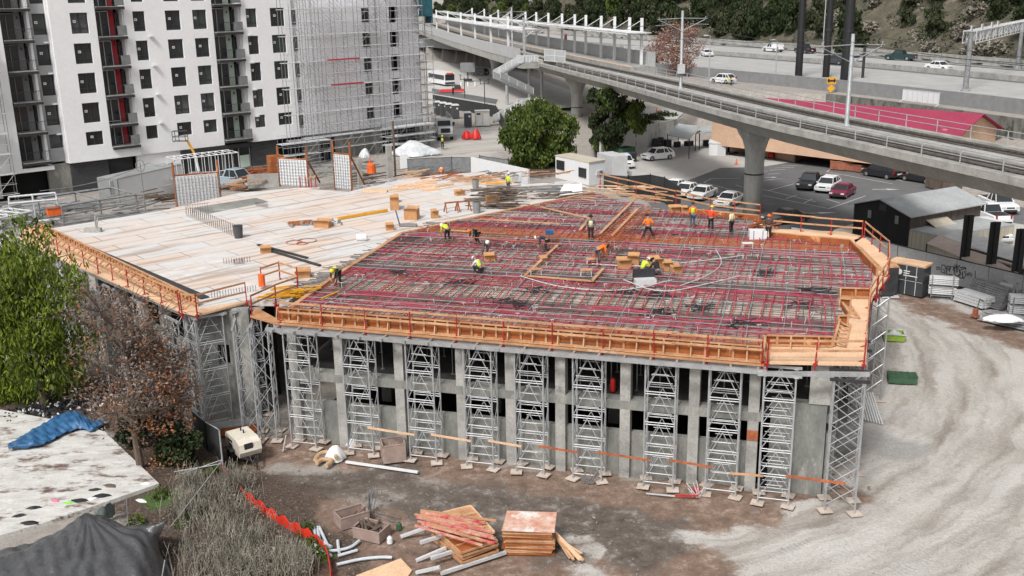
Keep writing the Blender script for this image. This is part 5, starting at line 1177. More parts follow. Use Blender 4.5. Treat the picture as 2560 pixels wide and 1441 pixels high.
for i, (px, py) in enumerate(((1162, 245), (1212, 259))):
    t = thing('plaza_lamp', ['twin headed plaza lamp nearest the message board', 'twin headed plaza lamp nearest the big pier'][i], 'lamp', (*gp(px, py, 3.6), 3.6)); mb = MB(); mb.tube([(0, 0, 0), (0, 0, 3.9)], .09, 6); mb.tube([(-.75, 0, 3.6), (.75, 0, 3.6)], .06, 5); mb.build('pole', M['dsteel'], t)
    for s_ in (-1, 1): mb = MB(); mb.tube([(s_ * .75, 0, 3.5), (s_ * .75, 0, 4.4)], .07, 6); mb.box(s_ * .75, 0, 4.4, .6, .3, .1); mb.build('lamp_head', M['dsteel'], t)
t = thing('message_board', 'grey trailer mounted message board in the plaza seen past the piers', 'message board', (*gp(1170, 205, 3.6), 3.6)); mb = MB(); mb.box(0, 0, 2.2, 3.4, .25, 2.2); mb.build('panel', M['mgrey'], t); mb = MB(); mb.tube([(0, 0, 0), (0, 0, 2.2)], .14, 6); mb.box(0, 0, .2, 2, 1.2, .5); mb.build('stand', M['dsteel'], t)
for i, px in enumerate((1153, 1170, 1188)): t = thing('bollard', f'white bollard on the plaza, {ORD[i]} from the left', 'bollard', (*gp(px, 216, 3.6), 3.6), 0, 'white bollards on the plaza'); mb = MB(); mb.lathe(0, 0, [(.2, 0), (.2, .8), (.12, .95)], 8); mb.build('post', M['pwhite'], t)
M['dgrey'] = P('charcoal_plastic', (.07, .073, .078), (.05, .053, .057), 2, .6)
def toilet(px, py, z, rz, label, m='dgrey', group=None, first=[None]):
    t = thing('portable_toilet', label, 'portable toilet', (*gp(px, py, z), z), rz, group)
    mb = MB(); mb.box(0, 0, 0, 1.12, 1.12, 2.05, 0, .96, .96); mb.build('cabin', M[m], t)
    mb = MB(); mb.box(0, 0, 2.053, 1.2, 1.2, .22, 0, .7, .7); mb.build('roof', M['lgrey' if m != 'cream' else 'cream'], t)
    mb = MB(); mb.box(0, -.55, .12, .8, .05, 1.8); mb.build('door', M[m], t); mb = MB(); mb.box(.2, -.59, 1.45, .3, .02, .25); mb.build('sign', M['sticker'], t)
for i, (px, py) in enumerate(((1094, 286), (1109, 289), (1123, 292), (1139, 295))): toilet(px, py, 3.6, .25, f'dark portable toilet in the row by the scaffold, {ORD[i]} from the left', 'dgrey', 'dark portable toilets in a row')
toilet(1170, 316, 3.6, .15, 'separate dark portable toilet beside the cream cabin')
t = thing('cream_cabin', 'cream double cabin with dark vent beside the single toilet', 'cabin', (*gp(1206, 314, 3.6), 3.6), .1)
mb = MB(); mb.box(0, 0, 0, 2.2, 1.3, 2.25); mb.build('cabin', M['cream'], t); mb = MB(); mb.box(0, 0, 2.253, 2.3, 1.4, .1); mb.build('roof', M['lgrey'], t)
for x in (-.55, .55): mb = MB(); mb.box(x, -.66, .1, .85, .04, 1.8); mb.build('door', M['lgrey'], t)
mb = MB(); mb.box(-.6, -.69, 1.7, .6, .04, .3); mb.build('vent', M['frame'], t)
def meshfence(pts, z, h, label, m='mesh', posts=3.0, name='mesh_fence', pm='dsteel', cat='fence'):
    P2 = [(*p[:2], hz(*p[:2]) if z is None else z) for p in pts]; t = thing(name, label, cat, P2[0]); it = Matrix.Translation(-Vector(t.location)); mb = MB(); pb = MB()
    for a, b in zip(P2[:-1], P2[1:]):
        A, B = Vector(a), Vector(b); e = Vector((0, 0, h)); mb.beam(A + e * .5, B + e * .5, .03, h); k = max(1, int((B - A).length / posts))
        for i in range(k + 1): q = A + (B - A) * (i / k); pb.tube([q, q + e * 1.05], .045, 5)
        pb.tube([A + e, B + e], .035, 4)
    q = mb.build('mesh', M[m]); q.parent = t; q.matrix_parent_inverse = it; q = pb.build('posts', M[pm]); q.parent = t; q.matrix_parent_inverse = it
    return t
M['darkmesh'] = P('dark_fence_mesh', (.035, .038, .037), (.022, .024, .024), 1.2, .9)
meshfence([gp(1083, 262, 3.6), gp(1240, 292, 3.6), gp(1262, 330, 3.6)], 3.5, 1.9, 'dark mesh fence behind the portable toilets', 'darkmesh')
meshfence([gp(1510, 475, 3.2), gp(1570, 485, 3), gp(1625, 492, 2.5), gp(1660, 512, 2), gp(1700, 540, 2)], 2.2, 2.6, 'black framed mesh fence at the corner above the parking lot', 'darkmesh')
meshfence([gp(1200, 440, 4), gp(1272, 452, 4)], 4.0, 2.2, 'leaning fence panels with dark and pale mesh left of the tree', 'mesh')
meshfence([gp(1020, 425, 4.4), gp(1130, 420, 4.4), gp(1200, 422, 4.4)], 4.0, 1.6, 'chain link fence with grey mesh behind the deck', 'mesh')
mb = MB(); a, b = gp(1180, 436, 5.6), gp(1322, 470, 5.6); mb.beam((*a, 6.5), (*b, 6.5), .2, 1.7); tag(mb.build('white_wall', M['pwhite']), 'low white wall slanting along the back corner of the deck', 'wall')
mb = MB(); mb.box(*gp(1012, 424, 4.2), 4.2, 1.0, .1, 1.6, .2); tag(mb.build('hoarding_sheet', M['pwhite']), 'white double panel leaning on the site fence', 'panel')

M['yardwall'] = P('pale_yard_wall', (.50, .50, .475), (.38, .385, .36), .8, .9, stretch=(1, 1, .4), spot=(.20, .21, .17), sp=.6)
mb = MB(); W0, W1, W2 = gp(1500, 402, 0), gp(1600, 375, 0), gp(1705, 348, 0)
for a, b in ((W0, W1), (W1, W2)): mb.beam((*a, 1.7), (*b, 1.7), .3, 3.6)
tag(mb.build('yard_wall', M['yardwall']), 'pale stained wall with creepers at the back of the concrete yard', 'wall')
def paintmat(name, c, rough=.28): return P(name, c, tuple(x * .93 for x in c), .8, rough, fine=.0)
CP = {'white': paintmat('white_car_paint', (.74, .75, .76)), 'black': paintmat('black_car_paint', (.02, .021, .024)), 'maroon': paintmat('maroon_car_paint', (.20, .012, .045)), 'green': paintmat('dark_green_car_paint', (.02, .05, .05)),
      'silver': paintmat('silver_car_paint', (.35, .36, .37)), 'dark': paintmat('dark_grey_car_paint', (.055, .058, .062)), 'twotone': paintmat('blue_grey_car_paint', (.30, .38, .42))}
LAMPR = P('tail_lamp', (.35, .01, .01), None, 2, .3, fine=0); LAMPW = P('head_lamp', (.7, .7, .68), None, 2, .2, fine=0); CGLASS = P('car_glass', (.03, .034, .038), None, 2, .12, fine=0); TRIM = P('black_trim', (.025, .025, .027), None, 3, .7, fine=0)
PROF = {  # x from front 0..1, lower body top line; cabin: bottom front, roof front, roof rear, bottom rear
    'sedan': dict(L=4.75, W=1.82, H=1.45, belt=.92, top=[(0, .55), (.02, .68), (.10, .78), (.27, .90), (.30, .93), (.78, .96), (.82, .98), (.97, .94), (1, .72)], cab=(.27, .42, .66, .82), wr=.33),
    'suv': dict(L=4.7, W=1.9, H=1.68, belt=1.05, top=[(0, .6), (.02, .82), (.10, .95), (.25, 1.04), (.28, 1.06), (.92, 1.08), (.98, 1.05), (1, .75)], cab=(.25, .38, .80, .965), wr=.37),
    'van': dict(L=4.9, W=1.92, H=1.76, belt=1.05, top=[(0, .6), (.02, .85), (.08, .95), (.20, 1.05), (.95, 1.08), (.985, 1.05), (1, .75)], cab=(.18, .32, .90, .985), wr=.35),
    'pickup': dict(L=5.7, W=1.98, H=1.88, belt=1.12, top=[(0, .65), (.015, .95), (.08, 1.05), (.26, 1.12), (.30, 1.12), (.62, 1.14), (.63, 1.12), (.985, 1.12), (1, .8)], cab=(.26, .36, .57, .63), wr=.40)}
def car(kind, f, r, z, col, label, cab2=None, group=None, bed=None, Lf=1.0):
    D = PROF[kind]; a, b = gp(*f, z), gp(*r, z); c = lerp(a, b, .5); ang = math.atan2(b[1] - a[1], b[0] - a[0])
    Lc, Wc, Hc = D['L'] * Lf, D['W'], D['H']; t = thing('pickup_truck' if kind == 'pickup' else 'van' if kind == 'van' else 'car', label, 'pickup truck' if kind == 'pickup' else 'van' if kind == 'van' else 'car', (*c, z + .1 * (z < 1)), ang, group)
    if z > 7.5: t.scale = (1.15,) * 3
    m = CP[col]; X = lambda u: (u - .5) * Lc
    wx = (.17, .81) if kind != 'pickup' else (.16, .79)
    # lower body: side profile with wheel arches, pulled in at the ends
    top = D['top']; lowz = .24; bot = [(1, .42)]
    for w in reversed(wx):
        k = D['wr'] * 1.18 / Lc; bot += [(w + k, lowz)] + [(w + k * math.cos(q), D['wr'] + D['wr'] * 1.15 * math.sin(q)) for q in (rad(25), rad(60), rad(90), rad(120), rad(155))] + [(w - k, lowz)]
    bot += [(0, .42)]
    prof = top + bot
    mb = MB(); n = len(prof)
    for y, ins in ((-1, 0), (-.93, .02), (.93, .02), (1, 0)):
        pass
    rings = [(-Wc / 2 * .96, .0, -.05), (-Wc / 2, 0, -.12), (-Wc / 2 * .90, .0, 0), (Wc / 2 * .90, .0, 0), (Wc / 2, 0, -.12), (Wc / 2 * .96, 0, -.05)]
    ys = [(-Wc / 2, .0), (-Wc / 2 * .88, 1), (Wc / 2 * .88, 1), (Wc / 2, 0)]
    for y, full in ys:
        for u, h in prof:
            uu = u if full else .5 + (u - .5) * .975; hh = h if (full or h < .6) else h - .07
            mb.v.append((X(uu), y, hh))
    for j in range(3):
        for k in range(n): mb.f.append((j * n + k, j * n + (k + 1) % n, (j + 1) * n + (k + 1) % n, (j + 1) * n + k))
    mb.f.append(tuple(range(n))); mb.f.append(tuple(range(3 * n, 4 * n))[::-1])
    mb.build('body', m, t)
    # cabin
    c0, c1, c2, c3 = D['cab']; zb = D['belt'] - .03; zt = Hc; wb, wt = Wc * .46, Wc * .37
    mb = MB(); G = [(X(c0), -wb, zb), (X(c3), -wb, zb), (X(c3), wb, zb), (X(c0), wb, zb), (X(c1), -wt, zt - .04), (X(c2), -wt, zt - .04), (X(c2), wt, zt - .04), (X(c1), wt, zt - .04)]
    mb.hexa(G); mb.build('windows', CGLASS, t)
    mb = MB(); e = .02
    mb.hexa([(X(c1) - .06, -wt - e, zt - .06), (X(c2) + .06, -wt - e, zt - .06), (X(c2) + .06, wt + e, zt - .06), (X(c1) - .06, wt + e, zt - .06), (X(c1) + .12, -wt + .1, zt + .03), (X(c2) - .12, -wt + .1, zt + .03), (X(c2) - .12, wt - .1, zt + .03), (X(c1) + .12, wt - .1, zt + .03)])
    for s_ in (-1, 1):
        for (u0, u1, w_) in ((c0, c1, .09), (c3, c2, .14), ((c0 + c3) / 2 + .02, (c1 + c2) / 2 + .02, .08)) + (() if kind in ('sedan', 'pickup') else (((c0 + 3 * c3) / 4 + .02, (c1 + 3 * c2) / 4 + .02, .10),)):
            mb.beam((X(u0), s_ * (wb + .005), zb), (X(u1), s_ * (wt + .005), zt - .03), w_, .05, up=(0, 1, 0))
    mb.build('roof', m, t)
    if kind == 'pickup':
        mb = MB(); mb.box(X(.81), 0, .9, Lc * .33, Wc * .80, .235); mb.build('load_bed', TRIM, t)
        if bed: mb = MB(); mb.box(X(.81), 0, 1.13, Lc * .36, Wc * .9, .72, 0, .95, .86); mb.build('canopy_shell', m, t)
    for w in wx:
        for s_ in (-1, 1):
            mb = MB(); mb.tube([(X(w), s_ * (Wc / 2 - .22), D['wr']), (X(w), s_ * (Wc / 2 + .01), D['wr'])], D['wr'], 16); wh = mb.build('wheel', M['rub'], t)
            mb = MB(); mb.tube([(X(w), s_ * (Wc / 2 + .0), D['wr']), (X(w), s_ * (Wc / 2 + .03), D['wr'])], D['wr'] * .62, 10); mb.build('rim', M['rim'], wh)
    hz_ = .66 if kind == 'sedan' else .8
    for s_ in (-1, 1):
        mb = MB(); mb.box(X(.008), s_ * Wc * .36, hz_ - .06, .16, .36, .15); mb.build('headlight', LAMPW, t)
        mb = MB(); mb.box(X(.994), s_ * Wc * .38, hz_ + .0, .12, .26 if kind != 'pickup' else .16, .2 if kind == 'sedan' else .4); mb.build('tail_light', LAMPR, t)
        mb = MB(); mb.box(X(c0) + .25, s_ * (Wc / 2 + .08), D['belt'] - .02, .12, .18, .13); mb.build('mirror', m, t)
    mb = MB(); mb.box(X(.0), 0, .36, .10, Wc * .7, .22); mb.box(X(1.0), 0, .36, .12, Wc * .85, .16); mb.build('bumper', TRIM if kind == 'pickup' or col != 'white' else M['lgrey'], t)
    mb = MB(); mb.box(X(.004), 0, hz_ - .12, .05, Wc * .42, .16); mb.build('grille', TRIM, t)
    mb = MB(); mb.box(X(1.008), 0, .62, .03, .34, .16); mb.build('number_plate', M['sticker'], t)
    return t
z = 0
car('suv', (1614, 404), (1674, 398), 0, 'white', 'white crossover parked on the concrete yard beside the bins'); 
car('pickup', (1998, 487), (2052, 456), 0, 'black', 'black pickup truck nose down in the painted bays'); car('suv', (2045, 492), (2092, 466), 0, 'white', 'white crossover parked between the black pickup and the maroon sedan'); car('sedan', (2082, 506), (2128, 480), 0, 'maroon', 'maroon sedan in the painted bays')
car('van', (2172, 440), (2236, 451), 0, 'black', 'black van beside the rust coloured skip'); car('sedan', (2270, 452), (2330, 462), 0, 'black', 'black car mostly hidden under the viaduct girder')
car('sedan', (1935, 563), (1992, 557), 0, 'dark', 'dark sedan behind the far corner of the deck')
car('sedan', (1731, 508), (1780, 488), 0, 'white', 'white sedan left of the big pier, second from it'); car('sedan', (1797, 525), (1848, 504), 0, 'white', 'white sedan parked right beside the big pier'); car('sedan', (1694, 498), (1738, 482), 0, 'white', 'white sedan third from the big pier, half behind the fence'); car('sedan', (1668, 488), (1706, 474), 0, 'white', 'white sedan at the fence corner, farthest from the big pier')
car('pickup', (2540, 548), (2450, 508), 0, 'white', 'large white crew cab pickup facing right beyond the black barn'); car('pickup', (2432, 540), (2510, 572), 0, 'white', 'white pickup showing its tailgate behind the steel columns'); car('van', (2500, 612), (2450, 590), 0, 'white', 'small white van nose behind the cream panel')
car('suv', (1574, 428), (1548, 410), 0, 'white', 'white car behind the site trailer beside the blue bin'); car('suv', (1560, 448), (1530, 436), 0, 'white', 'white van tucked behind the trailer by the black fence')
ZF = ZFW + .01
car('sedan', (1789, 147), (1748, 136), ZF, 'white', 'white sedan on the freeway near the pinkish tree'); car('pickup', (1908, 128), (1958, 132), ZF, 'white', 'white pickup with a canopy on the far carriageway', bed=True); car('pickup', (1985, 131), (2040, 136), ZF, 'black', 'black pickup on the far carriageway behind the left black pole')
car('sedan', (2046, 124), (2088, 128), ZF, 'dark', 'dark car between the black poles on the far carriageway'); car('suv', (2068, 160), (2114, 163), ZF, 'dark', 'dark wagon on the freeway behind the black poles'); car('sedan', (2118, 156), (2150, 160), ZF, 'silver', 'silver car peeping out right of the thickest pole')
car('pickup', (2220, 150), (2282, 152), ZF, 'green', 'dark green pickup alone on the far carriageway'); car('sedan', (2376, 178), (2320, 174), ZF, 'white', 'white sports sedan alone on the near carriageway'); car('suv', (2552, 161), (2590, 165), ZF, 'black', 'black vehicle cut by the right edge of the picture beyond the gantry')
car('suv', (1780, 206), (1836, 210), 7.05, 'white', 'white wagon on the frontage road under the freeway wall')
car('pickup', (620, 468), (556, 462), 3.9, 'twotone', 'blue and white pickup behind the gridded wall form'); car('van', (1182, 188), (1218, 190), 3.6, 'dark', 'dark van in the plaza beside the message board')
car('suv', (1345, 297), (1395, 302), 3.2, 'black', 'dark car parked beyond the green tree crown')
t = thing('box_truck', 'white flatbed truck facing the camera at the corner of the scaffold', 'truck', (*gp(1113, 350, 3.5), 3.5), rad(-80))
mb = MB(); mb.box(0, 0, .9, 1.7, 2.1, 1.0, 0, .9, .95); mb.box(-.95 + 2.6 * 0, 0, .5, .1, 2.2, .3); mb.build('bonnet', M['pwhite'], t)
mb = MB(); mb.box(-1.4, 0, .9, 1.5, 2.2, 1.9, 0, .8, .9); mb.build('cab', M['pwhite'], t); mb = MB(); mb.box(-.72, 0, 1.85, .25, 1.85, .75, 0, .5, .95); mb.build('windscreen', CGLASS, t)
mb = MB(); mb.box(.86, 0, 1.1, .08, 1.3, .6); mb.build('grille', TRIM, t); mb = MB(); mb.box(.9, 0, .55, .25, 2.3, .35); mb.build('bumper', M['mgrey'], t)
for s_ in (-1, 1): mb = MB(); mb.box(.86, s_ * .85, 1.15, .1, .3, .3); mb.build('headlight', LAMPW, t); mb = MB(); mb.box(-.6, s_ * 1.35, 1.9, .15, .3, .5); mb.build('mirror', TRIM, t)
mb = MB(); mb.box(-4.6, 0, 1.0, 4.8, 2.3, .2); mb.box(-2.4, 0, 1.2, .15, 2.3, 1.6)
for x in (-6.9, -5.3, -3.8): 
    for s_ in (-1, 1): mb.beam((x, s_ * 1.1, 1.2), (x, s_ * 1.1, 3.2), .08)
for s_ in (-1, 1): mb.beam((-7, s_ * 1.1, 3.2), (-2.3, s_ * 1.1, 3.2), .08); mb.beam((-2.3, s_ * 1.1, 3.2), (-.2, s_ * 1.1, 2.9), .08)
mb.beam((-.2, -1.1, 2.9), (-.2, 1.1, 2.9), .08); mb.build('rack_bed', M['lgrey'], t)
for x in (0, -4, -5.2):
    for s_ in (-1, 1): mb = MB(); mb.tube([(x, s_ * .75, .48), (x, s_ * 1.12, .48)], .48, 14); mb.build('wheel', M['rub'], t)
t = thing('bus', 'white and dark transit bus parked past the first viaduct pier', 'bus', (*gp(1120, 215, 3.6), 3.6), rad(-65))
mb = MB(); mb.box(-4, 0, .4, 10.5, 2.5, 2.6, 0, .99, .94); mb.build('body', M['pwhite'], t); mb = MB(); mb.box(1.22, 0, 1.3, .12, 2.2, 1.3); mb.build('windscreen', CGLASS, t)
for s_ in (-1, 1): mb = MB(); mb.box(-4, s_ * 1.25, 1.4, 9.6, .06, 1.0); mb.build('side_windows', CGLASS, t)
mb = MB(); mb.box(1.25, 0, 2.65, .1, 1.6, .3); mb.build('destination_sign', M['orange'], t); mb = MB(); mb.box(1.27, 0, .5, .08, 2.3, .4); mb.build('bumper', TRIM, t)
mb = MB(); mb.box(-1, 4.5, 1.9, .3, .2, .2); 
t = thing('artic_trailer_base', 'low red machine lying on the plaza near the bus', 'machine', (*gp(1130, 232, 3.6), 3.6), .1); mb = MB(); mb.box(0, 0, .2, 5.5, 1.2, .5, 0, .9, .8); mb.build('chassis', M['redp'], t); mb = MB(); mb.box(1.2, 0, .7, 1.6, 1.0, .8, 0, .7, .7); mb.build('cab', M['dsteel'], t)
def pm(name, c): return P(name, c, tuple(x * .75 for x in c), 6, .85, fine=.05)
CL = {'yellow': pm('hi_vis_yellow', (.60, .72, .06)), 'orange': pm('hi_vis_orange', (.90, .20, .02)), 'redor': pm('hi_vis_red_orange', (.85, .07, .02)), 'black': pm('black_cloth', (.02, .02, .022)), 'jeans': pm('blue_jeans', (.07, .10, .15)), 'grey': pm('grey_cloth', (.12, .12, .125)), 'navy': pm('navy_cloth', (.03, .05, .09)),
      'pale': pm('pale_yellow_cloth', (.72, .70, .45)), 'brown': pm('brown_cloth', (.09, .06, .05)), 'white': pm('white_cloth', (.65, .66, .67)), 'hatw': paintmat('white_hard_hat', (.8, .8, .8)), 'haty': paintmat('yellow_hard_hat', (.8, .65, .05)), 'hato': paintmat('orange_hard_hat', (.85, .18, .03)), 'hair': pm('dark_hair', (.02, .016, .014))}
def skin_obj(name, verts, edges, radii, mat, parent, root=0, levels=1):
    me = bpy.data.meshes.new(name); me.from_pydata(verts, edges, []); me.materials.append(mat); o = bpy.data.objects.new(name, me); COL.objects.link(o); o.parent = parent
    o.modifiers.new('skin', 'SKIN').use_smooth_shade = True
    sv = me.skin_vertices[0].data
    for i, r in enumerate(radii): sv[i].radius = (r, r) if not isinstance(r, tuple) else r; sv[i].use_root = (i == root)
    s = o.modifiers.new('sub', 'SUBSURF'); s.levels = levels; s.render_levels = levels; return o
POSE = {  # joints: pelvis, chest, neck, head, then L/R elbow, hand, knee, foot (y forward)
    'stand': dict(pe=(0, 0, .92), ch=(0, .02, 1.30), ne=(0, .03, 1.48), he=(0, .05, 1.62), el=((-.27, -.04, 1.14), (.27, -.04, 1.14)), ha=((-.29, .08, .88), (.29, .08, .88)), kn=((-.11, .04, .50), (.11, .04, .50)), fo=((-.12, 0, .07), (.12, 0, .07))),
    'stride': dict(pe=(0, 0, .88), ch=(0, .08, 1.25), ne=(0, .12, 1.42), he=(0, .18, 1.56), el=((-.34, .02, 1.12), (.34, -.08, 1.12)), ha=((-.36, .2, .92), (.40, .05, .90)), kn=((-.22, .10, .48), (.24, -.02, .48)), fo=((-.30, .02, .07), (.42, -.10, .07))),
    'bend': dict(pe=(0, -.12, .86), ch=(0, .26, 1.06), ne=(0, .42, 1.08), he=(0, .56, 1.04), el=((-.22, .36, .78), (.22, .36, .78)), ha=((-.15, .46, .48), (.15, .46, .48)), kn=((-.14, .02, .47), (.14, .02, .47)), fo=((-.16, -.1, .07), (.16, -.1, .07))),
    'crouch': dict(pe=(0, -.15, .42), ch=(0, .10, .76), ne=(0, .22, .88), he=(0, .34, .94), el=((-.26, .28, .58), (.26, .28, .58)), ha=((-.14, .46, .40), (.14, .46, .40)), kn=((-.20, .28, .52), (.20, .28, .52)), fo=((-.18, .10, .07), (.18, .10, .07))),
    'reach': dict(pe=(0, 0, .92), ch=(0, .05, 1.30), ne=(0, .08, 1.48), he=(0, .12, 1.62), el=((-.42, .12, 1.38), (.32, .10, 1.10)), ha=((-.62, .2, 1.42), (.42, .30, 1.02)), kn=((-.13, .06, .50), (.13, .02, .50)), fo=((-.16, .04, .07), (.17, -.04, .07)))}
def person(px, py, z, rz, pose, top, legs, label, hat='hatw', vest=None, sc=1.0):
    x, y = gp(px, py, z); t = thing('person', label, 'person', (x, y, z), rz); t.scale = (sc,) * 3; J = POSE[pose]; Vv = Vector
    pe, ch, ne, he = (Vv(J[k]) for k in ('pe', 'ch', 'ne', 'he')); ax = (ch - pe).normalized()
    # continuous body
    V = [pe, (pe + ch) / 2, ch, ne, (ne + he) / 2, he]; E = [(0, 1), (1, 2), (2, 3), (3, 4), (4, 5)]; Rr = [(.13, .10), (.12, .095), (.15, .11), .055, .055, .095]
    for s_, k in ((-1, 0), (1, 1)):
        sh = ch + Vv((s_ * .17, 0, 0)) + (ne - ch) * .45; el, ha = Vv(J['el'][k]), Vv(J['ha'][k]); b = len(V)
        V += [sh, el, ha]; E += [(2, b), (b, b + 1), (b + 1, b + 2)]; Rr += [.06, .042, .028]
        d = (ha - el).normalized(); side = d.cross(Vv((0, 1, .2))).normalized()
        pal = ha + d * .07; V.append(pal); E.append((b + 2, b + 3)); Rr.append((.035, .022))
        for q, (off_, ln) in enumerate(((-.032, .075), (-.011, .09), (.011, .085), (.032, .065))):
            V.append(pal + side * off_ * 1.2 + d * ln + Vv((0, .018, 0))); E.append((b + 3, len(V) - 1)); Rr.append(.009)
        V.append(ha + side * .05 + d * .05 + Vv((0, .02, 0))); E.append((b + 2, len(V) - 1)); Rr.append(.010)
        hp = pe + Vv((s_ * .10, 0, -.04)); kn, fo = Vv(J['kn'][k]), Vv(J['fo'][k]); b = len(V)
        V += [hp, kn, fo, fo + Vv((0, .16, -.02))]; E += [(0, b), (b, b + 1), (b + 1, b + 2), (b + 2, b + 3)]; Rr += [.09, .06, .045, .04]
    skin_obj('body', [tuple(v) for v in V], E, Rr, M['skin'], t)
    # trousers
    V = [pe]; E = []; Rr = [(.155, .12)]
    for s_, k in ((-1, 0), (1, 1)):
        b = len(V); kn, fo = Vv(J['kn'][k]), Vv(J['fo'][k]); V += [pe + Vv((s_ * .10, 0, -.06)), kn, fo + Vv((0, 0, .07))]; E += [(0, b), (b, b + 1), (b + 1, b + 2)]; Rr += [.11, .082, .072]
    skin_obj('trousers', [tuple(v) for v in V], E, Rr, CL[legs], t)
    V = [pe + ax * .03, (pe + ch) / 2, ch, ne - (ne - ch) * .25]; E = [(0, 1), (1, 2), (2, 3)]; Rr = [(.16, .13), (.16, .125), (.185, .14), .08]
    for s_, k in ((-1, 0), (1, 1)):
        sh = ch + Vv((s_ * .19, 0, 0)) + (ne - ch) * .45; el, ha = Vv(J['el'][k]), Vv(J['ha'][k]); b = len(V); V += [sh, el, el + (ha - el) * .8]; E += [(2, b), (b, b + 1), (b + 1, b + 2)]; Rr += [.08, .062, .048]
    skin_obj('shirt', [tuple(v) for v in V], E, Rr, CL[top], t)
    if vest: skin_obj('vest', [tuple(pe + ax * .06), tuple((pe + ch) / 2), tuple(ch + ax * .04), tuple(ch + ax * .10)], [(0, 1), (1, 2), (2, 3)], [(.18, .15), (.18, .145), (.205, .16), (.16, .12)], CL[vest], t)
    hd = (he - ne).normalized(); mb = MB(); c0 = he + hd * .055
    for k, (r, h) in enumerate(((.165, -.01), (.135, .0), (.13, .05), (.10, .10), (.04, .125))): pass
    mb.tube([c0 + hd * -.005, c0 + hd * .008], .165, 12); mb.tube([c0, c0 + hd * .06], .128, 12, r2=.115); mb.tube([c0 + hd * .06, c0 + hd * .11], .115, 12, r2=.05); mb.build('hard_hat' if hat != 'hair' else 'hair', CL[hat], t, True)
    for k in (0, 1): fo = Vv(J['fo'][k]); mb = MB(); mb.box(fo.x, fo.y + .06, .0, .11, .30, .11, 0, .8, .8); mb.build('boot', CL['brown'], t)
    mb = MB()
    fz = (Vv((0, 1, 0)) - hd * hd.y).normalized(); sx = Vv((1, 0, 0))
    for s_ in (-1, 1): mb.tube([he + fz * .082 + sx * s_ * .035, he + fz * .098 + sx * s_ * .035], .014, 6)
    mb.tube([he + fz * .085 - hd * .05 - sx * .03, he + fz * .085 - hd * .05 + sx * .03], .008, 4); mb.build('eyes_and_mouth', CL['hair'], t)
    mb = MB(); mb.tube([he + fz * .085 + hd * .005, he + fz * .115 - hd * .025], .012, 5, r2=.018); mb.build('nose', M['skin'], t)
    return t
Zp = ZD + .12
person(845, 714, Zp, 2.8, 'bend', 'black', 'black', 'worker in a yellow vest bending at the near left edge of the rebar deck', 'haty', 'yellow')
person(1118, 604, Zp, .6, 'bend', 'yellow', 'black', 'worker in a yellow shirt and black trousers bending by the stop board')
person(1192, 612, Zp, 2.2, 'bend', 'black', 'black', 'worker in dark clothes with an orange hat bending beside a white hatted one', 'hato'); person(1214, 640, Zp, 3.4, 'bend', 'grey', 'grey', 'white hatted worker in grey bending over the rebar in front of the upright cage')
person(1198, 686, Zp, 1.0, 'crouch', 'white', 'black', 'white hatted worker crouching alone in the middle of the left half of the mat', vest='yellow'); person(1364, 632, Zp, 1.6, 'bend', 'navy', 'black', 'worker in navy carrying a blue box by the orange cage')
person(1477, 601, Zp, 3.0, 'stand', 'grey', 'black', 'standing worker in an open pale yellow vest and black trousers', 'hair', 'pale'); person(1620, 598, Zp, .3, 'stride', 'orange', 'black', 'worker in a bright orange shirt standing with legs apart, back to us', 'hair')
person(1497, 658, Zp, -1.2, 'bend', 'orange', 'grey', 'worker in an orange shirt bent double next to the stirrup cage', 'hair'); person(1608, 690, Zp, -1.0, 'crouch', 'yellow', 'black', 'worker in yellow crouching in front of the stacked cartons')
person(1642, 692, Zp, .7, 'crouch', 'black', 'grey', 'worker in black crouching beside the yellow clad one at the cartons', 'hair')
person(1731, 568, Zp, .1, 'stand', 'orange', 'jeans', 'worker in an orange shirt, yellow vest and jeans at the back edge', 'hair', 'yellow'); person(1776, 578, Zp, -.6, 'reach', 'redor', 'black', 'worker in a red orange vest and yellow hat reaching out at the back edge', 'haty')
person(1828, 586, Zp, .8, 'stand', 'pale', 'black', 'worker in a pale yellow top at the back edge, nearest the big pier', 'hair', 'pale'); person(1920, 600, Zp, 2.9, 'stand', 'brown', 'black', 'worker in brown and black standing behind the white box at the back corner', 'hato')
person(1271, 483, ZD, -.9, 'stand', 'yellow', 'grey', 'worker in a yellow shirt and grey trousers walking on the pale deck by the lumber'); person(1103, 452, 5.9, 0, 'bend', 'orange', 'grey', 'worker in orange bending just beyond the back edge of the pale deck')
person(1107, 372, 3.6, 2.9, 'stand', 'black', 'black', 'worker in a yellow vest walking on the dirt in front of the white truck', 'haty', 'yellow'); person(466, 484, 5.0, 2.6, 'bend', 'yellow', 'black', 'worker in yellow leaning behind the dark rebar grid', 'hatw')
person(1827, 213, 7.05, 1, 'bend', 'yellow', 'black', 'worker in yellow leaning beside the white wagon on the frontage road', 'haty'); person(1983, 240, 5.0, 1, 'bend', 'yellow', 'grey', 'tiny worker in yellow at the foot of the leftmost black pole', 'haty'); person(1133, 238, 3.6, 1, 'stand', 'black', 'black', 'person in dark clothes standing by the red machine on the plaza', 'hair')
mb = MB(); x, y = gp(1374, 612, Zp); mb.box(x, y, Zp + .7, .55, .4, .3); tag(mb.build('tool_box', M['blue']), 'blue and white box held by the worker in navy', 'box')
def quadroof(name, pts, m, parent, th=.08):
    mb = MB(); up = [tuple(p) for p in pts]; dn = [(p[0], p[1], p[2] - th) for p in pts]; mb.hexa(dn + up); o = mb.build(name, M[m]); o.parent = parent; o.matrix_parent_inverse = Matrix.Translation(-Vector(parent.location)); return o
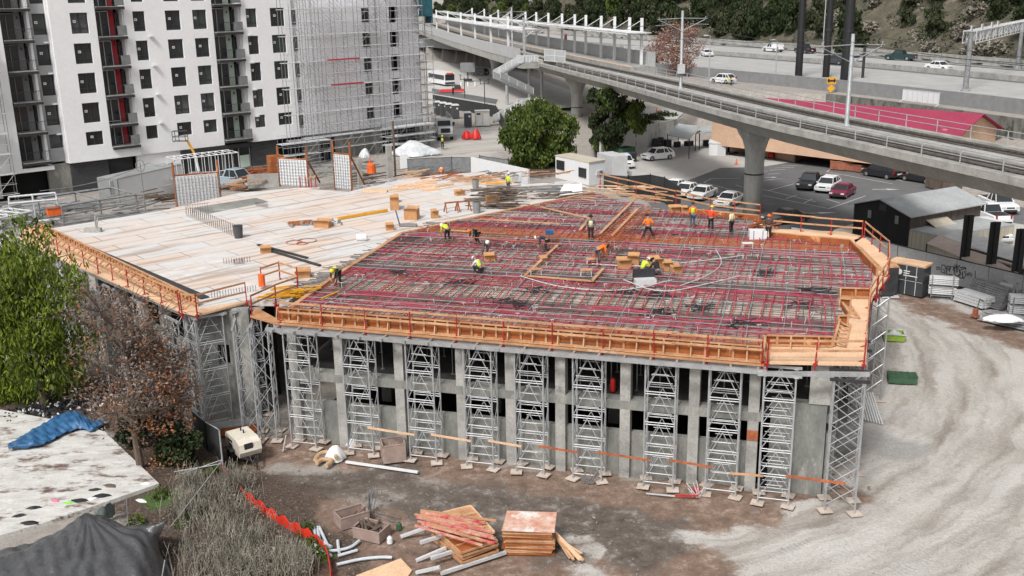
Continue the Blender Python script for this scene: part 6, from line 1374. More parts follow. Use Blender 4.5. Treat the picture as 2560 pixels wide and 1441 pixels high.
def gable(label, name, cat, a, b, dep, eave, ridge, wall, roofm, overhang=.4, z0=0, sidem=None):
    """a-b is the front gable wall seen from the camera, dep goes away from it"""
    a, b = Vector((*a, 0)), Vector((*b, 0)); w = (b - a); n = Vector((-w.y, w.x, 0)).normalized()
    if n.y < 0: n = -n
    t = thing(name, label, cat, (a.x, a.y, z0)); inv = Matrix.Translation(-Vector(t.location))
    c, d = b + n * dep, a + n * dep; m = (a + b) / 2; md = (c + d) / 2; e = Vector((0, 0, 1))
    def bl(mb, nm, mm): o = mb.build(nm, M[mm]); o.parent = t; o.matrix_parent_inverse = inv; return o
    for p, q, peak, nm in ((a, b, m, 'gable_wall'), (d, c, md, 'rear_wall')):
        mb = MB(); k = n * .15 if nm == 'gable_wall' else n * -.15
        f = [p + e * z0, q + e * z0, q + e * eave, peak + e * ridge, p + e * eave]; mb.v = [tuple(v) for v in f] + [tuple(v + k) for v in f]; mb.f = [(0, 1, 2, 3, 4), (9, 8, 7, 6, 5)] + [(i, i + 5, (i + 1) % 5 + 5, (i + 1) % 5) for i in range(5)]
        bl(mb, nm, wall)
    for p, q in ((b, c), (a, d)):
        mb = MB(); mb.beam(p + e * (z0 + eave) / 2, q + e * (z0 + eave) / 2, .15, eave - z0); bl(mb, 'side_wall', sidem or wall)
    o_ = w.normalized() * overhang; g = n * overhang; sl_ = (ridge - eave) / (w.length / 2) * overhang
    for s_, p, q in ((-1, a, d), (1, b, c)):
        mb = MB(); P4 = [p + o_ * s_ - g + e * (eave - sl_ + .05), m - g + e * (ridge + .06), md + g + e * (ridge + .06), q + o_ * s_ + g + e * (eave - sl_ + .05)]
        mb.hexa([v - e * .1 for v in P4] + P4); bl(mb, 'roof', roofm)
    return t, a, b, c, d, bl
t, a, b, c, d, bl = gable('black barn with a pale grey metal roof between the parking lot and the graffiti wall', 'barn', 'building', gp(2131, 590, 0), gp(2268, 623, 0), 10.0, 3.2, 4.15, 'barn', 'roofG', .45, 0, 'barnside')
wv = (b - a)
for k in (.27, .76):
    p = a + wv * k; mb = MB(); r = math.atan2(wv.y, wv.x); mb.box(p.x + .06, p.y - .09, 2.1, .4, .06, .75, r); bl(mb, 'window', 'mgrey')
mb = MB(); p = a + wv * .5; mb.box(p.x + .06, p.y - .09, 3.05, .8, .06, .6, math.atan2(wv.y, wv.x)); bl(mb, 'vent', 'frame')
sd_ = (c - b); sn = Vector((sd_.y, -sd_.x, 0)).normalized()
quadroof('awning', [b + sd_ * .22 + Vector((0, 0, 2.5)), b + sd_ * .22 + sn * 1.2 + Vector((0, 0, 1.95)), b + sd_ * .5 + sn * 1.2 + Vector((0, 0, 1.95)), b + sd_ * .5 + Vector((0, 0, 2.5))], 'cream', t)
t = thing('lean_to_shed', 'cream corrugated shed with a flat grey roof against the barn side', 'shed', (b.x, b.y, 0))
Q = [b + sn * .1, b + sn * 3.4, b + sn * 4.2 + sd_ * .92, b + sn * .1 + sd_ * .92]
M['corr'] = P('cream_corrugated', (.56, .51, .41), (.30, .27, .22), 1.0, .7, stretch=(7, 7, .05), fine=.05)
quadroof('roof', [q + Vector((0, 0, 1.9)) for q in Q], 'roofG', t, .15)
for p, q in ((Q[0], Q[1]), (Q[1], Q[2]), (Q[2], Q[3])):
    mb = MB(); mb.beam(p + Vector((0, 0, .87)), q + Vector((0, 0, .87)), .1, 1.72); o = mb.build('corrugated_wall', M['corr']); o.parent = t; o.matrix_parent_inverse = Matrix.Translation(-Vector(t.location))
def shelter(name, label, px, z, low, m='plyC', legs=True, wall=True):
    P4 = [Vector((*gp(*p, z), z)) for p in px]; P4[0].z -= low; P4[1].z -= low * .6
    t = thing(name, label, 'shelter', tuple(P4[0])); quadroof('roof', P4, m, t, .1); iv2 = Matrix.Translation(-Vector(t.location))
    if legs:
        for p in P4: mb = MB(); mb.tube([(p.x, p.y, -.1), (p.x, p.y, p.z - .05)], .07, 5); o = mb.build('leg', M['dsteel']); o.parent = t; o.matrix_parent_inverse = iv2
    if wall: mb = MB(); mb.beam((P4[0].x + .3, P4[0].y + .6, 1), (P4[1].x, P4[1].y + .6, 1), .1, 2.0); o = mb.build('corrugated_wall', M['corr']); o.parent = t; o.matrix_parent_inverse = iv2
    return t
M['plyC'] = P('faded_pinkish_roof_sheet', (.56, .46, .40), (.46, .36, .31), .7, .8, spot=(.38, .20, .14), sp=.66)
M['whiteC'] = P('faded_white_roof_sheet', (.62, .62, .60), (.48, .48, .47), 1, .7, spot=(.3, .28, .26), sp=.66)
shelter('open_shelter', 'faded pinkish roofed shelter nearest the graffiti wall', [(2318, 602), (2440, 655), (2560, 690), (2360, 580)], 2.3, .2); shelter('open_shelter', 'faded white roofed shelter behind the pinkish one', [(2360, 586), (2560, 662), (2620, 640), (2395, 572)], 2.5, .2, 'whiteC', wall=False)
shelter('open_shelter', 'pale yard roof seen at the right edge below the steel columns', [(2490, 648), (2600, 680), (2700, 640), (2560, 628)], 2.4, .1, 'plyC', wall=False)
mb = MB(); a_, b_ = gp(2484, 700, .1), gp(2540, 718, .1); mb.beam((*a_, 1.0), (*b_, 1.0), 1.8, 1.9); tag(mb.build('crate', M['cream']), 'large cream box behind the graffiti wall between two steel columns', 'box')
shelter('side_shelter', 'small cream corrugated shelter on the left side of the barn', [(2075, 590), (2128, 600), (2133, 560), (2085, 575)], 2.0, .1, 'cream')
for i, (px, pt, w) in enumerate(((2418, 516, .42), (2482, 524, .42), (2545, 538, .42))):
    x, y = gp(px - 16, 706 + i * 22, 0); t = thing('steel_column', f'dark purple brown steel column behind the graffiti wall, {ORD[i]} from the left', 'column', (x, y, 0), 0, 'dark steel columns behind the graffiti wall')
    mb = MB(); mb.beam((-.2, -.2, -.1), (-.2, -.2, 5.6), .06, .4); mb.beam((.0, -.2, -.1), (.0, -.2, 5.6), .34, .06); mb.beam((.2, -.2, -.1), (.2, -.2, 5.6), .06, .4); mb.build('column', M['black'], t)
    for zz in (2.0, 2.9) if i < 2 else ():
        nx = gp(2466, 728, 0) if i == 0 else gp(2529, 750, 0); mb = MB(); mb.beam((0, 0, zz), (nx[0] - x, nx[1] - y, zz), .12, .14); mb.build('rail', M['dsteel'], t)
rA, rB = gp(2388, 340, 6.0), gp(2492, 318, 6.0)
t, a, b, c, d, bl = gable('long low building with a crimson roof and orange end wall beyond the viaduct', 'roofed_hall', 'building', rA, rB, 36, 6.0, 8.1, 'tan', 'pinkroof', .7, 1.5)
mb = MB(); p = a + (b - a) * .30; mb.beam((p.x + .05, p.y - .12, 3.9), (p.x + .05, p.y - .12, 4.9), .5, .06); bl(mb, 'vent_window', 'frame')
mb = MB(); p = a + (b - a) * -.02; mb.beam((p.x - .05, p.y - .14, 1.6), (p.x - .05, p.y - .14, 4.6), .9, .08); bl(mb, 'door', 'mgrey')
cA, cB, cC = gp(1806, 372, 0), gp(1983, 406, 0), gp(2050, 385, 0)
t = thing('tan_house', 'tan stucco house with dark windows half hidden under the viaduct', 'building', (*cB, 0)); iv3 = Matrix.Translation(-Vector(t.location))
def hb(mb, nm, m): o = mb.build(nm, M[m]); o.parent = t; o.matrix_parent_inverse = iv3
for p, q in ((cA, cB), (cB, cC)): mb = MB(); mb.beam((*p, 1.7), (*q, 1.7), .2, 3.6); hb(mb, 'wall', 'tan')
mb = MB(); mb.prism([cA, cB, cC, (cC[0] - 3, cC[1] + 14), (cA[0], cA[1] + 12)], 3.5, 3.75); hb(mb, 'roof', 'mgrey')
def onwall(p, q, k0, k1, z0, z1, nm, m, o_=-.14):
    A_, B_2 = lerp(p, q, k0), lerp(p, q, k1); dn = Vector((q[1] - p[1], -(q[0] - p[0]))).normalized(); dn = dn if dn.y < 0 else -dn
    mb = MB(); mb.beam((A_[0] + dn.x * -o_, A_[1] + dn.y * -o_, (z0 + z1) / 2), (B_2[0] + dn.x * -o_, B_2[1] + dn.y * -o_, (z0 + z1) / 2), .06, z1 - z0); hb(mb, nm, m)
onwall(cA, cB, .74, .89, 1.2, 2.5, 'window_frame', 'cream'); onwall(cA, cB, .75, .88, 1.28, 2.42, 'window', 'glass', -.17); onwall(cB, cC, .22, .52, 1.9, 2.7, 'window', 'glass'); onwall(cB, cC, -.01, .02, 0, 3.4, 'corner_trim', 'pwhite')
def skip(px0, px1, z, w, h, label, m='rebarO', name='skip_container'):
    a, b = gp(*px0, z), gp(*px1, z); r = math.atan2(b[1] - a[1], b[0] - a[0]); t = thing(name, label, 'container', (*lerp(a, b, .5), z + .1), r); ln = math.dist(a, b)
    mb = MB()
    for s_ in (-1, 1): mb.box(0, s_ * w / 2, .1, ln, .1, h)
    for s_ in (-1, 1): mb.box(s_ * ln / 2, 0, .1, .1, w, h)
    mb.box(0, 0, .1, ln, w, .1); mb.build('body', M[m], t)
    mb = MB()
    for s_ in (-1, 1): mb.box(0, s_ * (w / 2 + .03), h + .0, ln + .2, .14, .12); mb.box(s_ * (ln / 2 + .03), 0, h, .14, w, .12)
    for k in range(7): mb.box(-ln / 2 + ln * k / 6, -w / 2 - .06, .15, .1, .1, h - .1)
    mb.build('ribs', M[m], t); return t
M['rust'] = P('rusty_orange_steel', (.36, .13, .075), (.22, .075, .045), 1.5, .8)
skip((2082, 424), (2135, 428), 0, 2.2, 1.1, 'rust coloured skip with a box on it, left of the flat one', 'rust'); skip((2132, 432), (2190, 424), 0, 2.4, .9, 'flat rust coloured skip beside the black van', 'rust')
skip((2336, 470), (2380, 482), 0, 2.4, 1.3, 'dark rusty skip behind the barn roof corner', 'bark')
a_, b_ = gp(1389, 450, 3.1), gp(1472, 470, 3.1); cc_ = gp(1512, 463, 3.1); t = thing('site_trailer', 'white office trailer with a window and air conditioner behind the back corner', 'trailer', (*a_, 2.9)); iv4 = Matrix.Translation(-Vector(t.location))
def tb4(mb, nm, m): o = mb.build(nm, M[m]); o.parent = t; o.matrix_parent_inverse = iv4
w1 = Vector(sub(b_, a_)); w2 = Vector(sub(cc_, b_)); q4 = [a_, b_, cc_, (a_[0] + w2.x, a_[1] + w2.y)]
mb = MB(); mb.prism(ccw(q4), 3.0, 5.75); tb4(mb, 'body', 'pwhite'); mb = MB(); mb.prism(ccw([(p[0] + (p[0] - (a_[0] + cc_[0]) / 2) * .03, p[1] + (p[1] - (a_[1] + cc_[1]) / 2) * .03) for p in q4]), 5.75, 5.87); tb4(mb, 'roof', 'cream')
def onq(p, q, k0, k1, z0, z1, nm, m):
    A_, B_2 = lerp(p, q, k0), lerp(p, q, k1); dn = Vector((q[1] - p[1], -(q[0] - p[0]))).normalized(); dn = dn if dn.y < 0 else -dn
    mb = MB(); mb.beam((A_[0] + dn.x * .06, A_[1] + dn.y * .06, (z0 + z1) / 2), (B_2[0] + dn.x * .06, B_2[1] + dn.y * .06, (z0 + z1) / 2), .1, z1 - z0); tb4(mb, nm, m)
onq(a_, b_, .72, .93, 4.1, 5.1, 'window', 'glass'); onq(a_, b_, .05, .28, 4.4, 5.4, 'window', 'glass'); onq(b_, cc_, .45, .80, 4.3, 4.8, 'air_conditioner', 'lgrey'); onq(b_, cc_, .62, .80, 4.35, 4.75, 'air_conditioner_grille', 'frame')
mb = MB(); x, y = gp(1530, 432, 1.0); mb.box(x, y, 0, 2.2, 4, 3.4, .4); tag(mb.build('storage_container', M['lgrey']), 'pale container behind the right end of the trailer', 'container')
for i, (px, py, m, nm) in enumerate(((1566, 408, 'blue', 'blue recycling bin left of the white crossover'), (1583, 406, 'black', 'black bin next to the blue bin'))):
    t = thing('wheelie_bin', nm, 'bin', (*gp(px, py, 0), .1)); mb = MB(); mb.box(0, 0, .1, .8, .9, 1.15, 0, 1.12, 1.12); mb.build('body', M[m], t); mb = MB(); mb.box(0, 0, 1.25, .95, 1.05, .1, 0, .9, .9); mb.build('lid', M[m], t)
skip((1546, 398), (1575, 392), 0, 1.6, 1.3, 'green dumpster behind the blue bin', 'green', 'dumpster')
t = thing('tool_shed', 'small white shed with double doors beside the tyres', 'shed', (*gp(1795, 388, 0), .1), -.35)
mb = MB(); mb.box(0, 0, 0, 2.4, 2.0, 1.7); mb.build('body', M['pwhite'], t); mb = MB(); mb.hexa([(-1.3, -1.1, 1.7), (1.3, -1.1, 1.7), (1.3, 1.1, 1.7), (-1.3, 1.1, 1.7), (-1.3, -.1, 2.15), (1.3, -.1, 2.15), (1.3, .1, 2.15), (-1.3, .1, 2.15)]); mb.build('roof', M['lgrey'], t)
for x in (.3, .85): mb = MB(); mb.box(x, -1.02, .1, .5, .04, 1.5); mb.build('door', M['lgrey'], t)
for i, (px, py) in enumerate(((1818, 382), (1828, 389), (1840, 386))):
    mb = MB(); x, y = gp(px, py, 0)
    for k in range(3 if i == 0 else 1): mb.lathe(x, y, [(.18, .12 + k * .24), (.36, .12 + k * .24), (.38, .24 + k * .24), (.36, .34 + k * .24), (.18, .34 + k * .24)], 14)
    tag(mb.build('tyre', M['rub']), ['stack of three tyres right of the white shed', 'single tyre in front of the tyre stack', 'tyre lying farthest right of the white shed'][i], 'tyre')
t = thing('yard_canopy', 'grey roofed open canopy on posts in the concrete yard', 'canopy', (*gp(1700, 392, 0), .1)); P4 = [gp(1668, 385, .1), gp(1722, 398, .1), gp(1748, 374, .1), gp(1695, 366, .1)]; iv5 = Matrix.Translation(-Vector(t.location))
for p in P4: mb = MB(); mb.beam((*p, .1), (*p, 3.0), .12); o = mb.build('post', M['dsteel']); o.parent = t; o.matrix_parent_inverse = iv5
quadroof('roof', [Vector((*P4[0], 2.9)), Vector((*P4[1], 2.9)), Vector((*P4[2], 3.6)), Vector((*P4[3], 3.6))], 'roofG', t)
t = thing('yard_canopy', 'second lower grey canopy behind the first toward the tan house', 'canopy', (*gp(1760, 372, 0), .1)); P4 = [gp(1738, 378, .1), gp(1785, 372, .1), gp(1800, 358, .1), gp(1748, 362, .1)]; iv5 = Matrix.Translation(-Vector(t.location))
for p in P4: mb = MB(); mb.beam((*p, .1), (*p, 2.7), .12); o = mb.build('post', M['dsteel']); o.parent = t; o.matrix_parent_inverse = iv5
quadroof('roof', [Vector((*P4[0], 2.7)), Vector((*P4[1], 2.7)), Vector((*P4[2], 2.9)), Vector((*P4[3], 2.9))], 'roofG', t)
mb = MB(); x, y = gp(1690, 372, 0)
for k in range(14): mb.box(x + R.uniform(-4, 5), y + R.uniform(0, 3), .1, R.uniform(.5, 1.3), R.uniform(.4, 1), R.uniform(.4, 1.6), R.uniform(0, 3))
stuff(tag(mb.build('yard_clutter', M['dsteel']), 'dark clutter heaped under the yard canopies', 'clutter'))
for i, (px, py, lb) in enumerate(((1841, 412, 'orange cone beside the left side of the big pier'), (1642, 281, 'red cone on the pale pavement beyond the creeper wall'), (1930, 400, None))):
    z_ = 3.56 if i == 1 else .12
    if lb: t = thing('traffic_cone', lb, 'cone', (*gp(px, py, z_), z_)); mb = MB(); mb.lathe(0, 0, [(.3, 0), (.3, .04), (.16, .05), (.04, .8)], 10); mb.build('cone', M['orange'], t)
mb = MB(); x, y = gp(1928, 398, 0); mb.lathe(x, y, [(.35, .1), (.45, .3), (.45, .8), (.25, 1.0)], 10); tag(mb.build('red_barrel', M['redp']), 'red barrel against the tan house wall', 'barrel')
mb = MB()
def line(a, b, w=.12, z=.112): mb.beam(g3(*a, z), g3(*b, z), w, .006)
for a_, b_ in (((1760, 457), (1860, 483)), ((1760, 457), (1778, 447)), ((1778, 447), (1850, 446)), ((1892, 470), (2040, 505)), ((1892, 486), (2072, 522)), ((1920, 477), (1985, 460)), ((1965, 497), (1992, 488)), ((2010, 508), (2030, 498)), ((2072, 522), (2164, 490)), ((2062, 472), (2080, 478)), ((2100, 455), (2127, 460)), ((2066, 498), (2100, 508)), ((1840, 463), (1862, 470)), ((2067, 430), (2075, 424)), ((2067, 430), (2232, 460)), ((2240, 440), (2280, 450)), ((2232, 448), (2258, 453)),
               ((1920, 436), (1950, 433)), ((1925, 426), (1965, 424)), ((1938, 420), (1985, 419)), ((1955, 415), (2005, 415)), ((1900, 452), (1955, 447)), ((1870, 430), (1920, 428)), ((1700, 452), (1760, 436)), ((1640, 462), (1780, 428))): line(a_, b_)
structure(mb.build('parking_lines', M['paint']))
def arrow(px, py, ang, ln=2.6):
    x, y = gp(px, py, .11); c, s_ = math.cos(ang), math.sin(ang); T = lambda u, v: (x + u * c - v * s_, y + u * s_ + v * c, .118); m_ = MB()
    m_.poly([T(-ln / 2, -.12), T(.1, -.12), T(.1, .12), T(-ln / 2, .12)]); m_.poly([T(.1, -.45), T(ln / 2, 0), T(.1, .45)]); structure(m_.build('painted_arrow', M['paint']))
arrow(1728, 467, -.35); arrow(2215, 474, -.1, 3.2); arrow(2045, 533, .05, 4.0); arrow(1928, 444, 0, 1.6)
G0, G1, G2 = gp(2153, 657, 0), gp(2240, 684, 0), gp(2640, 790, 0)
ht = 2.05
hd_ = thing('graffiti_wall', 'long grey plywood hoarding with black graffiti behind the stored materials', 'wall', (*G1, 0)); iv6 = Matrix.Translation(-Vector(hd_.location))
M['hoard'] = P('grey_hoarding_paint', (.36, .365, .37), (.28, .285, .29), .5, .8, spot=(.42, .425, .43), sp=.63)
def gpart(mb, nm, m): o = mb.build(nm, M[m]); o.parent = hd_; o.matrix_parent_inverse = iv6; return o
GL0 = gp(1975, 632, 0)
PTS = [GL0, G0, G1, G2]
for a_, b_ in zip(PTS[:-1], PTS[1:]):
    mb = MB(); k = max(1, int(math.dist(a_, b_) / 2.44)); 
    for i in range(k): p, q = lerp(a_, b_, i / k), lerp(a_, b_, (i + .985) / k); mb.beam((*p, .35 + ht / 2), (*q, .35 + ht / 2), .05, ht)
    gpart(mb, 'boards', 'hoard')
    mb = MB(); mb.beam((*a_, .35 + ht + .03), (*b_, .35 + ht + .03), .1, .06)
    for i in range(k + 1): p = lerp(a_, b_, i / k); mb.beam((p[0], p[1] + .1, -.1), (p[0], p[1] + .1, 2.35), .1)
    mb.beam((*a_, .25), (*b_, .25), .06, .1); gpart(mb, 'frame', 'dsteel')
gd = Vector(sub(G2, G1)).normalized(); gn = Vector((gd.y, -gd.x)); gn = gn if gn.y < 0 else -gn; glen = math.dist(G1, G2)
def pen(strokes, w=.055, m='black', name='graffiti'):
    mb = MB()
    for st_ in strokes:
        pts = [(G1[0] + gd.x * u + gn.x * .035, G1[1] + gd.y * u + gn.y * .035, .35 + v) for u, v in st_]; mb.tube(pts, w / 2, 4)
    return gpart(mb, name, m)
def on_hoard(px, py):
    c = Vector((px - 1280, 720.5 - py, -FPX)); r = Vector((AX.dot(c), AY.dot(c), AZ.dot(c))); n = Vector((gn.x, gn.y)); t = (n.x * G1[0] + n.y * G1[1]) / (n.x * r.x + n.y * r.y); q = r * t
    return ((q.x - G1[0]) * gd.x + (q.y - G1[1]) * gd.y, max(.1, min(ht - .05, q.z + H - .35)))
def S_(*p): return [on_hoard(2160 + a / 6.4, 640 + b / 6.4) for a, b in p]
pen([S_((1300, 150), (1250, 145), (1240, 210), (1240, 260), (1290, 270)), S_((1300, 150), (1310, 210), (1270, 215), (1300, 240), (1300, 290)), S_((1330, 165), (1325, 290), (1380, 305)), S_((1330, 165), (1370, 170), (1375, 250), (1390, 170), (1440, 175), (1430, 300), (1380, 305)), S_((1350, 190), (1350, 240)),
     S_((1450, 185), (1450, 290), (1490, 330), (1540, 290), (1530, 220), (1500, 200), (1500, 260), (1480, 260), (1480, 190), (1450, 185)), S_((1560, 215), (1630, 205), (1640, 250), (1610, 250), (1640, 300), (1600, 360), (1530, 350), (1520, 320), (1560, 290), (1540, 250), (1560, 215)), S_((1580, 250), (1585, 350)),
     S_((1160, 185), (1220, 180)), S_((1160, 215), (1225, 210)), S_((1650, 290), (1700, 270), (1740, 300)), S_((1650, 310), (1700, 300), (1730, 330)), S_((1490, 130), (1500, 190)), S_((1450, 150), (1490, 185)), S_((1540, 150), (1510, 185)), S_((1430, 175), (1480, 195)), S_((1545, 190), (1610, 180), (1640, 200))], .075)
pen([S_((560, 5), (530, 20), (520, 70), (550, 110), (580, 90), (575, 60)), S_((600, 20), (585, 60), (590, 100)), S_((680, 20), (672, 110)), S_((700, 30), (720, 60), (745, 35), (730, 90)), S_((760, 70), (790, 110), (800, 70), (780, 60)), S_((830, 110), (860, 90), (880, 120), (900, 100)), S_((980, 150), (1000, 160), (1010, 190)), S_((1070, 150), (1050, 190)),
     S_((1790, 240), (1780, 420), (1800, 440)), S_((1820, 420), (1860, 450), (1880, 410), (1920, 470), (1960, 430), (2000, 480)), S_((2230, 430), (2260, 470), (2240, 520)), S_((2340, 500), (2380, 520), (2390, 590), (2340, 600)), S_((2420, 530), (2440, 620), (2480, 630), (2490, 540)), S_((2550, 540), (2510, 560), (2550, 600), (2510, 640)), S_((2230, 390), (2300, 430)), S_((2440, 440), (2475, 450))], .05)
t = thing('wrapped_pallets', 'two stacked dark wrapped bundles with a white logo and plywood on top', 'pallet stack', (*gp(2282, 745, 0), .05)); a_, b_ = gp(2240, 730, 0), gp(2292, 740, 0); r = math.atan2(b_[1] - a_[1], b_[0] - a_[0]); t.rotation_euler = (0, 0, r); t.location = (*lerp(a_, b_, .5), .05)
wl_ = 2.6
M['wrapd'] = P('dark_shrink_wrap', (.05, .055, .06), (.035, .038, .042), 1.2, .45, bump=.3)
for k in range(2): mb = MB(); mb.box(0, .3, k * 1.2, wl_ * 1.05, 1.35, 1.15, 0, .98, .97); mb.build('bundle', M['wrapd'], t)
mb = MB(); mb.box(0, .3, 2.4, wl_ * 1.12, 1.4, .12); mb.build('plywood', M['plyL'], t); mb = MB(); mb.box(.05, .28, 2.33, wl_ * 1.1, 1.36, .06); mb.build('dunnage', M['lum'], t)
mb = MB()
for k in range(2):
    for x in (-.8, 0, .8): mb.box(x, -.385, k * 1.2 + .02, .05, .02, 1.1)
    mb.box(0, -.39, k * 1.2 + 1.12, wl_, .02, .03)
mb.build('straps', M['lgrey'], t)
mb = MB(); mb.tube([(-.55, -.40, 1.75), (-.55, -.42, 1.75)], .24, 12); mb.build('logo', M['sticker'], t)
mb = MB()
for zz, w_ in ((1.85, .5), (1.68, .45), (1.5, 1.1)): mb.box(-.2 + w_ / 2, -.41, zz, w_, .02, .07)
mb.build('lettering', M['sticker'], t)
def rack(px, py, rz, label, w=1.6, d=1.1, h=1.7, load='lgrey'):
    t = thing('stillage', label, 'rack', (*gp(px, py, 0), .05), rz); mb = MB()
    for x in (-w / 2, w / 2):
        for y in (-d / 2, d / 2): mb.beam((x, y, 0), (x, y, h), .07)
    for zz in (.15, .9):
        for s_ in (-1, 1): mb.beam((-w / 2, s_ * d / 2, zz), (w / 2, s_ * d / 2, zz), .06); mb.beam((s_ * w / 2, -d / 2, zz), (s_ * w / 2, d / 2, zz), .06)
    mb.build('frame', M['scaf'], t)
    for zz in (.2, .95): mb = MB(); [mb.tube([(-w / 2 - .2, -d / 2 + .12 + k * .17, zz + .1 + j * .14), (w / 2 + .2 + R.uniform(0, .2), -d / 2 + .12 + k * .17, zz + .1 + j * .14)], .07, 6) for k in range(6) for j in range(4)]; mb.build('tubes', M[load], t)
    return t
rack(2352, 742, -.35, 'steel stillage full of grey tubes next to the dark wrapped bundles', 1.5, 1.1, 1.9)
def pile(px0, px1, z, n, dia, rows, label, m='scaf', name='pipe_stack', jit=.1, cat='stack', back=.15, sq=False):
    a, b = Vector((*gp(*px0, z), z)), Vector((*gp(*px1, z), z)); d = (b - a); nn_ = Vector((-d.y, d.x, 0)).normalized(); nn_ = nn_ if nn_.y > 0 else -nn_; mb = MB()
    for j in range(rows):
        for k in range(n):
            p = a + nn_ * (k * dia * 1.15 + j * back) + Vector((0, 0, dia / 2 + j * dia * .95 + .05)); s_ = d.normalized() * R.uniform(-jit, jit)
            if sq: mb.beam(p + s_, p + d + s_, dia, dia * .8)
            else: mb.tube([p + s_, p + d + s_], dia / 2, 7)
    return tag(mb.build(name, M[m]), label, cat)
pile((2412, 748), (2500, 778), 0, 3, .16, 10, 'tall stack of dark grey beams leaning by the graffiti wall', 'scaf', 'beam_stack', .05, sq=True, back=.07); pile((2388, 752), (2460, 775), 0, 4, .22, 4, 'low stack of pale channels in front of the tall beam stack', 'lgrey', 'channel_stack', .1, sq=True, back=.05)
pile((2456, 805), (2575, 832), 0, 7, .12, 5, 'wide low stack of loose dark tubes at the right edge', 'scaf', 'pipe_stack', .4)
lumpy('white_sheet', 'white plastic sheet lying on the low tube stack', 'sheet', (2505, 800), .75, 1.3, .5, .5, 'pwhite', 8, -.2)
rack(2555, 792, -.3, 'steel trestle rack with grey bundles at the right edge', 1.5, 1.0, 1.5)
pile((2490, 757), (2522, 765), 0, 3, .2, 8, 'upright grey bundle at the end of the tall beam stack', 'lgrey', 'bundle', .05, sq=True, back=.04)
t = thing('plate_compactor', 'green and red compactor standing on the soil before the stacks', 'machine', (*gp(2437, 795, 0), .03), .4); mb = MB(); mb.box(0, 0, .05, .4, .5, .15); mb.build('base', M['rust'], t); mb = MB(); mb.box(0, 0, .2, .25, .3, .45); mb.build('engine', M['rust'], t); mb = MB(); mb.tube([(.1, 0, .5), (.3, 0, 1.35), (.9, .2, 1.0)], .05, 5); mb.build('handle', M['lime'] if 'lime' in M else M['green'], t)
t = thing('skid_box', 'dark open fronted cabinet left of the wrapped bundles', 'cabinet', (*gp(2218, 738, 0), .05), -.1); mb = MB(); mb.box(0, 0, 0, 1.1, 1.2, 2.3); mb.build('body', M['dsteel'], t); mb = MB(); mb.box(0, 0, 2.303, 1.2, 1.3, .08); mb.build('top', M['lum'], t); mb = MB(); mb.box(0, -.2, -.02, 1.3, 1.5, .12); mb.build('skid', M['lgrey'], t)
M['lime'] = P('lime_green_paint', (.28, .40, .05), (.20, .30, .04), 2, .5)
t = thing('lime_tub', 'lime green rimmed tub full of plastic bags on the haul road', 'tub', (*gp(2233, 848, 0), .03), -.25)
mb = MB(); 
for s_ in (-1, 1): mb.box(0, s_ * .55, 0, 1.3, .06, .45, 0, 1.1, 1); mb.box(s_ * .65, 0, 0, .06, 1.1, .45, 0, 1, 1.1)
mb.box(0, 0, 0, 1.3, 1.1, .05); mb.build('tub', M['lime'], t)
mb = MB()
for s_ in (-1, 1): mb.box(0, s_ * .58, .45, 1.5, .12, .06); mb.box(s_ * .70, 0, .45, .12, 1.2, .06)
mb.build('rim', M['lgrey'], t); 
lumpy('plastic_bag', 'clear and grey plastic bags filling the lime tub', 'bag', (*gp(2236, 846, 0), 0), .25, .5, .42, .34, 'plastic', 12)
t = thing('green_dumpster', 'dark green dumpster with a ribbed lid on the haul road', 'dumpster', (*gp(2254, 955, 0), .03), -.22)
mb = MB(); mb.box(0, 0, 0, 1.65, .85, .42); mb.build('body', M['green'], t); mb = MB(); mb.box(0, 0, .42, 1.72, .92, .05); [mb.box(-.7 + k * .35, 0, .47, .07, .88, .03) for k in range(5)]; mb.build('lid', M['green'], t)
mb = MB(); x0, y0 = gp(2150, 1050, 0)
for k in range(9): mb.beam((x0 + k * .12, y0 - .1 * k, .05), (x0 + .1 + k * .13 - .3, y0 + .8, 1.3), .06)
tag(mb.build('ladder_bundle', M['lgrey']), 'bundle of pale frames leaning at the right side of the garage', 'frames')
def leafmat(name, c1, c2, c3): 
    m = P(name, c1, c2, .9, .75, spot=c3, sp=.6, fine=.35); m.node_tree.nodes['Principled BSDF'].inputs['Specular IOR Level'].default_value = .2; return m
LM = {'olive': leafmat('olive_leaves', (.085, .12, .022), (.04, .062, .014), (.15, .18, .04)), 'lime': leafmat('bright_willow_leaves', (.16, .215, .02), (.07, .105, .012), (.30, .34, .05)), 'dark': leafmat('dark_leaves', (.035, .05, .018), (.018, .028, .012), (.07, .08, .03)),
      'rust': leafmat('rusty_dry_leaves', (.36, .15, .06), (.19, .085, .05), (.46, .26, .15)), 'greyb': leafmat('grey_brown_twigs', (.23, .19, .165), (.11, .09, .08), (.33, .28, .24)), 'pinkb': leafmat('pinkish_dry_leaves', (.34, .20, .17), (.20, .12, .10), (.50, .38, .34)),
      'hill': leafmat('hill_scrub_leaves', (.055, .065, .030), (.028, .034, .018), (.10, .10, .05)), 'dry': leafmat('dry_grey_scrub', (.30, .275, .225), (.13, .12, .095), (.44, .41, .34))}
